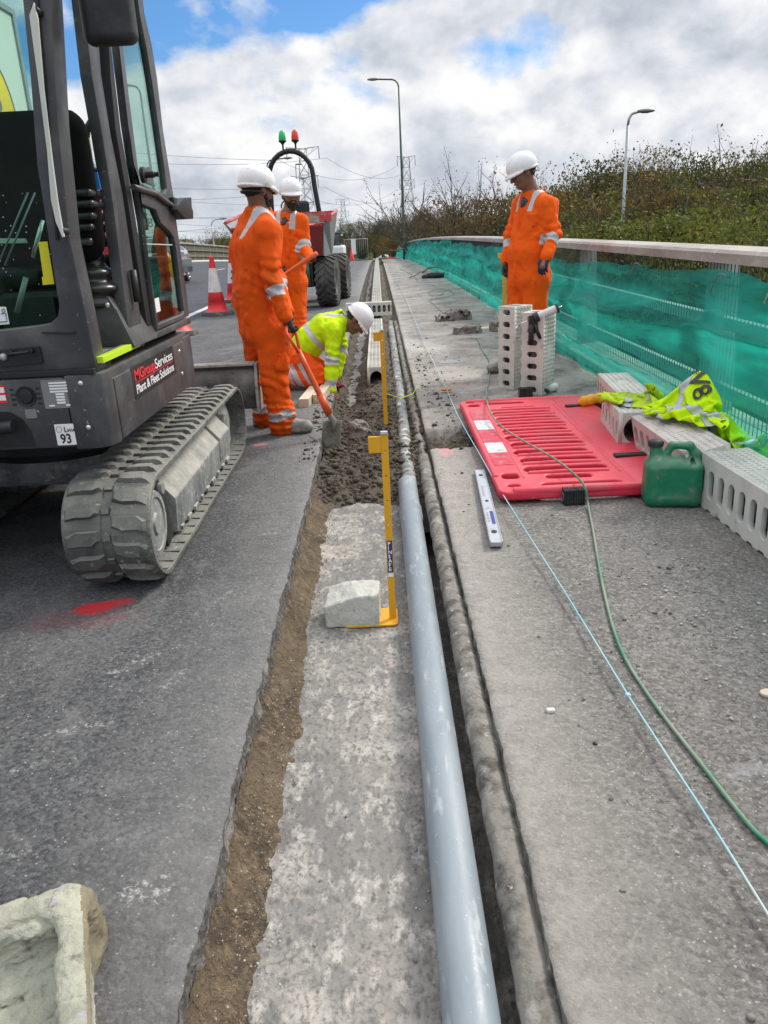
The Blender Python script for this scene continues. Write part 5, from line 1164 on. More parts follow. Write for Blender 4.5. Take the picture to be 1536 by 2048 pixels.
# ---- hi-vis clothing thrown over the units
def drape(name, label, cat, nu, nv, d, place_, H, mat, bands, seed, steps=170, letters=(), squash=.62, lump=.10, start=.16):
    """a limp sheet of nu x nv nodes dropped in a crumpled heap on the height field H(x, y): position based dynamics"""
    r = np.random.default_rng(seed); U, V = np.meshgrid(np.arange(nu), np.arange(nv), indexing='ij'); ox, oy, rot, sx, sy = place_
    u = (U-nu/2)*d*sx; v = (V-nv/2)*d*sy; c, s_ = math.cos(rot), math.sin(rot)
    X = ox+u*c-v*s_; Y = oy+u*s_+v*c
    P = np.stack([X+.02*fbm(U/9., V/9., 0, 3, seed), Y+.02*fbm(U/9., V/9., 4, 3, seed), H(X, Y)+start+lump*fbm(U/13., V/13., 2, 3, seed+2)+.03*np.sin(U*.75+2*vnoise(U/9., V/9., 1, seed))], -1); Q = P.copy()
    sets = []
    def add(du, dv, L_, stf):
        a0 = (slice(0, nu-du), slice(0, nv-dv) if dv >= 0 else slice(-dv, nv)); b0 = (slice(du, nu), slice(dv, nv) if dv >= 0 else slice(0, nv+dv))
        m = (U[a0]//max(du, 1) if du else V[a0]//dv) % 2
        for par in (0, 1): sets.append((a0, b0, L_, (m == par)[..., None]*stf))
    add(1, 0, d, 1.); add(0, 1, d, 1.); add(1, 1, d*1.414, .6); add(1, -1, d*1.414, .6); add(3, 0, d*3, .05); add(0, 3, d*3, .05)
    for it in range(steps):
        vel = (P-Q)*.93; Q = P.copy(); P = P+vel; P[..., 2] -= .00045
        for k in range(7):
            for a0, b0, L_, st in sets:
                dl = P[b0]-P[a0]; ln = np.linalg.norm(dl, axis=-1, keepdims=True)+1e-9; co_ = .5*(ln-L_)/ln*dl*st; P[a0] += co_; P[b0] -= co_
            h = H(P[..., 0], P[..., 1])+.006; low = P[..., 2] < h; P[..., 2] = np.where(low, h, P[..., 2])
        Q = np.where(low[..., None], P-(P-Q)*.25, Q)
    # fat folds: push the sheet up where it lies several layers deep
    P[..., 2] += .004*fbm(U/4., V/4., 0, 2, seed+5)
    co = P.reshape(-1, 3); i = (np.arange(nu-1)[:, None]*nv+np.arange(nv-1)[None]).ravel(); q = np.stack([i, i+nv, i+nv+1, i+1], 1)
    fu, fv = i//nv, i % nv; o = thing(name, label, cat, tuple(co.mean(0)*[1, 1, 0]+[0, 0, co[:, 2].min()])); off = np.array(o.location); m_ = np.zeros(len(q), bool)
    keep = ~((np.hypot(fu-nu*.5, fv-nv*.98) < nu*.13)) 
    for k, lo_, hi_ in bands: w_ = (fu if k == 'u' else fv); m_ |= (w_ >= lo_) & (w_ < hi_)
    f_ = submesh('fabric', co-off, q, ~m_ & keep, mat, o)
    bnd = submesh('reflective_band', co-off, q, m_ & keep, M_REFL, o) if m_.any() else None
    for ob in (f_, bnd):
        if ob: md = ob.modifiers.new('t', 'SOLIDIFY'); md.thickness = .004; md.offset = -1; ms = ob.modifiers.new('s', 'SUBSURF'); ms.levels = 1; ms.render_levels = 1
    nrm = np.cross(np.gradient(P, axis=0), np.gradient(P, axis=1)); nrm /= np.linalg.norm(nrm, axis=-1, keepdims=True)+1e-9; nrm *= np.where(nrm[..., 2:3].mean() < 0, -1, 1)
    if letters:                                            # the print is on the part of the back that ended up uppermost
        A3 = P-np.array([0, 0, CAM_H]); dist = np.linalg.norm(A3, axis=-1); dr = A3/dist[..., None]; D2 = dr.reshape(-1, 3); ds = dist.ravel(); best = None
        for i0 in range(9, nu-9, 3):
            for j0 in range(8, nv-8, 3):
                w_ = (slice(i0-6, i0+7, 2), slice(j0-6, j0+7, 2)); fc = -(nrm[w_]*dr[w_]).sum(-1); sc_ = np.abs(fc).mean()-1.2*np.abs(fc).std()
                
                if (best and sc_ < best[0]) or P[w_][..., 2].min() < .37: continue
                a_ = dr[w_].reshape(-1, 3); near_ = ((a_@D2.T) > 1-.000012) & (ds[None] < dist[w_].ravel()[:, None]-.02); sc_ -= 3*near_.any(1).mean()
                if best is None or sc_ > best[0]: best = (sc_, i0, j0, np.sign(fc.mean()))
        _, bi, bj, sg_ = best; nrm = nrm*sg_; ex_ = P[bi+4, bj]-P[bi-4, bj]; ey_ = P[bi, bj+4]-P[bi, bj-4]
        want = np.array([.35, -.25, -.9]); an0 = math.atan2(float(ey_@want), float(ex_@want)); flip = float(np.cross(ex_, ey_)@nrm[bi, bj]) < 0
        letters = [(s2, sz, bi+du, bj+dv, an0) for s2, sz, du, dv, _ in letters]
    for s2, sz, u0, v0, an in letters:
        t_ = text_mesh(s2, sz, Matrix(), 'letter', M_KTEXT, o, 0, 1.1, sz*.02); bm = bmesh.new(); bm.from_mesh(t_.data); bmesh.ops.triangulate(bm, faces=bm.faces[:])
        for _ in range(2): bmesh.ops.subdivide_edges(bm, edges=[e for e in bm.edges if e.calc_length() > .012], cuts=1, use_grid_fill=True)
        ca, sa = math.cos(an), math.sin(an); wmx = max(w.co.x for w in bm.verts)/2; wmy = max(w.co.y for w in bm.verts)/2
        for w in bm.verts:
            w.co.x -= wmx; w.co.y = (w.co.y-wmy)*(-1 if flip else 1)
            a = u0+(w.co.x*ca-w.co.y*sa)/d; b_ = v0+(w.co.x*sa+w.co.y*ca)/d; a = min(max(a, 0), nu-1.01); b_ = min(max(b_, 0), nv-1.01); i0, j0 = int(a), int(b_); fa, fb = a-i0, b_-j0
            bl_ = lambda F_: F_[i0, j0]*(1-fa)*(1-fb)+F_[i0+1, j0]*fa*(1-fb)+F_[i0, j0+1]*(1-fa)*fb+F_[i0+1, j0+1]*fa*fb
            w.co = Vector(bl_(P)+bl_(nrm)*.010-off)
        bm.to_mesh(t_.data); bm.free()
    return o
def HB(X, Y):                                              # tops of the units, the barrier and the deck
    h = np.full(np.shape(X), .05); inb = lambda x0, x1, y0, y1: (X > x0) & (X < x1) & (Y > y0) & (Y < y1)
    h = np.where((X < 1.62) & (Y > 3.96) & (Y < 6.4), .13, h)
    h = np.where(inb(1.62, 1.93, 2.9, 3.9), .325, h); h = np.where(inb(1.57, 1.86, 3.86, 4.75), .355+.2*(X-1.6), h); h = np.where(inb(1.50, 1.76, 4.78, 5.42), .325, h); h = np.where(inb(1.66, 2.05, 5.44, 6.35), .31, h)
    h = h+.31*np.exp(-(((X-2.0)/.19)**2+((Y-4.52)/.20)**2))+.07*np.exp(-(((X-1.8)/.08)**2+((Y-4.5)/.12)**2))   # the rest of the jacket bunched up underneath
    return np.maximum(h, .05+1.2*np.clip(X-2.16, 0, .30))
drape('hi_vis_jacket', 'bright yellow hi-vis jacket with black letters thrown over the dusty unit', 'hi-vis jacket', 86, 70, .0145, (1.93, 4.48, .5, .56, .58), HB, M_HIV, [('v', 14, 18), ('v', 44, 48), ('u', 10, 14)], 5,
      letters=[('V8', .15, 0, 0, 0), ('BE SAF', .04, 7, 7, 0)], lump=.16, start=.26)
drape('hi_vis_vest', 'grubby crumpled hi-vis vest lying on the unit with the round bore', 'hi-vis vest', 52, 40, .0145, (1.70, 5.12, -.1, .60, .50), HB, M_HIV2, [('u', 12, 16), ('u', 34, 37)], 12, steps=300, lump=.05, start=.08)
def cloth(name, label, parts, lo, hi, seed, mat, amp, loc, bands, vox=.006):
    s = SDF(lo, hi, vox); s.f[:] = 1
    for q in parts:
        if q[0] == 'c': s.cone(*q[1:6], q[6] if len(q) > 6 else .03)
        else: s.ell(q[1], q[2], .03)
    s.noise(lambda X, Y, Z: amp*(.7-1.9*np.abs(fbm(X/.13, Y/.13, Z/.13, 2, seed))), .08)
    o = s.build(name, mat); o.location = loc; return tag(o, label, 'hi-vis vest')
# ---- things farther along the footway
p = G(848, 528); t = thing('white_container', 'translucent white plastic container standing beside a hi-vis vest far down the footway', 'container', (p.x, p.y, p.z))
s = SDF((-.25, -.18, -.02), (.25, .18, .62), .012); s.f[:] = 1; s.box((.05, 0, .22), (.16, .12, .22), .05, 0); s.cone((-.14, 0, .32), (-.16, 0, .1), .03, .03, .03); s.cone((-.14, 0, .33), (0, 0, .35), .03, .03, .03); s.cone((-.16, 0, .1), (-.08, 0, .06), .03, .03, .03); s.build('body', M_CLEARW, t)
MB().cyl((.0, 0, .42), (.0, 0, .48), .05, 14).build('cap', M_GREY, t)
cloth('hi_vis_vest', 'hi-vis vest hung behind the white container far down the footway', [('e', (.1, 0, .25), (.12, .06, .28)), ('e', (-.28, -.1, .03), (.2, .1, .04)), ('c', (.0, .0, .45), (.2, 0, .3), .07, .08)], (-.6, -.3, -.1), (.4, .2, .7), 25, M_HIV, .03, G(858, 528)+Vector((.12, .35, .03)), [], .014)
p = G(870, 556); s = SDF((-.5, -.25, -.05), (.5, .25, .3), .014); s.f[:] = 1; s.ell((0, 0, .06), (.38, .16, .10), .05); s.cone((-.35, 0, .05), (.35, .02, .10), .07, .06, .05); s.noise(lambda X, Y, Z: .02*fbm(X/.1, Y/.1, Z/.1, 3, 3)); o = s.build('tool_bag', M_BAG); o.location = p; tag(o, 'slumped black tool bag on the muddy footway', 'tool bag')
poly([G(845, 545, .03), G(858, 536, .14), G(872, 535, .2), G(888, 540, .16), G(893, 548, .08)], 'brown_hose', M_BROWNR, .03, 'brown hose lying over the black tool bag', 'hose')
p = G(838, 556); tag(MB().tube([(p.x-.3, p.y-.1, p.z+.03), (p.x-.15, p.y, p.z+.10), (p.x+.12, p.y+.1, p.z+.22)], [.05, .06, .04], 8, flat=.5).build('grey_spout', M_STONE), 'grey trowel shaped piece left of the black tool bag', 'trowel')
p = G(805, 517); t = thing('plastic_barrier', 'second red barrier lying far off at the end of the netting', 'plastic barrier', (p.x, p.y, p.z)); MB().box((-1.5, -.5, .02), (1.4, .6, .10), .03).build('body', M_REDP2, t); MB().box((-1.8, -.3, .1), (-1.0, .3, .18), .02).build('foot', M_REDP2, t)
p = G(776, 512); t = thing('road_cone', 'tiny red cone at the far end of the footway', 'traffic cone', (p.x+.2, p.y+3, p.z)); MB().lathe([(.2, .04), (.03, 1.0), (0, 1.0)], 14).build('body', M_CONER, t); MB().box((-.26, -.26, 0), (.26, .26, .05), .02).build('base', M_CONEB, t)
# pale bent pipe where the run meets the crest
poly([G(748, 520, .0)+Vector((0, 0, .05)), G(752, 516, .15), G(762, 514, .3), G(775, 513, .3)], 'bent_pipe', M_CLEARW, .1, 'pale pipe bending off at the far end of the row of laid units', 'pipe')
# ---- mortar-caked digger bucket in the foreground
s = SDF((-.75, -.75, -.02), (.12, .25, .36), .006); s.f[:] = 1
s.box((-.30, .10, .115), (.36, .045, .115), .035, 0); s.cone((-.66, .11, .215), (.0, .11, .228), .036, .034, .02)          # far wall and its lip
s.box((.012, -.30, .10), (.016, .40, .105), .010, .02); s.cone((.008, -.72, .212), (.008, .10, .232), .026, .031, .02)
s.box((-.32, -.2, .012), (.34, .42, .02), .01, .02); s.cone((-.6, .06, .03), (.0, .06, .03), .05, .05, .05)
s.noise(lambda X, Y, Z: (.010*fbm(X/.06, Y/.06, Z/.06, 4, 3, .6)+.006*np.abs(fbm(X/.03, Y/.03, Z/.03, 3, 13)))*(1-.7*(X > .0))+.0022*fbm(X/.010, Y/.010, Z/.010, 2, 9))
co, q = s.mesh('b', 0); c = co[q].mean(1); m_ = c[:, 0] > .030
o = thing('digger_bucket', 'mortar caked steel digger bucket lying in the near left corner', 'digger bucket', (-.694, 1.185, .012), R(22)); o.scale = (1, 1, .56)
submesh('shell', co, q, ~m_, pm('dried_mortar_crust', (.43, .43, .34), .92, var=[(7., .40, .62, (.26, .26, .21), 8.), (3., .55, .66, (.60, .60, .53), 7.), (26., .58, .68, (.18, .17, .14), 6.), (12., .6, .68, (.40, .38, .45), 5.)], bump=[(30., .012, 7.), (90., .003)]), o)
submesh('side_cutter', co, q, m_, pm('muddy_side_steel', (.22, .19, .125), .9, var=[(9., .45, .65, (.13, .11, .075), 7.), (60., .6, .7, (.35, .3, .22))], bump=[(50., .005)]), o)
# ================================================================== MINI EXCAVATOR
T = Vector((-1.75, 4.1, zr(4.1)))
ex = thing('mini_excavator', 'dark grey tracked mini excavator with open cab parked along the trench', 'excavator', T)
def put(o): o.location = Vector(o.location)-T; return o
def xz(px, py, y_): v = AT(px, py, y_); return (v.x, v.z)
def yz(px, py, x_): v = AX(px, py, x_); return (v.y, v.z)
# ---- tracks
YA, YB, RB, LZ = 3.225, 5.20, .232, .262
zA, zB = zr(3.2)+LZ, zr(5.2)+LZ-.012
def loop(s):
    """point, tangent and outward normal on the belt's outer face at arc length s (y, z plane)"""
    st = YB-YA; ar = math.pi*RB; s = s % (2*st+2*ar)
    if s < st: f = s/st; return (YA+s, zA+(zB-zA)*f+RB), (1, 0), (0, 1)
    s -= st
    if s < ar: a = math.pi/2-s/RB; return (YB+RB*math.cos(a), zB+RB*math.sin(a)), (math.sin(a), -math.cos(a)), (math.cos(a), math.sin(a))
    s -= ar
    if s < st: f = s/st; return (YB-s, zB+(zA-zB)*f-RB), (-1, 0), (0, -1)
    s -= st; a = -math.pi/2-s/RB; return (YA+RB*math.cos(a), zA+RB*math.sin(a)), (math.sin(a), -math.cos(a)), (math.cos(a), math.sin(a))
PER = 2*(YB-YA)+2*math.pi*RB
def track(xc, W_):
    t = MB(); n = 180; rings = []
    for i in range(n):
        (y_, z_), tg, nm = loop(PER*i/n); r_ = []
        for dx_, dn in ((-W_/2, -.020), (-W_/2, -.004), (-W_/2+.008, 0), (-.022, 0), (-.018, -.007), (.018, -.007), (.022, 0), (W_/2-.008, 0), (W_/2, -.004), (W_/2, -.020), (W_/2-.06, -.026), (-W_/2+.06, -.026)):
            r_.append(t.bm.verts.new((xc+dx_, y_+nm[0]*dn, z_+nm[1]*dn)))
        rings.append(r_)
    for i in range(n):
        a, b = rings[i], rings[(i+1) % n]
        for k in range(12): t._f((a[k], a[(k+1) % 12], b[(k+1) % 12], b[k]))
    N_ = 48; pit = PER/N_
    for i in range(N_):
        for side in (-1, 1):
            s0 = pit*(i+(.5 if side > 0 else 0)); lw_ = .064; V_ = []
            x0, x1 = (.020, W_/2-.010) if side > 0 else (-W_/2+.010, -.020)
            q = [(x0, 0 if side < 0 else .012), (x0+.35*(x1-x0), 0), (x1-.25*(x1-x0), 0), (x1, .012 if side < 0 else 0)]
            sk = [.010, 0, 0, -.014] if side > 0 else [-.014, 0, 0, .010]
            for lev, (shr, up_) in enumerate(((0, -.002), (.010, .023))):
                row = []
                for j, (xx, _) in enumerate(q):
                    xin = xx+(shr if j == 0 else -shr if j == 3 else 0)*1.6
                    wd_ = lw_*(1.0 if 0 < j < 3 else .78)-shr*1.3
                    hh = up_*(.72 if j in (0, 3) and lev else 1)
                    for e_ in (-1, 1):
                        (y_, z_), tg, nm = loop(s0+sk[j]+e_*wd_/2); row.append(t.bm.verts.new((xc+xin, y_+nm[0]*hh, z_+nm[1]*hh)))
                V_.append(row)
            lo_, hi_ = V_
            for j in range(3):
                t._f((hi_[2*j], hi_[2*j+1], hi_[2*j+3], hi_[2*j+2])); t._f((lo_[2*j], hi_[2*j], hi_[2*j+2], lo_[2*j+2])); t._f((lo_[2*j+1], lo_[2*j+3], hi_[2*j+3], hi_[2*j+1]))
            t._f((lo_[0], lo_[1], hi_[1], hi_[0])); t._f((lo_[6], hi_[6], hi_[7], lo_[7]))
        for side in (-1, 1):                           # inner guide lugs and drive slots
            (y_, z_), tg, nm = loop(pit*i)
            M_ = Matrix(((1, 0, 0, xc+side*.045), (0, tg[0], nm[0], y_-nm[0]*.038), (0, tg[1], nm[1], z_-nm[1]*.038), (0, 0, 0, 1)))
            t.box((-.014, -.018, -.022), (.014, .018, .014), 0, M_)
            M_ = Matrix(((1, 0, 0, xc+side*(W_/2-.045)), (0, tg[0], nm[0], y_-nm[0]*.026), (0, tg[1], nm[1], z_-nm[1]*.026), (0, 0, 0, 1)))
            t.box((-.038, -.010, -.003), (.038, .010, .001), 0, M_)
        (y_, z_), tg, nm = loop(pit*i); M_ = Matrix(((1, 0, 0, xc), (0, tg[0], nm[0], y_), (0, tg[1], nm[1], z_), (0, 0, 0, 1)))
        t.box((-.016, -.014, -.006), (.016, .012, .006), 0, M_)
    o = put(t.build('track', M_TRK, ex))
    sg = 1 if xc > T.x else -1; xo = xc+sg*(W_/2-.03)
    f = MB(); p = lambda d, z_: (xc+sg*d, z_)
    f.prism([p(W_/2-.055, .115), p(W_/2-.045, .29), p(.045, .405), p(-.06, .405), p(-.06, .115)], 3.58, 5.02, 'y', .008)
    f.prism([p(W_/2-.045, .16), p(W_/2-.035, .31), p(.05, .425), p(.0, .425), p(.0, .16)], 4.68, 4.98, 'y', .01)
    f.prism([(4.98, .13), (5.12, .2), (5.12, .36), (4.98, .40)], xc-.05, xc+sg*(W_/2-.06) if sg > 0 else xc+.05, 'x') if sg > 0 else None
    for i in range(9): f.obox((xc+sg*(W_/2-.05), 3.65+.155*i, .118), (.008, .02+.01*(i % 3), .012), bev=.003)
    f.build('track_frame', M_TRKF, o, ang=40)
    for y_, r_ in ((3.86, .075), (4.2, .075), (4.54, .075), (4.86, .075)): MB().lathe([(0, -.09), (r_, -.09), (r_, .09), (0, .09)], 18, Matrix.Translation((xc, y_, zr(y_)+.085)) @ Matrix.Rotation(R(90), 4, 'Y')).build('roller', M_TRKF, o, ang=40)
    i_ = MB(); Mi = Matrix.Translation((xc, YA-.01, zA)) @ Matrix.Rotation(R(90*sg), 4, 'Y'); e_ = W_/2-.035
    i_.lathe([(0, -e_), (.15, -e_), (.195, -.06), (.195, .06), (.15, e_-.012), (.145, e_), (.12, e_+.001), (.118, e_-.006), (.05, e_-.005), (.045, e_+.004), (0, e_+.005)], 36, Mi); i_.build('idler', M_TRKF, o, ang=35)
    i_ = MB(); i_.lathe([(0, -.07), (.17, -.07), (.19, 0), (.17, .07), (.08, .1), (0, .1)], 22, Matrix.Translation((xc, YB, zB)) @ Matrix.Rotation(R(90*sg), 4, 'Y')); i_.build('sprocket', M_TRKF, o, ang=35)
    b = MB(); b.prism([(3.30, .47), (3.40, .455), (3.47, .34), (3.52, .13), (3.42, .10), (3.37, .2)], xo-.03*sg if sg > 0 else xo, xo-.055*sg if sg > 0 else xo+.02, 'x', .006); b.build('idler_bracket', M_MBLK, o, ang=40)
    MB().lathe([(0, 0), (.027, 0), (.027, .02), (0, .022)], 14, Matrix.Translation((xo-.03*sg, 3.39, .405)) @ Matrix.Rotation(R(90*sg), 4, 'Y')).build('bolt_head', M_TRKF, o, ang=35)
    return o
track(-1.187, .372); track(-2.36, .372)
b = MB(); b.box((-2.1, 3.9, .30), (-1.42, 4.65, .56), .03); b.prism([(-2.3, .26), (-1.25, .26), (-1.22, .36), (-1.40, .46), (-2.15, .46)], 4.0, 4.75, 'y', .02); put(b.build('undercarriage', M_TRKF, ex, ang=40))
put(MB().lathe([(0, .46), (.42, .46), (.44, .50), (.40, .60), (.46, .62), (.46, .70), (0, .70)], 40, Matrix.Translation((-1.77, 4.15, 0))).build('slew_ring', M_MBLK, ex, ang=35))
# ---- dozer blade and arms
bl = MB(); prof_ = []
for i in range(9): a = R(-50+100*i/8); prof_.append((5.98-.20*math.cos(a)+.02, .42+.17*math.sin(a)/math.sin(R(50))))
prof_ = [(y_, z_) for y_, z_ in prof_]; full = prof_+[(5.90, .595), (5.885, .58)]+[(y_-.022, z_) for y_, z_ in reversed(prof_[:-1])]
bl.prism(full, -2.62, -.965, 'x'); put(bl.build('dozer_blade', M_BLADE, ex, ang=40)); blade = ex.children[-1]
b = MB(); b.prism([(5.74, .24), (5.93, .24), (5.96, .60), (5.80, .60), (5.76, .45)], -.968, -.945, 'x', .004); b.box((-2.62, 5.78, .588), (-.966, 5.90, .606), .004); b.build('worn_edge', M_BLADEE, blade, ang=40)
for x_ in (-1.52, -2.0): put(MB().tube([(x_, 4.75, .30), (x_, 5.3, .34), (x_, 5.78, .40)], [.05, .05, .05], 8, flat=1.3).build('blade_arm', M_TRKF, ex))
b = MB(); b.prism([(5.0, .49), (5.2, .52), (5.76, .44), (5.76, .40), (5.2, .38), (5.0, .4)], -1.62, -1.12, 'x', .02); put(b.build('blade_spill', M_SOIL if False else M_BLADEE, ex, ang=40))
# ---- upper body
SX, SY = -1.128, 3.085
def rc(x0, y0, x1, y1, r, corners=(1, 1, 1, 1)):
    return rrect(x0, y0, x1, y1, r, 6)
zt, zb = .985, .70
b = MB(); pl_ = rrect(-2.42, SY, SX, 4.66, .075, 6)
b.prism(pl_, zb+.006, zt, 'z', .012); put(b.build('upper_body', M_MGREY, ex, ang=40)); ub = ex.children[-1]
b = MB(); b.box((SX-.004, 3.20, zb-.01), (SX+.012, 4.42, zt-.035), .010); b.build('side_panel', M_MGREY, ub, ang=40)
b = MB(); b.prism([(SX+.006, 4.43), (SX+.008, 4.60), (SX-.03, 4.68), (SX-.12, 4.69), (SX-.12, 4.43)], zb-.02, zt-.02, 'z', .012); b.build('front_corner_panel', M_MGREY, ub, ang=40)
b = MB(); b.prism([(SX+.010, 3.195), (SX+.010, 3.15), (SX-.005, 3.10), (SX-.05, SY-.012), (SX-.145, SY-.014), (SX-.145, SY+.05), (SX-.05, 3.195)], zb-.015, zt+.004, 'z', .010); b.build('rear_corner_panel', M_MGREY, ub, ang=40)
b = MB(); b.box((-2.40, SY-.010, zb-.004), (SX-.149, SY+.03, zt-.004), .006); b.build('rear_panel', M_MGREY, ub, ang=40)
b = MB(); b.box((-2.35, SY-.012, zt+.002), (SX-.02, SY+.2, zt+.026), .004); b.build('joint_seal', M_SEAL, ub)
for px, py in ((161, 767), (177, 855)): v = AT(px, py, SY-.014); MB().lathe([(.011, 0), (.010, .004), (.004, .006), (0, .006)], 12, frame(v, (1, 0, 0), (0, 0, 1))).build('bolt', M_CHROME, ub)
for px, py in ((358, 703), (364, 748)): v = AX(px, py, SX+.008); MB().lathe([(.013, 0), (.011, .006), (0, .008)], 12, frame(v, (0, 1, 0), (0, 0, 1))).build('bolt', M_CHROME, ub)
# decal MGroupServices
c1, c2, c3 = AX(261, 732, SX+.014), AX(346, 697, SX+.014), AX(262, 791, SX+.014)
yb0, yb1 = c1.y, c2.y; zt_, zb_ = (AX(261, 732, SX+.014).z+AX(346, 695, SX+.014).z)/2, (AX(267, 794, SX+.014).z+AX(353, 754, SX+.014).z)/2
dec = MB().box((SX+.0118, yb0, zb_), (SX+.0135, yb1, zt_)).build('decal', M_MBLK, ub)
w_, h_ = yb1-yb0, zt_-zb_
FT = lambda u, v: frame((SX+.0142, yb0+u*w_, zb_+v*h_), (0, 1, 0), (0, 0, 1))
def fit_text(s, u0, u1, v, size, mat, bold=0.):
    o = text_mesh(s, size, Matrix(), 'lettering', mat, dec, .0003, 1, bold, space=.92); xs_ = [q.co.x for q in o.data.vertices]; sx_ = (u1-u0)*w_/(max(xs_)-min(xs_))
    o.data.transform(FT(u0, v) @ Matrix.Diagonal((sx_, 1, 1, 1)) @ Matrix.Translation((-min(xs_), 0, 0))); return o
fit_text('MGroup', .05, .50, .56, h_*.46, M_RTEXT, .0016); fit_text('Services', .505, .95, .56, h_*.46, M_WTEXT, .0003)
MB().box((SX+.0134, yb0+.05*w_, zb_+h_*.475), (SX+.0142, yb0+.95*w_, zb_+h_*.50)).build('rule', M_RTEXT, dec)
fit_text('Plant & Fleet Solutions', .05, .95, .15, h_*.40, M_WTEXT, .0005)
# noise sticker, data plate, vent
def sticker(name, px0, py0, px1, py1, mat, parent=ub, y_=SY-.0115):
    a = AT(px0, py0, y_); c = AT(px1, py1, y_); return MB().box((a.x, y_-.001, c.z), (c.x, y_+.001, a.z)).build(name, mat, parent), a, c
st_, a_, c_ = sticker('noise_sticker', 108, 849, 154, 889, M_WTEXT); w2, h2 = c_.x-a_.x, a_.z-c_.z
F2 = lambda u, v: frame((a_.x+u*w2, SY-.0135, c_.z+v*h2), (1, 0, 0), (0, 0, 1))
text_mesh('L', h2*.36, F2(.46, .62), 'lettering', M_KTEXT, st_, .0003, 1, .0004); text_mesh('WA', h2*.22, F2(.63, .62), 'lettering', M_KTEXT, st_, .0003, 1, .0004)
text_mesh('93', h2*.62, F2(.20, .10), 'lettering', M_KTEXT, st_, .0003, .85, .0012)
b = MB(); b.tube([F2(.22+.15*math.cos(R(a)), .76+.15*math.sin(R(a))) @ Vector((0, 0, 0)) for a in range(0, 360, 60)], .0009, 4, closed=True); b.build('guarantee_mark', M_KTEXT, st_)
dp, a_, c_ = sticker('data_plate', 80, 761, 148, 815, M_GREY); w2, h2 = c_.x-a_.x, a_.z-c_.z
b = MB()
for k in range(4): b.box((a_.x+w2*.27, SY-.0132, a_.z-h2*(.14+.10*k)), (a_.x+w2*.95, SY-.0124, a_.z-h2*(.08+.10*k)))
for k in range(4): b.box((a_.x+w2*.45, SY-.0132, a_.z-h2*(.54+.10*k)), (a_.x+w2*.75, SY-.0124, a_.z-h2*(.47+.10*k)))
for u_ in (.15, .75): b.box((a_.x+w2*u_, SY-.0132, a_.z-h2*.93), (a_.x+w2*(u_+.2), SY-.0124, a_.z-h2*.87))
b.build('plate_fields', M_WTEXT, dp)
sticker('small_plate', 49, 819, 75, 836, M_GREY)[0]; rs, a_, c_ = sticker('warning_sticker', -30, 772, 16, 806, M_RTEXT)
for v0 in (.15, .58): MB().box((a_.x+.01, SY-.0132, c_.z+(a_.z-c_.z)*v0), (c_.x-.004, SY-.0124, c_.z+(a_.z-c_.z)*(v0+.3))).build('text_field', M_WTEXT, rs)
v = AT(52, 793, SY-.010); MB().lathe([(.042, 0), (.040, .006), (.030, .003), (.026, .010), (.0, .012)], 24, frame(v, (1, 0, 0), (0, 0, 1))).build('vent_cap', M_MBLK, ub, ang=40)
b = MB(); [b.box((v.x-.06, SY-.0125, v.z-.034+.02*k), (v.x-.044, SY-.009, v.z-.026+.02*k), .001) for k in range(4)]; [b.box((v.x+.044, SY-.0125, v.z-.034+.02*k), (v.x+.06, SY-.009, v.z-.026+.02*k), .001) for k in range(4)]; b.build('vent_slots', M_MBLK, ub)
# black sheet painting recess shade behind the hydraulic ram, low on the left
rcp = [xz(px, py, SY-.012) for px, py in ((-160, 822), (20, 824), (45, 838), (62, 862), (72, 893), (-160, 900))]; MB().prism(rcp, SY-.0125, SY-.0108, 'y').build('ram_recess_shade', M_MBLK, ub)
v = AT(0, 858, SY-.07); MB().cyl((v.x-.3, v.y, v.z-.01), (v.x+.055, v.y, v.z+.006), .026, 18).build('hydraulic_ram', M_MBLK, ub, ang=40); MB().cyl((v.x-.3, v.y-.0, v.z-.028), (v.x-.01, v.y-.028, v.z-.02), .008, 12).build('ram_rod', M_CHROME, ub)
# ---- cab shell
poly_ = [(194, 742), (168, 610), (140, 480), (116, 250), (97, -70), (38, -70), (60, 150), (74, 330), (85, 400), (109, 560), (118, 612), (115, 634), (98, 648), (60, 655), (-260, 690), (-260, 790)]
cabr = put(MB().prism([xz(px, py, 3.10) for px, py in poly_], 3.10, 3.215, 'y', .006).build('rear_frame', M_MGREY, ex, ang=35)); 
put(MB().prism([xz(px, py, 3.10) for px, py in [(72, -70), (92, 150), (105, 330), (118, 480), (113, 480), (98, 330), (84, 150), (62, -70)]], 3.088, 3.10, 'y', .003).build('post_ridge', M_MBLK, ex, ang=35))
gl = put(MB().prism([xz(px, py, 3.15) for px, py in [(-260, -70), (60, -70), (78, 150), (92, 330), (104, 400), (128, 560), (125, 660), (-260, 700)]], 3.150, 3.155, 'y').build('rear_window', M_GLASS, ex))
put(MB().prism([xz(px, py, 3.048) for px, py in [(69, 5), (60, 32), (76, 150), (95, 300), (103, 400), (113, 445), (126, 475), (130, 474), (126, 455), (117, 405), (107, 330), (89, 180), (77, 38)]], 3.040, 3.052, 'y', .003).build('grab_bar', M_PALEBAR, ex))
for px, py in ((74, 22), (128, 462)): v = AT(px, py, 3.07); put(MB().cyl((v.x, 3.045, v.z), (v.x, 3.10, v.z), .012, 10).build('bar_bracket', M_MBLK, ex))
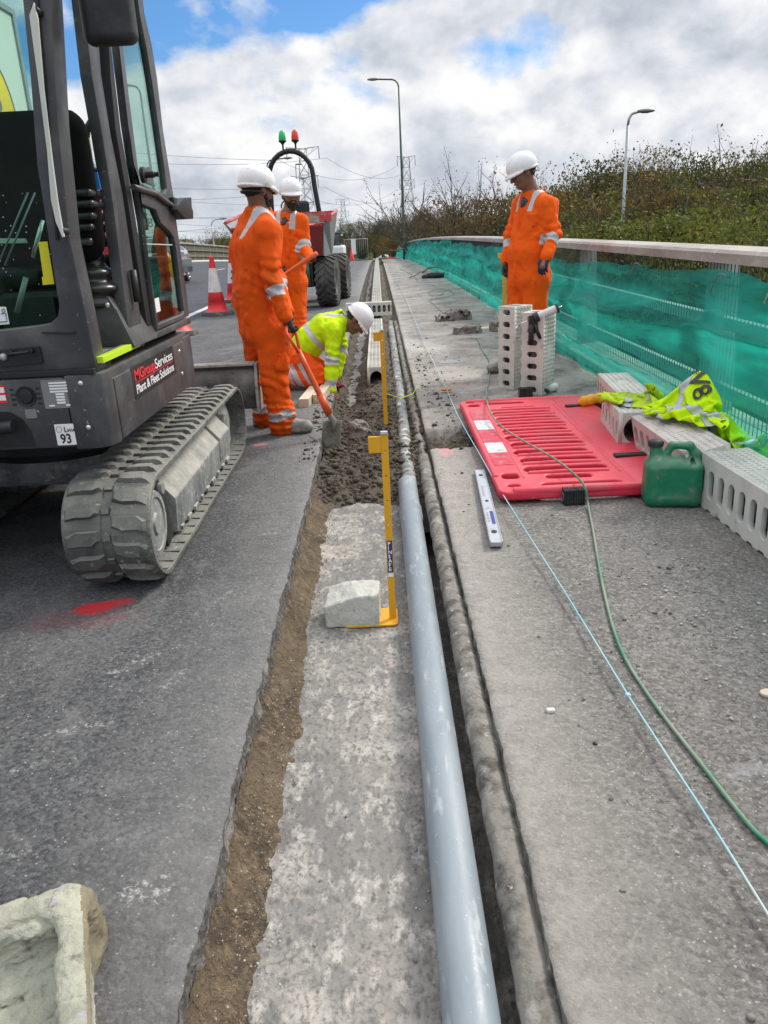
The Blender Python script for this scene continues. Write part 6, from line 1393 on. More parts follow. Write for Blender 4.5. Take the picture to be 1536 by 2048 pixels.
b = MB(); b.prism([xz(px, py, 3.09) for px, py in ((-90, 708), (78, 692), (86, 726), (-90, 745))], 3.088, 3.098, 'y', .002); put(b.build('latch_recess', M_MBLK, ex)); b = MB(); v = AT(42, 703, 3.08); b.tube([(v.x-.04, 3.088, v.z-.006), (v.x-.035, 3.05, v.z-.006), (v.x+.035, 3.05, v.z), (v.x+.04, 3.088, v.z)], .007, 8); b.cyl((v.x-.04, 3.06, v.z-.004), (v.x-.04, 3.092, v.z-.004), .011, 10); b.cyl((v.x+.04, 3.06, v.z), (v.x+.04, 3.092, v.z), .011, 10); put(b.build('latch', M_MBLK, ex))
v = AT(7, 714, 3.08); put(MB().lathe([(.015, 0), (.012, .012), (0, .014)], 14, frame(v, (1, 0, 0), (0, 0, 1))).build('lock', M_GALV, ex))
put(MB().prism([xz(px, py, 3.092) for px, py in ((84, 664), (150, 664), (150, 666.5), (84, 666.5))], 3.090, 3.10, 'y').build('pressed_line', M_MBLK, ex))
# yellow label and decal inside the rear glass
put(MB().prism([xz(px, py, 3.146) for px, py in ((77, 484), (95, 483), (109, 568), (86, 570), (84, 554), (87, 553))], 3.144, 3.1465, 'y').build('yellow_label', pm('yellow_label_paper', (.62, .58, .01), .5), ex))
put(MB().prism([xz(px, py, 3.146) for px, py in ((-30, 612), (12, 614), (19, 648), (-30, 652))], 3.144, 3.1465, 'y').build('glass_decal', M_WTEXT, ex))
b = MB(); b.tube([AT(px, py, 3.142) for px, py in ((2, 628), (11, 626), (14, 643), (-10, 645))], .0016, 5); b.tube([AT(px, py, 3.142) for px, py in ((3, 620), (8, 617), (10, 623), (5, 625))], .0014, 5, closed=True); b.build('decal_sketch', M_KTEXT, ex).location = -T
b = MB()                                             # spots of dried dirt on the glass
for i in range(26): v = AT(random.uniform(0, 112), random.uniform(385, 640), 3.149); b.lathe([(random.uniform(.001, .0026), 0), (0, .001)], 6, frame(v, (1, 0, 0), (0, 0, 1)))
put(b.build('glass_specks', M_CLEARW, ex))['kind'] = 'stuff'
XS = -1.13
post1 = [(262, 694), (246, 560), (224, 390), (205, 270), (184, 150), (160, -60), (188, -60), (203, 150), (222, 270), (246, 390), (262, 500), (290, 692)]
put(MB().prism([yz(px, py, XS) for px, py in post1], XS-.05, XS, 'x', .006).build('middle_post', M_MGREY, ex, ang=35))
put(MB().prism([yz(px, py, XS) for px, py in [(214, -60), (217, 78), (226, 156), (238, 260), (262, 400), (305, 676), (296, 680), (252, 400), (228, 260), (218, 156), (208, -60)]], XS-.04, XS+.008, 'x', .003).build('door_seal', M_SEAL, ex, ang=35))
def plate_yz(name, outer, holes, x0, th, mat, parent):
    cm_ = curve_mesh(name, [yz(*p, XS) for p in outer], [[yz(*p, XS) for p in h] for h in holes], th/2-.003, .003, 1)
    return MB().mesh(cm_, Matrix(((0, 0, 1, x0), (1, 0, 0, 0), (0, 1, 0, 0), (0, 0, 0, 1)))).build(name, mat, parent, ang=35)
outer = [(303, 661), (368, 632), (364, 594), (342, 441), (338, 400), (335, 385), (327, 335), (315, 260), (303, 156), (292, 90), (277, 26), (268, -60), (214, -60), (228, 60), (244, 190), (262, 330), (275, 440), (290, 560)]
h1 = [(323, 378), (320, 387), (313, 387), (268, 366), (256, 330), (244, 250), (233, 156), (224, 78), (220, -45), (258, -45), (268, 30), (282, 100), (292, 160), (307, 260), (319, 345)]
h2 = [(272, 408), (300, 420), (311, 447), (328, 462), (337, 476), (341, 495), (358, 622), (356, 629), (305, 650), (299, 610), (283, 500)]
dr = put(plate_yz('door', outer, [h1, h2], XS+.012, .035, M_MGREY, ex))
def gplate(name, pts, x0, mat, parent): return MB().prism([yz(*p, XS) for p in pts], x0-.002, x0+.002, 'x').build(name, mat, parent)
gplate('upper_glass', [(326, 388), (266, 370), (252, 330), (220, -50), (262, -50), (272, 30), (296, 160), (322, 345)], XS+.010, M_GLASS, dr)
gplate('lower_glass', [(270, 404), (302, 416), (313, 445), (340, 474), (361, 630), (303, 653), (281, 500)], XS+.010, M_GLASS, dr)
b = MB(); b.tube([AX(px, py, XS+.04) for px, py in ((266, 374), (280, 378), (300, 384), (312, 388), (330, 402), (348, 414))], .0135, 12); b.build('handle_bar', M_GALV if False else M_MGREY, dr)
v = AX(340, 413, XS+.02); MB().obox(v, (.035, .035, .045), bev=.006).build('latch_housing', M_MBLK, dr)
b = MB(); b.prism([yz(px, py, XS) for px, py in ((341, 397), (357, 396), (358, 416), (361, 424), (361, 439), (345, 440), (326, 420), (327, 412))], XS+.01, XS+.075, 'x', .004); b.build('door_stay', M_MBLK, dr, ang=35)
v = AX(287, 350, XS+.03); b = MB(); b.lathe([(0, -.01), (.036, -.01), (.036, .008), (.015, .012), (.015, .05), (.011, .052), (.011, .075), (0, .075)], 18, frame(v, (0, 1, 0), (0, 0, 1))); b.build('wiper_pivot', M_MBLK, dr, ang=35)
b = MB(); b.prism([yz(px, py, XS) for px, py in ((278, 340), (288, 333), (297, 345), (296, 372), (282, 366))], XS+.015, XS+.024, 'x', .002); b.build('pivot_plate', M_MGREY, dr)
b = MB(); b.prism([yz(px, py, XS) for px, py in ((300, 678), (303, 664), (370, 635), (372, 647))], XS-.03, XS+.03, 'x', .004); b.build('door_sill', M_MGREY, dr, ang=35)
for py in (570, 590): pass
v = AX(270, 572, XS+.02); MB().cyl((v.x, v.y, v.z-.07), (v.x, v.y, v.z+.07), .016, 12).build('hinge', M_MBLK, dr)
b = MB(); b.prism([yz(px, py, XS) for px, py in ((297, 600), (311, 595), (315, 622), (301, 628))], XS+.015, XS+.0165, 'x'); b.build('inspection_card', M_WTEXT, dr)
gplate('glass_edge', [(281, 487), (338, 489), (338, 491), (281, 489)], XS+.016, M_CLEARW, dr)
# sill, lime tape, floor, roof
b = MB(); b.box((-2.2, 3.12, zt+.03), (XS-.02, 4.6, zt+.055), .004); put(b.build('cab_floor', pm('dusty_floor', (.16, .155, .145), .9, var=[(8., .5, .7, (.3, .28, .25))]), ex))
q_ = [AX(202, 724, XS+.004), AX(276, 687, XS+.004), AX(272, 679, XS-.02), AX(198, 713, XS-.02)]
a0, a1 = AX(202, 722, XS).y, AX(275, 685, XS).y; b = MB(); b.box((XS-.035, a0, zt+.038), (XS+.010, a1, zt+.064), .002); put(b.build('sill_strip', M_LIME, ex)); sl = ex.children[-1]
b = MB(); b.box((XS-.030, a0+.01, zt+.0635), (XS-.018, a1-.03, zt+.066)); b.build('tread_line', M_MGREY, sl)
put(MB().box((-2.25, 3.05, 2.72), (-1.08, 4.6, 2.80), .03).build('roof', M_MGREY, ex))
put(MB().tube([(-2.2, 4.5, zt), (-2.2, 4.48, 2.3), (-2.2, 4.35, 2.72)], .03, 8).build('front_post', M_MGREY, ex)); put(MB().tube([(-2.22, 3.15, zt), (-2.22, 3.15, 2.72)], .03, 8).build('rear_post', M_MGREY, ex))
b = MB(); b.box((-2.2, 4.50, zt), (XS-.05, 4.54, zt+.42), .01); put(b.build('front_panel', M_MGREY, ex))
# mirror hanging at the top
v = AT(214, 12, 3.30); s = SDF((v.x-.16, 3.15, v.z-.2), (v.x+.16, 3.45, v.z+.25), .006); s.f[:] = 1; s.box((v.x, 3.30, v.z+.02), (.098, .045, .148), .035, 0); s.box((v.x, 3.35, v.z+.05), (.07, .04, .1), .03, .03); put(s.build('mirror_housing', M_MBLK, ex))
# seat
v = AT(62, 300, 3.55); s = SDF((v.x-.36, 3.3, 1.1), (v.x+.36, 4.2, 2.1), .012); s.f[:] = 1
s.box((v.x-.01, 3.50, 1.70), (.285, .06, .31), .10, 0); s.box((v.x-.03, 3.80, 1.36), (.25, .28, .07), .06, .03); put(s.build('seat', M_SEATF, ex, 2))
put(MB().box((v.x-.25, 3.5, 1.06), (v.x+.2, 4.0, 1.3), .03).build('seat_base', M_MBLK, ex))
# console, bellows, levers seen through the doorway
s = SDF((-1.62, 3.28, .98), (-1.14, 3.95, 1.8), .006); s.f[:] = 1
for i, (py, hw) in enumerate(((388, .075), (410, .085), (434, .085), (456, .082), (486, .078))):
    v = AT(165, py, 3.50); s.box((v.x-.03, 3.55, v.z), (hw+.015, .12, .016), .014, .004)
v = AT(170, 440, 3.52); s.box((v.x-.03, 3.57, v.z), (.065, .10, .11), .03, .004); s.noise(lambda X, Y, Z: .006*fbm(X/.03, Y/.03, Z/.03, 2, 5)*(Z < v.z-.06))
put(s.build('bellows', M_BELLOW, ex))
s = SDF((-1.62, 3.28, .98), (-1.10, 4.1, 1.6), .007); s.f[:] = 1; v0 = AT(165, 510, 3.55); v1 = AT(180, 590, 3.5)
s.cone((v0.x, 3.58, v0.z), (v1.x, 3.55, v1.z+.02), .075, .10, .02); s.noise(lambda X, Y, Z: .012*np.sin(Z*90+4*X)*np.clip((1.5-Z)*6, 0, 1)); put(s.build('lever_boot', M_BELLOW, ex))
b = MB(); v0, v1 = AT(150, 585, 3.5), AT(232, 690, 3.5); b.prism([(v0.x-.12, 1.03), (v0.x-.12, v0.z), (v0.x+.12, v0.z+.02), (v0.x+.17, 1.2), (v0.x+.23, 1.03)], 3.5, 3.95, 'y', .02); put(b.build('console', M_MGREY, ex, ang=40))
v = AT(214, 610, 3.49); put(MB().lathe([(.012, 0), (.008, .005), (0, .006)], 10, frame(v, (1, 0, 0), (0, 0, 1))).build('console_bolt', M_CHROME, ex))
hp = [AT(px, py, 3.95) for px, py in ((200, 236), (184, 240), (174, 256), (173, 280), (178, 318), (186, 338), (204, 352))]; gr = put(MB().tube(hp, .0155, 12).build('grab_handle', M_MGREY, ex)); MB().tube([hp[3]+Vector((0, -.001, .01)), hp[4]], .0175, 12).build('yellow_grip', pm('yellow_grip_tape', (.62, .50, .13), .7), gr)
b = MB(); p0, p1, p2 = AT(156, 318, 3.6), AT(164, 345, 3.6), AT(172, 390, 3.6); b.tube([p0, p1, p2], [.034, .026, .018], 12); put(b.build('joystick', M_MBLK, ex))
v = AT(193, 362, 3.55); put(MB().obox(v, (.012, .004, .034), (0, R(-4), 0)).build('blue_tag', pm('blue_tag_plastic', (.02, .22, .62), .5), ex)); v = AT(143, 388, 3.45); put(MB().lathe([(0, -.03), (.02, -.02), (.024, 0), (.02, .02), (0, .03)], 12, Matrix.Translation(v)).build('red_knob', M_BOOM, ex))
# internal rods and levers behind the rear glass
for i, (p, q, r_, m_) in enumerate((((56, 385), (0, 520), .004, M_GALV), ((70, 385), (10, 530), .004, M_GALV), ((86, 440), (66, 515), .010, M_CHROME), ((52, 555), (34, 625), .012, M_GALV))):
    put(MB().cyl(AT(*p, 3.35), AT(*q, 3.35), r_, 8).build('control_rod', m_, ex))
for i, poly2 in enumerate((((-60, 388), (40, 387), (44, 412), (-60, 414)), ((-60, 424), (30, 422), (86, 430), (84, 442), (30, 438), (-60, 432)), ((-60, 440), (24, 442), (24, 474), (-60, 474)))): put(MB().prism([xz(*p, 3.45) for p in poly2], 3.45, 3.47, 'y').build('red_linkage', M_BOOM, ex))
put(MB().prism([xz(*p, 3.42) for p in ((-60, 476), (48, 477), (52, 486), (-60, 488))], 3.42, 3.44, 'y').build('pale_bracket', M_PALEBAR, ex))
s = SDF((-2.2, 3.3, 1.0), (-1.2, 3.75, 1.62), .012); s.f[:] = 1
for i in range(9): s.ell((random.uniform(-1.75, -1.38), 3.55, random.uniform(1.15, 1.42)), (.07, .05, .05), .03)
s.box((-1.6, 3.6, 1.15), (.26, .06, .12), .02, .03); put(s.build('hydraulic_valves', M_MBLK, ex))
# ---- red boom ahead of the cab
bp = [(-1.66, 4.80, .75), (-1.66, 4.92, 1.05), (-1.68, 4.98, 1.5), (-1.82, 5.25, 1.85), (-2.3, 5.9, 2.0), (-3.0, 6.7, 1.75)]
bo = put(MB().tube(bp, [.10, .085, .095, .11, .09, .07], 4, flat=1.2).build('boom', M_BOOM, ex, ang=30))
MB().tube([(-3.0, 6.7, 1.75), (-3.15, 7.0, 1.1), (-3.2, 7.1, .5)], [.07, .06, .05], 4).build('dipper_arm', M_BOOM, bo, ang=30); b = MB(); b.lathe([(0, -.2), (.2, -.2), (.2, .2), (0, .2)], 16, Matrix.Translation((-3.2, 7.1, .3)) @ Matrix.Rotation(R(90), 4, 'Y'), 0, 4.2); b.build('bucket', M_BLADE, bo)
v0, v1 = AT(274, 412, 4.78), AT(297, 460, 4.78); MB().box((v0.x, 4.78, v1.z), (v1.x, 4.785, v0.z)).build('boom_decal', M_POST, bo)
db = bo.children[-1]
text_mesh('48', .07, frame((v0.x+.01, 4.777, v1.z+.015), (1, 0, 0), (0, 0, 1)), 'lettering', M_WTEXT, db, .0005); text_mesh('A', .05, frame((v0.x+.02, 4.777, v1.z+.085), (1, 0, 0), (0, 0, 1)), 'lettering', M_WTEXT, db, .0005)
for o in (bo.children): pass
b = MB()
for px, py, r_ in ((300, 570, .055), (314, 595, .04)): v = AT(px, py, 4.75); b.lathe([(0, -.03), (r_, -.03), (r_, .03), (r_*.6, .04), (0, .04)], 18, frame(v, (1, 0, 0), (0, 0, 1)))
b.build('pivot_boss', M_BOOM, bo, ang=35); b = MB(); b.tube([AT(322, 440, 4.7), AT(318, 500, 4.7), AT(328, 590, 4.7)], [.03, .045, .05], 8); b.build('hose_guard', M_MBLK, bo)
# ================================================================== CONES
def cone(px, py, label, lamp_=False, h=1.13, twin=False):
    p = G(px, py); t = thing('road_cone', label, 'traffic cone', (p.x, p.y+.2, zg(p.x, p.y)), random.uniform(-.2, .2), 'traffic cones beside the lane')
    b = MB(); ro = [(.33*math.cos(R(a+22.5)), .33*math.sin(R(a+22.5))) for a in range(0, 360, 45)]; b.prism(ro, 0, .055, 'z', .008); b.prism([(x_*.94, y_*.94) for x_, y_ in ro], .057, .075, 'z', .006); b.build('base', M_CONEB, t, ang=35)
    R_ = lambda z_: .205-(.205-.035)*z_/h
    MB().lathe([(.235, .075), (.225, .095), (R_(.1), .11), (R_(.25*h), .25*h), (R_(.25*h)+.004, .253*h), (R_(.40*h), .40*h)], 26).build('body', M_CONER, t)
    MB().lathe([(R_(.398*h)+.003, .398*h), (R_(.80*h)+.002, .80*h)], 26).build('white_sleeve', M_CONEW, t)
    MB().lathe([(R_(.80*h), .80*h), (R_(.97*h), .965*h), (R_(h)+.006, .97*h), (R_(h)+.004, h-.005), (.02, h), (0, h)], 26).build('tip', M_CONER, t)
    if lamp_:
        b = MB(); b.box((-.09, -.05, h-.25), (.09, .05, h-.02), .02); b.build('battery_case', M_LYEL, t); l = MB(); l.lathe([(0, -.045), (.085, -.035), (.095, 0), (.085, .035), (0, .045)], 20, Matrix.Translation((0, 0, h+.07)) @ Matrix.Rotation(R(60), 4, 'Y')); l.build('amber_lamp', M_AMB, t)
    return t
cone(432, 632, 'red and white traffic cone standing clear between the excavator and the worker seen from behind')
cone(350, 674, 'traffic cone with amber lamp half hidden behind the excavator cab', True)
cone(468, 606, 'traffic cone mostly hidden behind the back of the nearest orange worker')
cone(330, 720, 'traffic cone seen only through the cab glass of the excavator') if False else None
# ================================================================== CAR
def car(x, y, rz, label, name, body, L_=4.7, W_=1.85, H=1.45, z=None):
    t = thing(name, label, 'car', (x, y, zg(x, y) if z is None else z), rz, None)
    hw = W_/2; top = lambda u: np.interp(u, [-2.35, -2.25, -1.9, -1.2, -.35, .6, 1.35, 2.0, 2.3, 2.36], [.55, .78, .93, 1.0, 1.40, 1.45, 1.30, .98, .90, .6])*H/1.45
    us = np.linspace(-2.36, 2.36, 60); b = MB(); rings = []
    for u_ in us:
        tz = float(top(u_)); sh = float(np.interp(u_, [-2.35, -1.9, -1., 2., 2.35], [.70, .86, .95, .97, .85])); taper = 1-.10*(abs(u_)/2.36)**6-.05*(abs(u_)/2.36)**2; g_ = min(1, max(0, (tz-sh)/.4)); rw = hw*taper*(1-.26*g_)
        arch = 0
        for wc in (-1.42, 1.42): arch = max(arch, .36*math.sqrt(max(0, 1-((u_-wc)/.38)**2)))
        zb_ = max(.20, .30*arch/.36+.32*min(1, arch/.2) if arch > 0 else .2)
        pr = [(0, tz+.0), (rw*.7, tz-.01), (rw*.93, tz-.06*(g_+.2)), (rw, min(tz-.05, sh+.28*g_)) if g_ > .1 else (rw, tz-.05), (hw*taper*.985, min(sh, tz-.06)), (hw*taper, (sh+zb_)/2+.08), (hw*taper*.985, zb_+.04), (hw*taper*.93, zb_)]
        ring = [b.bm.verts.new((p[0], u_, p[1])) for p in pr]+[b.bm.verts.new((-p[0], u_, p[1])) for p in reversed(pr[1:])]; rings.append(ring)
    for a, c in zip(rings, rings[1:]):
        for k in range(len(a)-1): b._f((a[k], a[k+1], c[k+1], c[k]))
    for r_ in (rings[0], rings[-1]): b._f(r_)
    b.build('body', body, t, ang=32)
    for s_ in (-1, 1):
        g_ = MB(); X_ = lambda z_: s_*(hw*.95-(z_-.95)*.50+.012)
        pts = [(-1.35, .97), (-.45, 1.33), (.35, 1.37), (.62, .99)]; pts2 = [(.68, .99), (.42, 1.37), (1.0, 1.30), (1.55, 1.02)]
        for P_ in (pts, pts2): g_._f([g_.bm.verts.new((X_(z_), u_, z_)) for u_, z_ in P_])
        g_.build('side_window', M_CARGL, t)
        MB().obox((s_*(hw+.08), -.95, 1.0), (.10, .05, .07), bev=.03).build('mirror', body, t); MB().box((s_*hw*.965-.02, -1.0, .22), (s_*hw*.965+.03, 1.0, .27), .008).build('sill_trim', M_CHROME, t)
        for u_ in (-1.42, 1.42):
            M_ = Matrix.Translation((s_*(hw-.11), u_, .33)) @ Matrix.Rotation(R(90*s_), 4, 'Y'); w = MB().lathe([(.2, -.1), (.30, -.11), (.33, -.08), (.33, .08), (.30, .105), (.235, .10), (.225, .08)], 28, M_).build('wheel', M_TYRE, t, ang=40)
            r_ = MB(); r_.lathe([(.235, .095), (.215, .10), (.21, .06)], 28, M_); r_.lathe([(.05, .09), (.04, .1), (0, .1)], 12, M_)
            for k in range(10): a = k*R(36); r_.tube([M_ @ Vector((.04*math.cos(a), .04*math.sin(a), .085)), M_ @ Vector((.21*math.cos(a+.15), .21*math.sin(a+.15), .09))], .013, 5)
            r_.build('rim', M_WHEEL, w); MB().lathe([(0, .02), (.2, .02)], 20, M_).build('brake_disc', M_MBLK, w)
        MB().obox((s_*.62, -2.27, .68), (.2, .06, .06), bev=.02).build('headlight', M_CLEARW, t); MB().obox((s_*.62, 2.27, .80), (.2, .06, .06), bev=.02).build('tail_light', M_REDB, t)
    g_ = MB(); g_.quad((-.62, -1.18, 1.03), (.62, -1.18, 1.03), (.52, -.42, 1.40), (-.52, -.42, 1.40)); g_.build('windscreen', M_CARGL, t); g_ = MB(); g_.quad((-.6, 1.92, 1.05), (.6, 1.92, 1.05), (.5, 1.38, 1.33), (-.5, 1.38, 1.33)); g_.build('rear_window', M_CARGL, t)
    return t
car(AT(386, 520, 28.3).x-.93, 26.1, R(0), 'dark grey saloon car passing in the live lane behind the excavator cab', 'parked_car' if False else 'saloon_car', M_CARW)
# darker lower flank as on the passing car
for o in bpy.data.objects:
    if o.name == 'saloon_car': cr_o = o
for s_ in (-1, 1): MB().box((s_*.905-.012, -2.0, .30), (s_*.905+.024, 2.0, .74), .01).build('lower_flank', M_CARG, cr_o)
# ================================================================== LORRY
t = thing('box_lorry', 'white box lorry with a yellow logo disc, seen through the excavator cab glass', 'lorry', (AT(58, 200, 10.8).x-1.26, 6.5, zg(-5.6, 6.5)))
MB().box((-1.25, -5., 1.1), (1.25, 4.30, 4.05), .03).build('box_body', M_LORRY, t)
b = MB(); b.box((1.20, -5.02, 3.99), (1.275, 4.32, 4.07), .01); b.box((1.235, 4.24, 1.1), (1.275, 4.32, 4.0), .008); b.build('edge_trim', M_GALV, t)
v = AX(-22, 228, t.location.x+1.26)-t.location; ds = MB().lathe([(0, .0), (.72, .0), (.72, .004), (0, .004)], 48, frame((1.252, v.y, v.z), (0, 1, 0), (0, 0, 1))).build('logo_disc', M_LYEL, t)
MB().lathe([(.72, .0), (.72, .006), (.75, .006), (.75, .0)], 48, frame((1.252, v.y, v.z), (0, 1, 0), (0, 0, 1))).build('disc_outline', M_GREY, t)
text_mesh('S', .34, frame((1.262, v.y+.22, v.z+.08), (0, 1, 0), (0, 0, 1)), 'lettering', M_GREY, ds, .001, 1, .01)
b = MB(); b.box((-1.1, -5., .75), (1.1, 4.2, 1.08), .02); b.build('chassis', M_MBLK, t); MB().box((1.0, -3, .5), (1.2, 2.5, .9), .02).build('side_guard', M_BOOM, t)
for y_ in (-3.6, -2.4, 3.4):
    for s_ in (-1, 1): MB().lathe([(0, -.15), (.3, -.15), (.5, -.13), (.5, .13), (.3, .15), (.25, .08), (0, .08)], 24, Matrix.Translation((s_*1.05, y_, .5)) @ Matrix.Rotation(R(90*s_), 4, 'Y')).build('wheel', M_TYRE, t, ang=40)
MB().box((-1.2, 4.45, .6), (1.2, 6.2, 3.2), .12).build('cab', M_LORRY, t).location = (0, -.0, -.0) if False else (0, 0, -0)
bpy.data.objects.remove([o for o in t.children if o.name.startswith('cab')][0])
# ================================================================== DUMPER
p = G(660, 612); D0 = Vector((-1.93, 16.75, zr(17)))
t = thing('site_dumper', 'dusty red site dumper loaded with soil, roll bar carrying a green and a red beacon', 'dumper', D0, R(-4))
def ag_wheel(x_, y_, r_, w_, nm='wheel'):
    M_ = Matrix.Translation((x_, y_, r_)) @ Matrix.Rotation(R(90 if x_ > 0 else -90), 4, 'Y'); h = w_/2; b = MB()
    b.lathe([(r_*.52, -h*.8), (r_*.80, -h), (r_*.92, -h*.92), (r_*.95, -h*.4), (r_*.95, h*.4), (r_*.92, h*.92), (r_*.80, h), (r_*.52, h*.8)], 40, M_)
    n = 22
    for i in range(n):
        for s_ in (-1, 1):
            a0 = 2*math.pi*(i+(.5 if s_ > 0 else 0))/n; vs = []
            for f, da in ((0.02, 0), (.55, .20), (1.0, .34)):
                for ww in (-.055, .055):
                    for rr in (.93, 1.0 if f < .9 else .97):
                        a = a0+da+ww; vs.append(b.bm.verts.new(M_ @ Vector((r_*rr*math.cos(a), r_*rr*math.sin(a), s_*h*f))))
            for k in (0, 4):
                q = vs[k:k+8]
                b._f((q[1], q[3], q[7], q[5])); b._f((q[0], q[1], q[5], q[4])); b._f((q[2], q[6], q[7], q[3]))
            b._f((vs[0], vs[2], vs[3], vs[1])); b._f((vs[8], vs[9], vs[11], vs[10]))
    w = b.build(nm, M_TYRE, t, ang=35); MB().lathe([(r_*.52, h*.8), (r_*.48, h*.5), (r_*.2, h*.3), (0, h*.35)], 24, M_).build('rim', M_GREY, w, ang=40); return w
for x_ in (-.86, .86): ag_wheel(x_, 0.1, .515, .42); ag_wheel(x_*1.02, 2.15, .51, .40)
sk = MB(); pr = [(-.98, 1.78), (-.80, .88), (.80, .88), (.98, 1.78)]
# skip: open box with flared sides
def sheet(P_, th, mat, nm, par_): 
    b = MB(); n_ = (Vector(P_[1])-Vector(P_[0])).cross(Vector(P_[2])-Vector(P_[0])).normalized()*th; A = [b.bm.verts.new(Vector(p)) for p in P_]; B = [b.bm.verts.new(Vector(p)+n_) for p in P_]
    b._f(A); b._f(list(reversed(B))); [b._f((A[i], B[i], B[(i+1) % len(P_)], A[(i+1) % len(P_)])) for i in range(len(P_))]; return b.build(nm, mat, par_)
sp_ = sheet([(-.86, -.44, 1.03), (.86, -.44, 1.03), (.92, -.50, 1.60), (-.92, -.50, 1.60)], .03, M_DRED, 'skip_front', t)
sheet([(.86, -.44, 1.03), (.86, .8, .95), (1.02, .95, 1.90), (1.02, -.52, 1.72), (.90, -.50, 1.58)], .03, M_GREY, 'skip_side', t); sheet([(-.86, .8, .95), (-.86, -.44, 1.03), (-.90, -.50, 1.58), (-1.02, -.52, 1.72), (-1.02, .95, 1.90)], .03, M_GREY, 'skip_side', t)
sheet([(-.86, .8, .95), (.86, .8, .95), (1.02, .95, 1.90), (-1.02, .95, 1.90)], -.03, M_REDL, 'skip_back', t)
b = MB(); b.tube([(-1.03, .96, 1.90), (-1.03, -.52, 1.72)], .04, 4); b.tube([(1.03, -.52, 1.72), (1.03, .96, 1.90)], .04, 4); b.tube([(-.92, -.52, 1.60), (.92, -.52, 1.60)], .035, 4); b.box((.86, -.58, 1.66), (1.10, -.42, 1.80), .01); b.build('skip_rim', M_REDL, t)
grid('load', np.linspace(-.92, .92, 40), np.linspace(-.48, .9, 34), lambda X, Y: (X, Y, 1.60+.16*(Y+.5)/1.4+.10*(1-(X/.95)**2)+.03*fbm(X*6, Y*6, 0, 4, 3)), M_SOIL, t)
b = MB(); b.box((-.62, -.32, .42), (.62, .3, 1.0), .03); b.box((-.55, .3, .45), (.55, 2.2, .80), .03); b.build('chassis', M_MBLK, t)
b = MB(); b.box((-.55, -.42, .48), (.40, -.33, .92), .02); b.build('front_cover', M_MGREY, t); b = MB(); b.cyl((.52, -.38, .45), (.52, -.38, .98), .045, 10); b.build('skip_ram', M_POST, t)
MB().box((.05, -.44, .60), (.33, -.425, .72)).build('number_plate', M_WTEXT, t); npz = t.children[-1]
text_mesh('KX18', .085, frame((.07, -.448, .625), (1, 0, 0), (0, 0, 1)), 'lettering', M_KTEXT, npz, .001, 1, .002)
MB().box((.28, -.44, .74), (.36, -.42, .82)).build('yellow_tag', M_LYEL, t)
s = SDF((-.4, .9, 1.2), (.6, 1.9, 2.3), .02); s.f[:] = 1; s.box((.12, 1.65, 1.95), (.24, .06, .22), .09, 0); s.box((.12, 1.4, 1.7), (.24, .25, .06), .04, 0); s.build('seat', M_MBLK, t)
MB().tube([(.02+.19*math.cos(R(a)), 1.05-.05*math.sin(R(a)), 2.02+.15*math.sin(R(a))) for a in range(0, 360, 18)], .016, 6, closed=True).build('steering_wheel', M_MBLK, t); MB().cyl((.02, 1.05, 2.0), (.02, .98, 1.6), .02, 8).build('steering_column', M_MBLK, t)
b = MB(); b.box((-.5, 1.0, .8), (.5, 2.4, 1.55), .05); b.build('engine_cover', M_BOOM, t)
v = Vector((-.02, 1.75, 0)); hz = 3.26-D0.z; rb = [(v.x-.53, v.y, 1.4), (v.x-.50, v.y, 1.95), (v.x-.485, v.y, 2.45)]+[(v.x+.0-.485*math.cos(R(a)), v.y, 2.68+.50*math.sin(R(a))) for a in range(0, 181, 15)]+[(v.x+.50, v.y, 2.45), (v.x+.56, v.y, 1.95), (v.x+.60, v.y, 1.4)]
rbo = MB().tube(rb, .055, 12).build('roll_bar', M_MBLK, t)
for x_, m_ in ((-.13, M_GRNB), (.15, M_REDB)):
    be = MB().lathe([(.02, 0), (.02, .09), (.05, .13), (.085, .15), (.085, .18), (0, .18)], 16, Matrix.Translation((v.x+x_, v.y, 3.22))).build('beacon', M_MBLK, t); MB().lathe([(.078, .18), (.082, .22), (.062, .33), (.035, .37), (0, .38)], 18, Matrix.Translation((v.x+x_, v.y, 3.22))).build('lens', m_, be)
b = MB(); b.tube([(v.x-.56, v.y, 2.4), (v.x-.60, v.y-.1, 2.35), (v.x-.60, v.y-.1, 1.7)], .02, 6); b.build('mirror_arm', M_MBLK, t)
# ================================================================== FAR WORKS
p = Vector((-5.2, 76, zr(76)))
t = thing('utility_vehicle', 'small white and green vehicle parked far behind the dumper', 'utility vehicle', (-2.75, 46, zr(46)))
b = MB(); b.box((-.9, -1.8, .4), (.9, 1.8, 1.1), .12); b.build('body', M_LORRY, t); b = MB(); b.box((-.8, -1.2, 1.1), (.8, 1.5, 1.75), .15); b.build('cab_glass', M_CARGL, t); MB().box((-.85, -1.25, 1.72), (.85, 1.55, 1.82), .05).build('roof', M_POST, t)
for x_ in (-.8, .8):
    for y_ in (-1.2, 1.2): MB().lathe([(0, -.1), (.34, -.1), (.34, .1), (0, .1)], 16, Matrix.Translation((x_, y_, .34)) @ Matrix.Rotation(R(90), 4, 'Y')).build('wheel', M_TYRE, t)
def fence_panel(x, y, lab):
    t = thing('site_fence', lab, 'fence panel', (x, y, zr(y)), 0, 'temporary fence panels at the end of the works'); b = MB()
    b.tube([(-1.7, 0, .1), (-1.7, 0, 2.0), (1.7, 0, 2.0), (1.7, 0, .1)], .03, 6, closed=True); b.build('frame', M_GALV, t); b = MB(); [b.cyl((-1.7+.2*k, 0, .1), (-1.7+.2*k, 0, 2.), .008, 4) for k in range(18)]; b.build('infill', M_GALV, t)
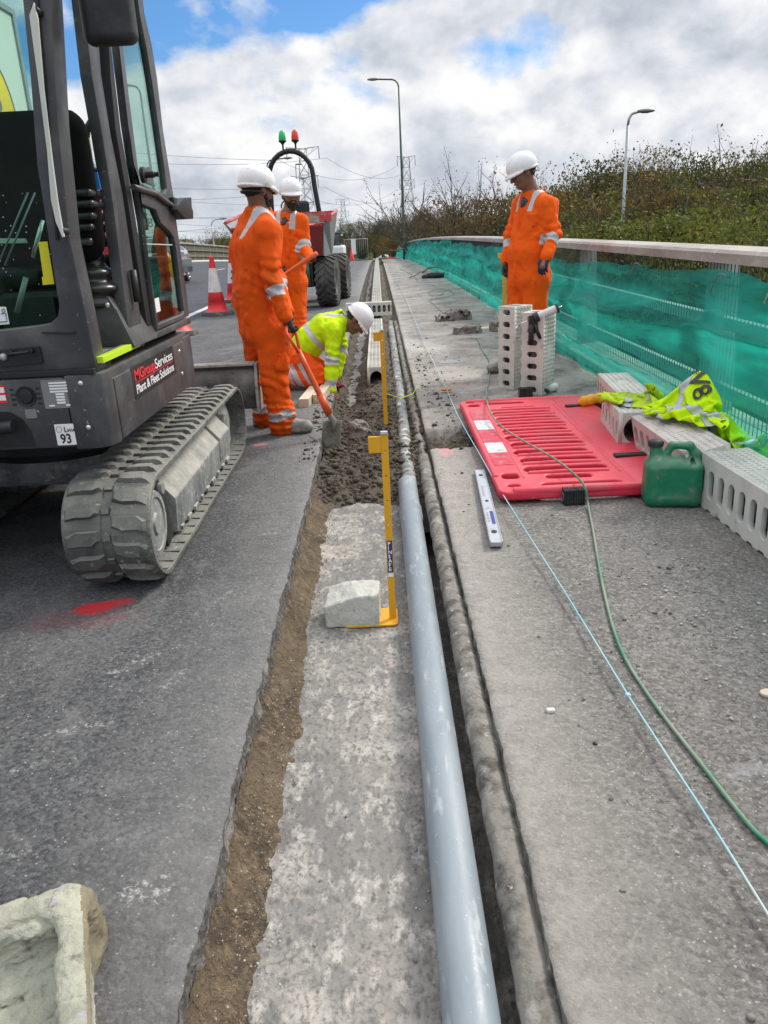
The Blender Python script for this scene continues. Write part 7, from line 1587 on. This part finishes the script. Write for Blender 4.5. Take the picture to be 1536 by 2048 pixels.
fence_panel(-6.2, 78, 'left panel of the far temporary fence'); fence_panel(-2.65+(-.0), 79, 'right panel of the far temporary fence with a white notice')
tag(MB().box((-4.3, 77.5, zr(77.5)+1.0), (-3.5, 77.55, zr(77.5)+1.75)).build('notice_board', M_WTEXT), 'white notice on the far temporary fence', 'notice'); tag(MB().box((-2.5, 77.5, zr(77.5)+.6), (-2.05, 77.55, zr(77.5)+2.0)).build('marker_board', M_WTEXT), 'tall white marker board at the far fence', 'marker board')
for i, (x_, y_) in enumerate(((-6.9, 72), (-5.9, 70), (-5.1, 73), (-4.3, 71), (-3.1, 73), (-2.3, 72))):
    t = thing('road_cone', 'tiny distant cone at the end of the works', 'traffic cone', (x_, y_, zr(y_)), 0, 'distant cones and barriers'); MB().lathe([(.22, .05), (.03, 1.1), (0, 1.1)], 12).build('body', M_CONER, t); MB().box((-.25, -.25, 0), (.25, .25, .05)).build('base', M_CONEB, t)
for i, x_ in enumerate((-7.4, -5.5)): 
    t = thing('plastic_barrier', 'distant red and white barrier at the end of the works', 'plastic barrier', (x_, 74, zr(74)), 0, 'distant cones and barriers'); MB().box((-.8, -.1, .1), (.8, .1, 1.0), .05).build('body', M_REDP2, t); MB().box((-.8, -.12, .6), (.8, -.105, .8)).build('white_strip', M_WTEXT, t)
# ================================================================== ROAD BELOW THE BRIDGE
def van(x, y, z, rz, lab, mat):
    t = thing('delivery_van', lab, 'van', (x, y, z), rz, 'vehicles on the road below'); b = MB(); b.prism([(-2.4, .4), (2.4, .4), (2.5, 1.0), (1.9, 1.2), (1.4, 2.1), (-2.35, 2.2), (-2.45, 1.0)], -.95, .95, 'x', .08); b.build('body', mat, t, ang=35)
    b = MB(); b.quad((-.8, 1.93, 1.25), (.8, 1.93, 1.25), (.72, 1.50, 1.98), (-.72, 1.50, 1.98)); b.build('windscreen', M_CARGL, t)
    for x_ in (-.9, .9):
        for y_ in (-1.5, 1.5): MB().lathe([(0, -.1), (.36, -.1), (.36, .1), (0, .1)], 20, Matrix.Translation((x_, y_, .36)) @ Matrix.Rotation(R(90), 4, 'Y')).build('wheel', M_TYRE, t, ang=40)
    for x_ in (-.7, .7): MB().lathe([(.14, 0), (.14, .05), (0, .06)], 16, frame((x_, 2.47, .85), (-1, 0, 0), (0, 0, 1))).build('headlight', M_WTEXT, t)
v = ray(1490, 715); k = (CAM_H-(GZ+.75)-.9)/(-v.z); van(v.x*k, v.y*k, GZ+.76, R(180), 'dark green van on the road below, seen through the netting at the right edge', M_POST)
v = ray(1215, 555); k = (CAM_H-(GZ+.75)-2.2)/(-v.z); van(v.x*k, v.y*k, GZ+.76, R(185), 'white van on the road below, only its pale roof bright through the netting', M_LORRY)
# ================================================================== PEOPLE
def V3(v): return np.array(v, float)
def basis(f, u):
    f = Vector(f).normalized(); u = Vector(u); u = (u-f*u.dot(f)).normalized(); r = f.cross(u)
    return Matrix(((r.x, f.x, u.x), (r.y, f.y, u.y), (r.z, f.z, u.z)))      # columns: right, forward, up
def hand(c, d, n, thumb, mat, parent, name='glove', curl=.5, sc=1.05, grip=None):
    """c wrist, d towards the fingers, n out of the palm, thumb = +1/-1 side"""
    d = Vector(d).normalized(); n = Vector(n); n = (n-d*n.dot(d)).normalized(); s_ = d.cross(n)*thumb; c = Vector(c)
    lo = c-Vector((.17, .17, .17))*sc; hi = c+Vector((.17, .17, .17))*sc+d*.06; lo = lo+d*.03
    S = SDF(lo, hi, .0042); S.f[:] = 1
    P = lambda a, b, e: tuple(c+(d*a+s_*b+n*e)*sc)
    S.cone(P(-.04, 0, 0), P(.01, 0, 0), .034, .031, .01); S.cone(P(.01, .014, 0), P(.085, .026, 0), .026, .020, .012); S.cone(P(.01, -.012, 0), P(.082, -.024, 0), .026, .018, .012); S.cone(P(.01, 0, 0), P(.088, 0, 0), .026, .019, .012)
    for b0, ln, r_ in ((.031, .074, .0115), (.0105, .083, .012), (-.0105, .077, .0115), (-.031, .061, .0105)):
        a = .085-.004*abs(b0)/.03; e = 0.; ang = curl*.5; p = (a, b0, e)
        for k, f in enumerate((.45, .32, .23)):
            q = (p[0]+ln*f*math.cos(ang), p[1]+b0*.04, p[2]+ln*f*math.sin(ang)); S.cone(P(*p), P(*q), r_*sc*(1-.06*k), r_*sc*(.93-.06*k), .004); p = q; ang += curl*1.1
    t0 = (.018, .030, .006); t1 = (.052, .056, .012+.022*curl); t2 = (.082, .058-.012*curl, .018+.040*curl); S.cone(P(*t0), P(*t1), .018*sc, .0135*sc, .008); S.cone(P(*t1), P(*t2), .0135*sc, .011*sc, .004)
    return S.build(name, mat, parent, 1)
def boot(a, f, parent, ground, sc=1.05):
    """a ankle, f forward on the ground"""
    f = Vector((f[0], f[1], 0)).normalized(); r = Vector((f.y, -f.x, 0)); a = Vector(a); g = Vector((a.x, a.y, ground)); S = SDF(g-Vector((.28, .28, .01)), g+Vector((.28, .28, .30)), .006); S.f[:] = 1
    P = lambda x, y, z: tuple(g+f*x*sc+r*y*sc+Vector((0, 0, z*sc)))
    S.cone(tuple(a+Vector((0, 0, .10))), P(-.02, 0, .10), .056, .052, .02); S.cone(P(-.05, 0, .055), P(.06, 0, .075), .048, .046, .03); S.cone(P(.05, 0, .066), P(.155, -.004, .052), .046, .046, .03); S.ell(P(.165, 0, .050), (.055, .055, .043), .02)
    S.cone(P(-.055, 0, .022), P(.16, 0, .022), .043, .050, .01); S.plane((0, 0, ground+.002), (0, 0, -1)); S.noise(lambda X, Y, Z: .0025*fbm(X/.03, Y/.03, Z/.03, 3, 3))
    co, q = S.mesh('boot', 1); c = co[q].mean(1); m_ = c[:, 2] < ground+.026; submesh('boot', co, q, ~m_, M_BOOT, parent); bo_ = parent.children[-1]
    submesh('sole', co, q, m_, M_SOLE, bo_)
def person(J, label, skin, cloth_m, opts):
    sc = opts.get('sc', 1.08); base = Vector(J['base']); P = thing_mesh = None
    o = {}
    hc = V3(J['head']); HB = basis(*opts['look']); hb = np.array(HB); H = lambda x, y, z: tuple(hc+hb@np.array([x, y, z])*sc)
    A = lambda k: V3(J[k])
    allp = np.array([V3(v) for k, v in J.items() if k != 'base']); lo = allp.min(0)-.22; hi = allp.max(0)+.22
    # --- skin body: one continuous surface
    S = SDF(lo, hi, .0075); S.f[:] = .3
    S.ell(H(0, -.012, .035), (.077*sc, .096*sc, .088*sc), .02, HB); S.cone(H(0, .035, -.02), H(0, .052, -.075), .058*sc, .034*sc, .03); S.cone(H(-.035, -.0, -.02), H(-.022, .042, -.075), .035*sc, .024*sc, .02); S.cone(H(.035, 0, -.02), H(.022, .042, -.075), .035*sc, .024*sc, .02)
    S.cone(H(0, .088, .018), H(0, .112, -.022), .009*sc, .0135*sc, .012); S.cone(H(-.014, .094, -.028), H(.014, .094, -.028), .008*sc, .008*sc, .008); S.cone(H(-.03, .082, .032), H(.03, .082, .032), .012*sc, .012*sc, .012)
    for s_ in (-1, 1): S.ell(H(s_*.080, -.012, .0), (.012*sc, .022*sc, .034*sc), .006, HB); S.ell(H(s_*.031, .100, .012), (.016*sc, .010*sc, .011*sc), .01, HB, True); S.cone(H(s_*.04, .068, -.008), H(s_*.045, .05, -.03), .02*sc, .018*sc, .015)
    S.cone(H(-.018, .088, -.052), H(.018, .088, -.052), .009*sc, .009*sc, .006); S.cone(H(0, -.015, -.04), tuple(A('neck')-[0, 0, .03]), .057*sc, .066*sc, .03)
    S.cone(A('neck')-[0, 0, .04], A('chest'), .07*sc, .12*sc, .05); S.cone(A('shR'), A('shL'), .055*sc, .055*sc, .06); S.cone(A('chest'), A('waist'), .12*sc, .11*sc, .06); S.cone(A('waist'), A('pelvis'), .11*sc, .12*sc, .05)
    for s_ in 'RL':
        S.cone(A('sh'+s_), A('el'+s_), .046*sc, .036*sc, .03); S.cone(A('el'+s_), A('wr'+s_), .036*sc, .025*sc, .02)
        S.cone(A('hip'+s_), A('kn'+s_), .080*sc, .052*sc, .04); S.cone(A('kn'+s_), A('an'+s_), .050*sc, .034*sc, .03); S.cone(A('an'+s_), tuple(A('an'+s_)+V3(opts['feet'][s_])*.15*sc-[0, 0, .02]), .034*sc, .026*sc, .02)
        d_ = A('ha'+s_)-A('wr'+s_); S.cone(A('wr'+s_), A('wr'+s_)+d_*.8, .024*sc, .026*sc, .02)
    body = S.build('person', skin, None, 1); body.location = (0, 0, 0)
    # move the origin to the feet
    body.data.transform(Matrix.Translation(-base)); body.location = base; tag(body, label, 'person')
    def ad(ob): ob.parent = body; ob.location = Vector(ob.location)-base; return ob
    # --- clothing
    def wr(seed):
        js = [A(k) for k in ('elR', 'elL', 'knR', 'knL', 'waist', 'pelvis')]; an_ = [A('anR'), A('anL')]
        def f(X, Y, Z):
            n1 = fbm(X/.17+.8*fbm(X/.3, Y/.3, Z/.3, 2, seed+5), Y/.17, Z/.24, 3, seed); d = .009*(1-2.2*np.abs(n1))
            d += .0025*fbm(X/.05, Y/.05, Z/.09, 3, seed+3)
            la = (X*lat[0]+Y*lat[1]+Z*lat[2]); d += .007*np.sin(la*62+2.2*vnoise(X*3, Y*3, Z*1.6, seed+8)*3)*np.clip(vnoise(X*2.5, Y*2.5, Z*2., seed+9)+.3, 0, 1)
            for i, j in enumerate(js):
                r2 = (X-j[0])**2+(Y-j[1])**2+(Z-j[2])**2; d += .011*np.exp(-r2/(.12**2))*np.sin(Z*85+X*30+4*vnoise(X*7, Y*7, Z*7, seed+i))
            for j in an_:
                r2 = (X-j[0])**2+(Y-j[1])**2+(Z-j[2]-.06)**2; d += .013*np.exp(-r2/(.12**2))*np.sin(Z*110+6*vnoise(X*6, Y*6, Z*3, seed))
            j = A('pelvis'); r2 = (X-j[0])**2+(Y-j[1])**2+(Z-j[2]+.08)**2; d += .008*np.exp(-r2/(.15**2))*np.sin((X+Y)*60+5*vnoise(X*7, Y*7, Z*7, seed))
            return d
        return f
    lat = A('shR')-A('shL'); lat /= np.linalg.norm(lat); fwd = V3(opts['face']); fwd /= np.linalg.norm(fwd); spine = A('neck')-A('pelvis'); spine /= np.linalg.norm(spine)
    def suit(upper=True, lower=True, vox=.0065):
        sc = opts.get('sc', 1.08)*opts.get('bulk', 1.04)
        S = SDF(lo-.03, hi+.03, vox); S.f[:] = .3
        if upper:
            S.cone(A('shR')-lat*.01, A('shL')+lat*.01, .074*sc, .074*sc, .05)
            for s_ in 'RL': S.cone(A('neck')-spine*.015, A('sh'+s_), .060*sc, .070*sc, .05)
            S.cone(A('chest')+lat*.065*sc, A('waist')+lat*.05*sc, .128*sc, .125*sc, .06); S.cone(A('chest')-lat*.065*sc, A('waist')-lat*.05*sc, .128*sc, .125*sc, .06); S.cone(A('neck')-spine*.04, A('chest'), .085*sc, .13*sc, .06)
            S.cone(A('waist')+lat*.05*sc, A('pelvis')+lat*.05*sc, .125*sc, .135*sc, .05); S.cone(A('waist')-lat*.05*sc, A('pelvis')-lat*.05*sc, .125*sc, .135*sc, .05)
            if opts.get('belly'): S.ell(A('waist')+fwd*.03+spine*.04, (.15, .14, .19), .10)
            for s_ in 'RL':
                S.cone(A('sh'+s_), A('el'+s_), .076*sc, .062*sc, .035); S.cone(A('el'+s_), A('wr'+s_), .062*sc, .050*sc, .02)
            # collar
            for k in range(10):
                a = 2*math.pi*k/10; a2 = 2*math.pi*(k+1)/10
                if k in (2,) and opts.get('open'): continue
                q = lambda a: A('neck')+lat*.072*sc*math.cos(a)+fwd*.075*sc*math.sin(a)+spine*(.012-.03*max(0, math.sin(a)))
                S.cone(q(a), q(a2), .017, .017, .012)
        if lower:
            S.cone(A('pelvis')+lat*.055*sc, A('pelvis')-lat*.055*sc, .137*sc, .137*sc, .04)
            for s_ in 'RL':
                S.cone(A('hip'+s_), A('kn'+s_), .118*sc, .086*sc, .04); S.cone(A('kn'+s_), A('an'+s_)+[0, 0, .06], .086*sc, .080*sc, .03); S.cone(A('an'+s_)+[0, 0, .10], A('an'+s_)-[0, 0, .015], .084*sc, .086*sc, .03)
        # neck opening, cuffs
        S.cone(A('neck')-spine*.02, A('neck')+spine*.2, .058*sc, .075*sc, .008, True)
        for b in opts.get('pockets', ()):
            c_, h_, n_ = b; S.box(c_, h_, .01, .004, basis(n_, spine))
        if opts.get('zip'): S.cone(A('neck')+fwd*.13*sc-spine*.1, A('pelvis')+fwd*.15*sc, .012, .012, .01)
        S.noise(wr(opts.get('seed', 1)), .08)
        if opts.get('cut_z') is not None: S.plane((0, 0, opts['cut_z']), (0, 0, -1))
        return S.mesh('suit', 1)
    def bandmask(c, bl):
        m_ = np.zeros(len(c), bool)
        for b in bl:
            if b[0] == 'limb':
                a_, e_ = A(b[1]), A(b[2]); ax = e_-a_; L2 = np.linalg.norm(ax); ax /= L2; t = (c-a_)@ax; d = np.linalg.norm((c-a_)-t[:, None]*ax, axis=1); t0 = b[3]*L2; m_ |= (np.abs(t-t0+.006*np.sin(c[:, 0]*40)) < b[4]) & (d < (b[5] if len(b) > 5 else .112))
            elif b[0] == 'shoulder':
                s0 = A('neck')*.42+A('sh'+b[1])*.58; up_ = (c-s0)@spine; m_ |= (np.abs((c-s0)@lat) < .026) & (up_ > -.10) & (np.linalg.norm(c-s0, axis=1) < b[2])
            elif b[0] == 'plane':
                p_, n_, hw, rr = b[1:5]; n_ = V3(n_)/np.linalg.norm(n_); m_ |= (np.abs((c-V3(p_))@n_) < hw) & (np.linalg.norm(c-V3(p_), axis=1) < rr)
        return m_
    layers = opts.get('layers') or [('coverall', True, True, cloth_m, opts.get('bands', []))]
    for nm, up_, lw_, mt, bl in layers:
        co, q = suit(up_, lw_); co = co-np.array(base); c = co[q].mean(1)+np.array(base); m_ = bandmask(c, bl)
        su = submesh(nm, co, q, ~m_, mt, body)
        # each separate strip of tape is its own part
        if m_.any():
            for b in bl:
                mb_ = bandmask(c, [b]) & m_; m_ = m_ & ~mb_
                if mb_.sum() > 8: submesh('reflective_band', co, q, mb_, M_REFL, su)
    # --- hair and beard
    hs = SDF(tuple(hc-.22), tuple(hc+.22), .006); hs.f[:] = 1
    hs.ell(H(0, -.022, .032), (.082*sc, .096*sc, .092*sc), 0, HB); hs.plane(H(0, .028, 0), tuple(hb@np.array([0, 1, -.25]))); hs.plane(H(0, 0, -.055), tuple(hb@np.array([0, .25, -1])))
    hs.noise(lambda X, Y, Z: .002*fbm(X/.01, Y/.01, Z/.01, 2, 2)); ad(hs.build('hair', M_HAIR, None, 1))
    if opts.get('beard'):
        be = opts['beard']; hs = SDF(tuple(hc-.24), tuple(hc+.22), .005); hs.f[:] = 1
        hs.cone(H(0, .050, -.058), H(0, .062, -.085*be), .043*sc, .030*sc, .02); 
        for s_ in (-1, 1): hs.cone(H(s_*.060, .012, -.025), H(s_*.034, .046, -.078), .018*sc, .026*sc, .015); hs.cone(H(s_*.010, .097, -.040), H(s_*.028, .086, -.052), .008*sc, .008*sc, .006)
        hs.ell(H(0, .104, -.047), (.020*sc, .02*sc, .006*sc), .002, HB, True)
        hs.noise(lambda X, Y, Z: .003*fbm(X/.012, Y/.012, Z/.012, 2, 2)); ad(hs.build('beard', M_HAIR, None, 1))
    # --- safety glasses
    if opts.get('glasses'):
        for s_ in (-1, 1):
            b = MB(); b.mesh(curve_mesh('lens', rrect(-.026*sc, -.017*sc, .026*sc, .015*sc, .012), [], .0016, .001, 1), Matrix.Translation(H(s_*.032, .108, .012)) @ (HB.to_4x4() @ Matrix.Rotation(R(s_*-14), 4, 'Z') @ Matrix.Rotation(R(90), 4, 'X'))); ad(b.build('glasses_lens', M_LENS, None))
        b = MB(); b.tube([H(-.083, -.005, .018), H(-.078, .07, .022), H(-.056, .104, .026), H(0, .116, .026), H(.056, .104, .026), H(.078, .07, .022), H(.083, -.005, .018)], .0042, 6); ad(b.build('glasses_frame', M_CLEARW if opts['glasses'] == 'clear' else M_MBLK, None))
    # --- helmet
    hs = SDF(tuple(hc-.30), tuple(hc+.32), .0055); hs.f[:] = 1; k_ = sc*.955
    hs.ell(H(0, -.008, .052), (.116*k_, .138*k_, .112*k_), 0, HB); hs.ell(H(0, -.008, .075), (.110*k_, .128*k_, .098*k_), .02, HB)
    for xx in (-.034, 0, .034):
        for i in range(6):
            a0, a1 = R(35+18*i), R(53+18*i); q = lambda a: H(xx*1.03, -.008+.117*math.cos(a)*1.03, .068+.092*math.sin(a)*1.06*(1-abs(xx)*.9)); hs.cone(q(a0), q(a1), .006, .006, .008)
    hs.ell(H(0, -.008, .028), (.103*k_, .124*k_, .062*k_), 0, HB, True)
    hs.plane(H(0, 0, .018), tuple(hb@np.array([0, .10, -1]))); 
    for i in range(10): a0, a1 = R(18+14.4*i), R(18+14.4*(i+1)); q = lambda a: H(.104*math.cos(a), -.008+.146*math.sin(a)*(1+.06*math.sin(a)), .026-.016*math.sin(a)); hs.cone(q(a0), q(a1), .0105, .0105, .012)
    for i in range(8): a0, a1 = R(30+15*i), R(30+15*(i+1)); q = lambda a: H(.092*math.cos(a), -.008+.127*math.sin(a), .032-.010*math.sin(a)); hs.cone(q(a0), q(a1), .012, .012, .012)
    for i in range(10): a0, a1 = R(198+14.4*i), R(198+14.4*(i+1)); q = lambda a: H(.107*math.cos(a), -.008+.130*math.sin(a), .022); hs.cone(q(a0), q(a1), .007, .007, .008)
    hel = ad(hs.build('helmet', M_HELM, None, 1))
    for s_ in (-1, 1):
        c_ = H(s_*.105, -.052, .052); b = MB(); b.lathe([(.017, 0), (.015, .002), (0, .0025)], 18, frame(c_, tuple(hb@np.array([0, 1, 0])), tuple(hb@np.array([0, 0, 1]))) @ Matrix.Diagonal((1, .62, s_*1., 1)) @ Matrix.Translation((0, 0, .002)))
        bb = b.build('badge', M_HRED, hel)
        bb.data.transform(Matrix.Translation(-base)); 
    b = MB(); b.tube([H(.088*math.cos(R(a)), -.018+.102*math.sin(R(a)), .006-.02*(a > 180)) for a in range(180, 361, 20)], .005, 6, flat=1.4); ad(b.build('headband', M_MBLK, None))
    # --- hands and boots
    for s_ in 'RL':
        hd = opts['hands'][s_]
        g = hand(J['wr'+s_], Vector(J['ha'+s_])-Vector(J['wr'+s_]), hd[0], hd[1], hd[2], None, 'glove', hd[3], sc); ad(g)
        if not opts.get('noboots'):
            t_ = thing('tmp', 'x', 'x'); boot(J['an'+s_], opts['feet'][s_], t_, float(J['an'+s_][2])-.085, sc)
            for ch in list(t_.children): ch.parent = body; ch.location = -base
            for ch in [c for c in body.children if c.name.startswith('boot')]: 
                for g2 in ch.children: pass
            bpy.data.objects.remove(t_)
    if opts.get('shirt'):
        sh = SDF(A('neck')-.15, A('neck')+.15, .006); sh.f[:] = 1; sh.cone(A('neck')-spine*.10+fwd*.04, A('neck')+spine*.015+fwd*.005, .085, .066, .02); sh.cone(A('neck')+spine*.0, A('neck')+spine*.2, .056*sc, .06*sc, .004, True); ad(sh.build('shirt', M_SHIRT, None, 1))
    return body
def gz(v, h=.085): v = Vector(v); v.z = zr(v.y)+h; return v

# 1. nearest worker, seen from behind on the right of his back
J = dict(base=(-.80, 5.95, zr(5.95)), head=AT(515, 383, 5.93), neck=AT(519, 424, 5.95), chest=AT(508, 492, 5.95), waist=AT(512, 590, 5.95), pelvis=AT(527, 655, 5.95),
         shR=AT(533, 466, 5.80), shL=AT(500, 452, 6.12), elR=AT(545, 562, 5.70), wrR=AT(571, 632, 5.68), haR=AT(581, 662, 5.68), elL=AT(553, 556, 6.12), wrL=AT(571, 622, 5.92), haL=AT(583, 650, 5.84),
         hipR=AT(547, 672, 5.86), hipL=AT(522, 672, 6.05), knR=AT(547, 765, 5.80), knL=AT(516, 752, 6.10), anR=gz((-.79, 5.80, 0)), anL=gz((-.97, 6.10, 0)))
fL = (.85, .5, 0)
pk = lambda px, py, y_: tuple(AT(px, py, y_))
person(J, 'worker in muddy orange coverall seen from behind, holding a shovel in the trench', M_SKIND, M_ORGD, dict(sc=1.06, bulk=1.10, seed=3, look=((.68, .70, -.14), (0, 0, 1)), face=fL, beard=.9, glasses='dark',
    feet=dict(R=(.98, -.05, 0), L=(.9, .3, 0)), hands=dict(R=((.5, .5, .2), -1, M_GLOVE, 1.1), L=((-.3, -.8, 0), 1, M_GLOVE, 1.1)),
    bands=[('limb', 'elR', 'wrR', .28, .034), ('limb', 'elL', 'wrL', .28, .034, .09), ('limb', 'knR', 'anR', .78, .033), ('limb', 'knL', 'anL', .78, .033), ('shoulder', 'R', .24), ('shoulder', 'L', .22)],
    pockets=[(tuple(AT(505, 640, 5.80)), (.062, .012, .042), (.55, -.83, 0)), (tuple(AT(562, 725, 5.72)), (.055, .012, .07), (.5, -.85, 0))]))
# 2. bearded worker facing the camera
J = dict(base=(-1.10, 8.85, zr(8.85)), head=AT(582, 392, 8.75), neck=AT(576, 428, 8.82), chest=AT(574, 468, 8.85), waist=AT(574, 525, 8.85), pelvis=AT(574, 562, 8.85),
         shR=AT(549, 443, 8.88), shL=AT(601, 445, 8.84), elR=AT(537, 500, 8.80), wrR=AT(552, 540, 8.60), haR=AT(562, 548, 8.52), elL=AT(607, 497, 8.80), wrL=AT(620, 515, 8.55), haL=AT(629, 517, 8.46),
         hipR=AT(558, 570, 8.85), hipL=AT(590, 570, 8.85), knR=AT(556, 655, 8.80), knL=AT(597, 655, 8.78), anR=gz((-1.25, 8.86, 0)), anL=gz((-.98, 8.84, 0)))
person(J, 'bearded worker in orange coverall facing the camera, holding an orange shaft', M_SKIN, M_ORG, dict(sc=1.08, seed=13, look=((.30, -.95, -.08), (0, 0, 1)), face=(.12, -1, 0), beard=1.25, glasses='clear', zip=True, open=True, shirt=True,
    feet=dict(R=(-.2, -.98, 0), L=(.3, -.95, 0)), hands=dict(R=((.2, -.3, 1), -1, M_GLOVEK, 1.1), L=((-.6, -.2, .6), 1, M_GLOVEK, 1.1)),
    bands=[('limb', 'elL', 'wrL', .15, .036), ('limb', 'elR', 'wrR', .25, .034), ('shoulder', 'R', .22), ('shoulder', 'L', .22), ('limb', 'knR', 'anR', .75, .033), ('limb', 'knL', 'anL', .75, .033)],
    pockets=[(tuple(AT(558, 470, 8.72)), (.055, .01, .05), (0, -1, 0)), (tuple(AT(590, 470, 8.70)), (.055, .01, .05), (.1, -1, 0))]))
# 3. worker standing on the right by the netting
J = dict(base=(1.42, 7.85, zr(7.85)), head=AT(1046, 348, 7.80), neck=AT(1066, 384, 7.84), chest=AT(1068, 440, 7.84), waist=AT(1060, 505, 7.82), pelvis=AT(1058, 550, 7.82),
         shR=AT(1042, 414, 8.0), shL=AT(1092, 412, 7.68), elR=AT(1022, 475, 8.05), wrR=AT(1014, 525, 7.98), haR=AT(1009, 550, 7.94), elL=AT(1108, 468, 7.62), wrL=AT(1093, 512, 7.50), haL=AT(1084, 538, 7.44),
         hipR=AT(1040, 565, 7.92), hipL=AT(1070, 565, 7.74), knR=AT(1034, 648, 7.90), knL=AT(1070, 648, 7.72), anR=gz((1.30, 7.98, 0)), anL=gz((1.48, 7.74, 0)))
person(J, 'worker in orange coverall standing by the green netting, looking down to the left', M_SKIND, M_ORG, dict(sc=1.14, seed=23, look=((-.90, -.18, -.32), (-.3, 0, .95)), face=(-.85, -.5, 0), belly=True, glasses='dark', open=True, shirt=True, zip=True,
    feet=dict(R=(-.95, -.2, 0), L=(-.8, -.5, 0)), hands=dict(R=((.6, -.6, 0), 1, M_GLOVEK, .7), L=((.4, .5, 0), -1, M_GLOVEB, .55)),
    bands=[('limb', 'elL', 'wrL', .30, .036), ('limb', 'elR', 'wrR', .30, .036), ('shoulder', 'L', .22), ('shoulder', 'R', .2), ('limb', 'knR', 'anR', .75, .033), ('limb', 'knL', 'anL', .75, .033)],
    pockets=[(tuple(AT(1062, 440, 7.66)), (.06, .01, .055), (-.8, -.55, 0))]))
# 4. kneeling worker
J = dict(base=(-.75, 7.65, zr(7.65)), head=AT(712, 642, 7.62), neck=AT(686, 640, 7.66), chest=AT(655, 658, 7.68), waist=AT(622, 680, 7.70), pelvis=AT(600, 708, 7.70),
         shR=AT(666, 662, 7.50), shL=AT(676, 645, 7.88), elR=AT(664, 722, 7.42), wrR=AT(661, 778, 7.36), haR=AT(667, 803, 7.32), elL=AT(682, 700, 7.9), wrL=AT(672, 752, 7.80), haL=AT(676, 772, 7.76),
         hipR=AT(603, 722, 7.58), hipL=AT(606, 716, 7.84), knR=(-.60, 7.50, zr(7.5)+.095), knL=(-.60, 7.82, zr(7.8)+.095), anR=(-1.06, 7.55, zr(7.5)+.09), anL=(-1.06, 7.85, zr(7.8)+.09))
person(J, 'kneeling worker in yellow hi-vis jacket and white helmet bending over the trench', M_SKIND, M_HIV, dict(sc=1.06, seed=33, look=((.55, -.12, -.80), (.80, 0, .6)), face=(.35, 0, -1),
    feet=dict(R=(-.9, 0, 0), L=(-.9, 0, 0)), noboots=True, hands=dict(R=((.5, .3, -.2), -1, M_GLOVER, .8), L=((.3, -.5, -.3), 1, M_GLOVER, .8)),
    layers=[('trousers', False, True, M_ORT, [('plane', AT(622, 760, 7.5), (1, 0, .55), .028, .20), ('plane', AT(600, 765, 7.5), (1, 0, .45), .026, .2), ('plane', AT(588, 770, 7.5), (1, 0, .3), .014, .2)]),
            ('jacket', True, False, M_HIV, [('limb', 'elR', 'wrR', .02, .034), ('limb', 'elR', 'wrR', .80, .034), ('limb', 'elL', 'wrL', .02, .034, .1), ('plane', AT(634, 680, 7.6), (1, 0, .75), .026, .34), ('plane', AT(655, 640, 7.62), (0.05, 1, .35), .026, .19)])]))
for ob in bpy.data.objects:
    if ob.name.startswith('person') and 'kneeling' in ob.get('label', ''): kn_ = ob
for a_ in ('anR', 'anL'):
    v = Vector(J[a_]); s = SDF(v-Vector((.22, .12, .1)), v+Vector((.1, .12, .12)), .007); s.f[:] = 1; s.cone(tuple(v), tuple(v+Vector((-.13, 0, -.02))), .055, .045, .02); s.cone(tuple(v+Vector((-.10, 0, .03))), tuple(v+Vector((-.12, 0, -.05))), .04, .045, .02)
    o = s.build('boot', M_BOOT, kn_); o.location = -kn_.location
# ---- shovels
t = thing('shovel', 'orange handled shovel held upright in the trench by the nearest worker', 'shovel', AT(660, 830, 5.62))
o0 = t.location.copy(); top = AT(576, 664, 5.66); w1 = AT(598, 706, 5.66)
b = MB(); b.tube([p-o0 for p in (AT(596, 700, 5.66), AT(612, 733, 5.65), AT(640, 790, 5.63), AT(655, 822, 5.62))], [.020, .021, .022, .024], 14); b.build('shaft', M_OSHAFT, t)
hn = MB(); hn.tube([p-o0 for p in (AT(600, 708, 5.66), AT(588, 690, 5.60), AT(573, 668, 5.60), AT(572, 655, 5.64), AT(584, 652, 5.72), AT(592, 668, 5.74), AT(600, 704, 5.67))], .012, 8); hn.build('handle', M_OSHAFT, t)
b = MB(); b.tube([p-o0 for p in (AT(640, 790, 5.63), AT(658, 828, 5.62))], [.027, .029], 14); b.build('socket', M_OSHAFT, t)
s0, s1, s2 = AT(655, 824, 5.62)-o0, AT(668, 842, 5.61)-o0, AT(662, 926, 5.60)-o0
b = MB(); b.tube([s0, s1, s1+(s2-s1)*.25], [.022, .02, .012], 10); b.build('neck', M_STEELM, t)
xs_ = np.linspace(-1, 1, 9); zs_ = np.linspace(0, 1, 9)
def FB2(U, W):
    hw_ = .072*(1-.12*sstep(.75, 1, W)); zt2 = .02 ; X = s1.x-.012+U*hw_+(s2.x-s1.x)*W; Z = s1.z+.012*np.abs(U)**2*0+(s2.z-s1.z)*W*(1-.06*U**2*(W > .9)); return X, s1.y+.035*(1-U**2)*(1-.3*W), Z
bl_ = grid('blade', xs_, zs_, FB2, M_STEELM, t); md = bl_.modifiers.new('s', 'SOLIDIFY'); md.thickness = .006
t = thing('shovel', 'orange shafted shovel carried level by the bearded worker', 'shovel', AT(600, 525, 8.45))
o0 = t.location.copy(); b = MB(); b.tube([p-o0 for p in (AT(634, 506, 8.42), AT(622, 514, 8.43), AT(600, 528, 8.44), AT(574, 546, 8.46), AT(540, 566, 8.5), AT(505, 590, 8.5))], [.022, .028, .022, .020, .02, .02], 12); b.build('shaft', M_OSHAFT, t)
b = MB(); b.obox(AT(486, 600, 8.5)-o0, (.10, .012, .12), (0, R(30), 0), bev=.01); b.build('blade', M_STEELM, t)
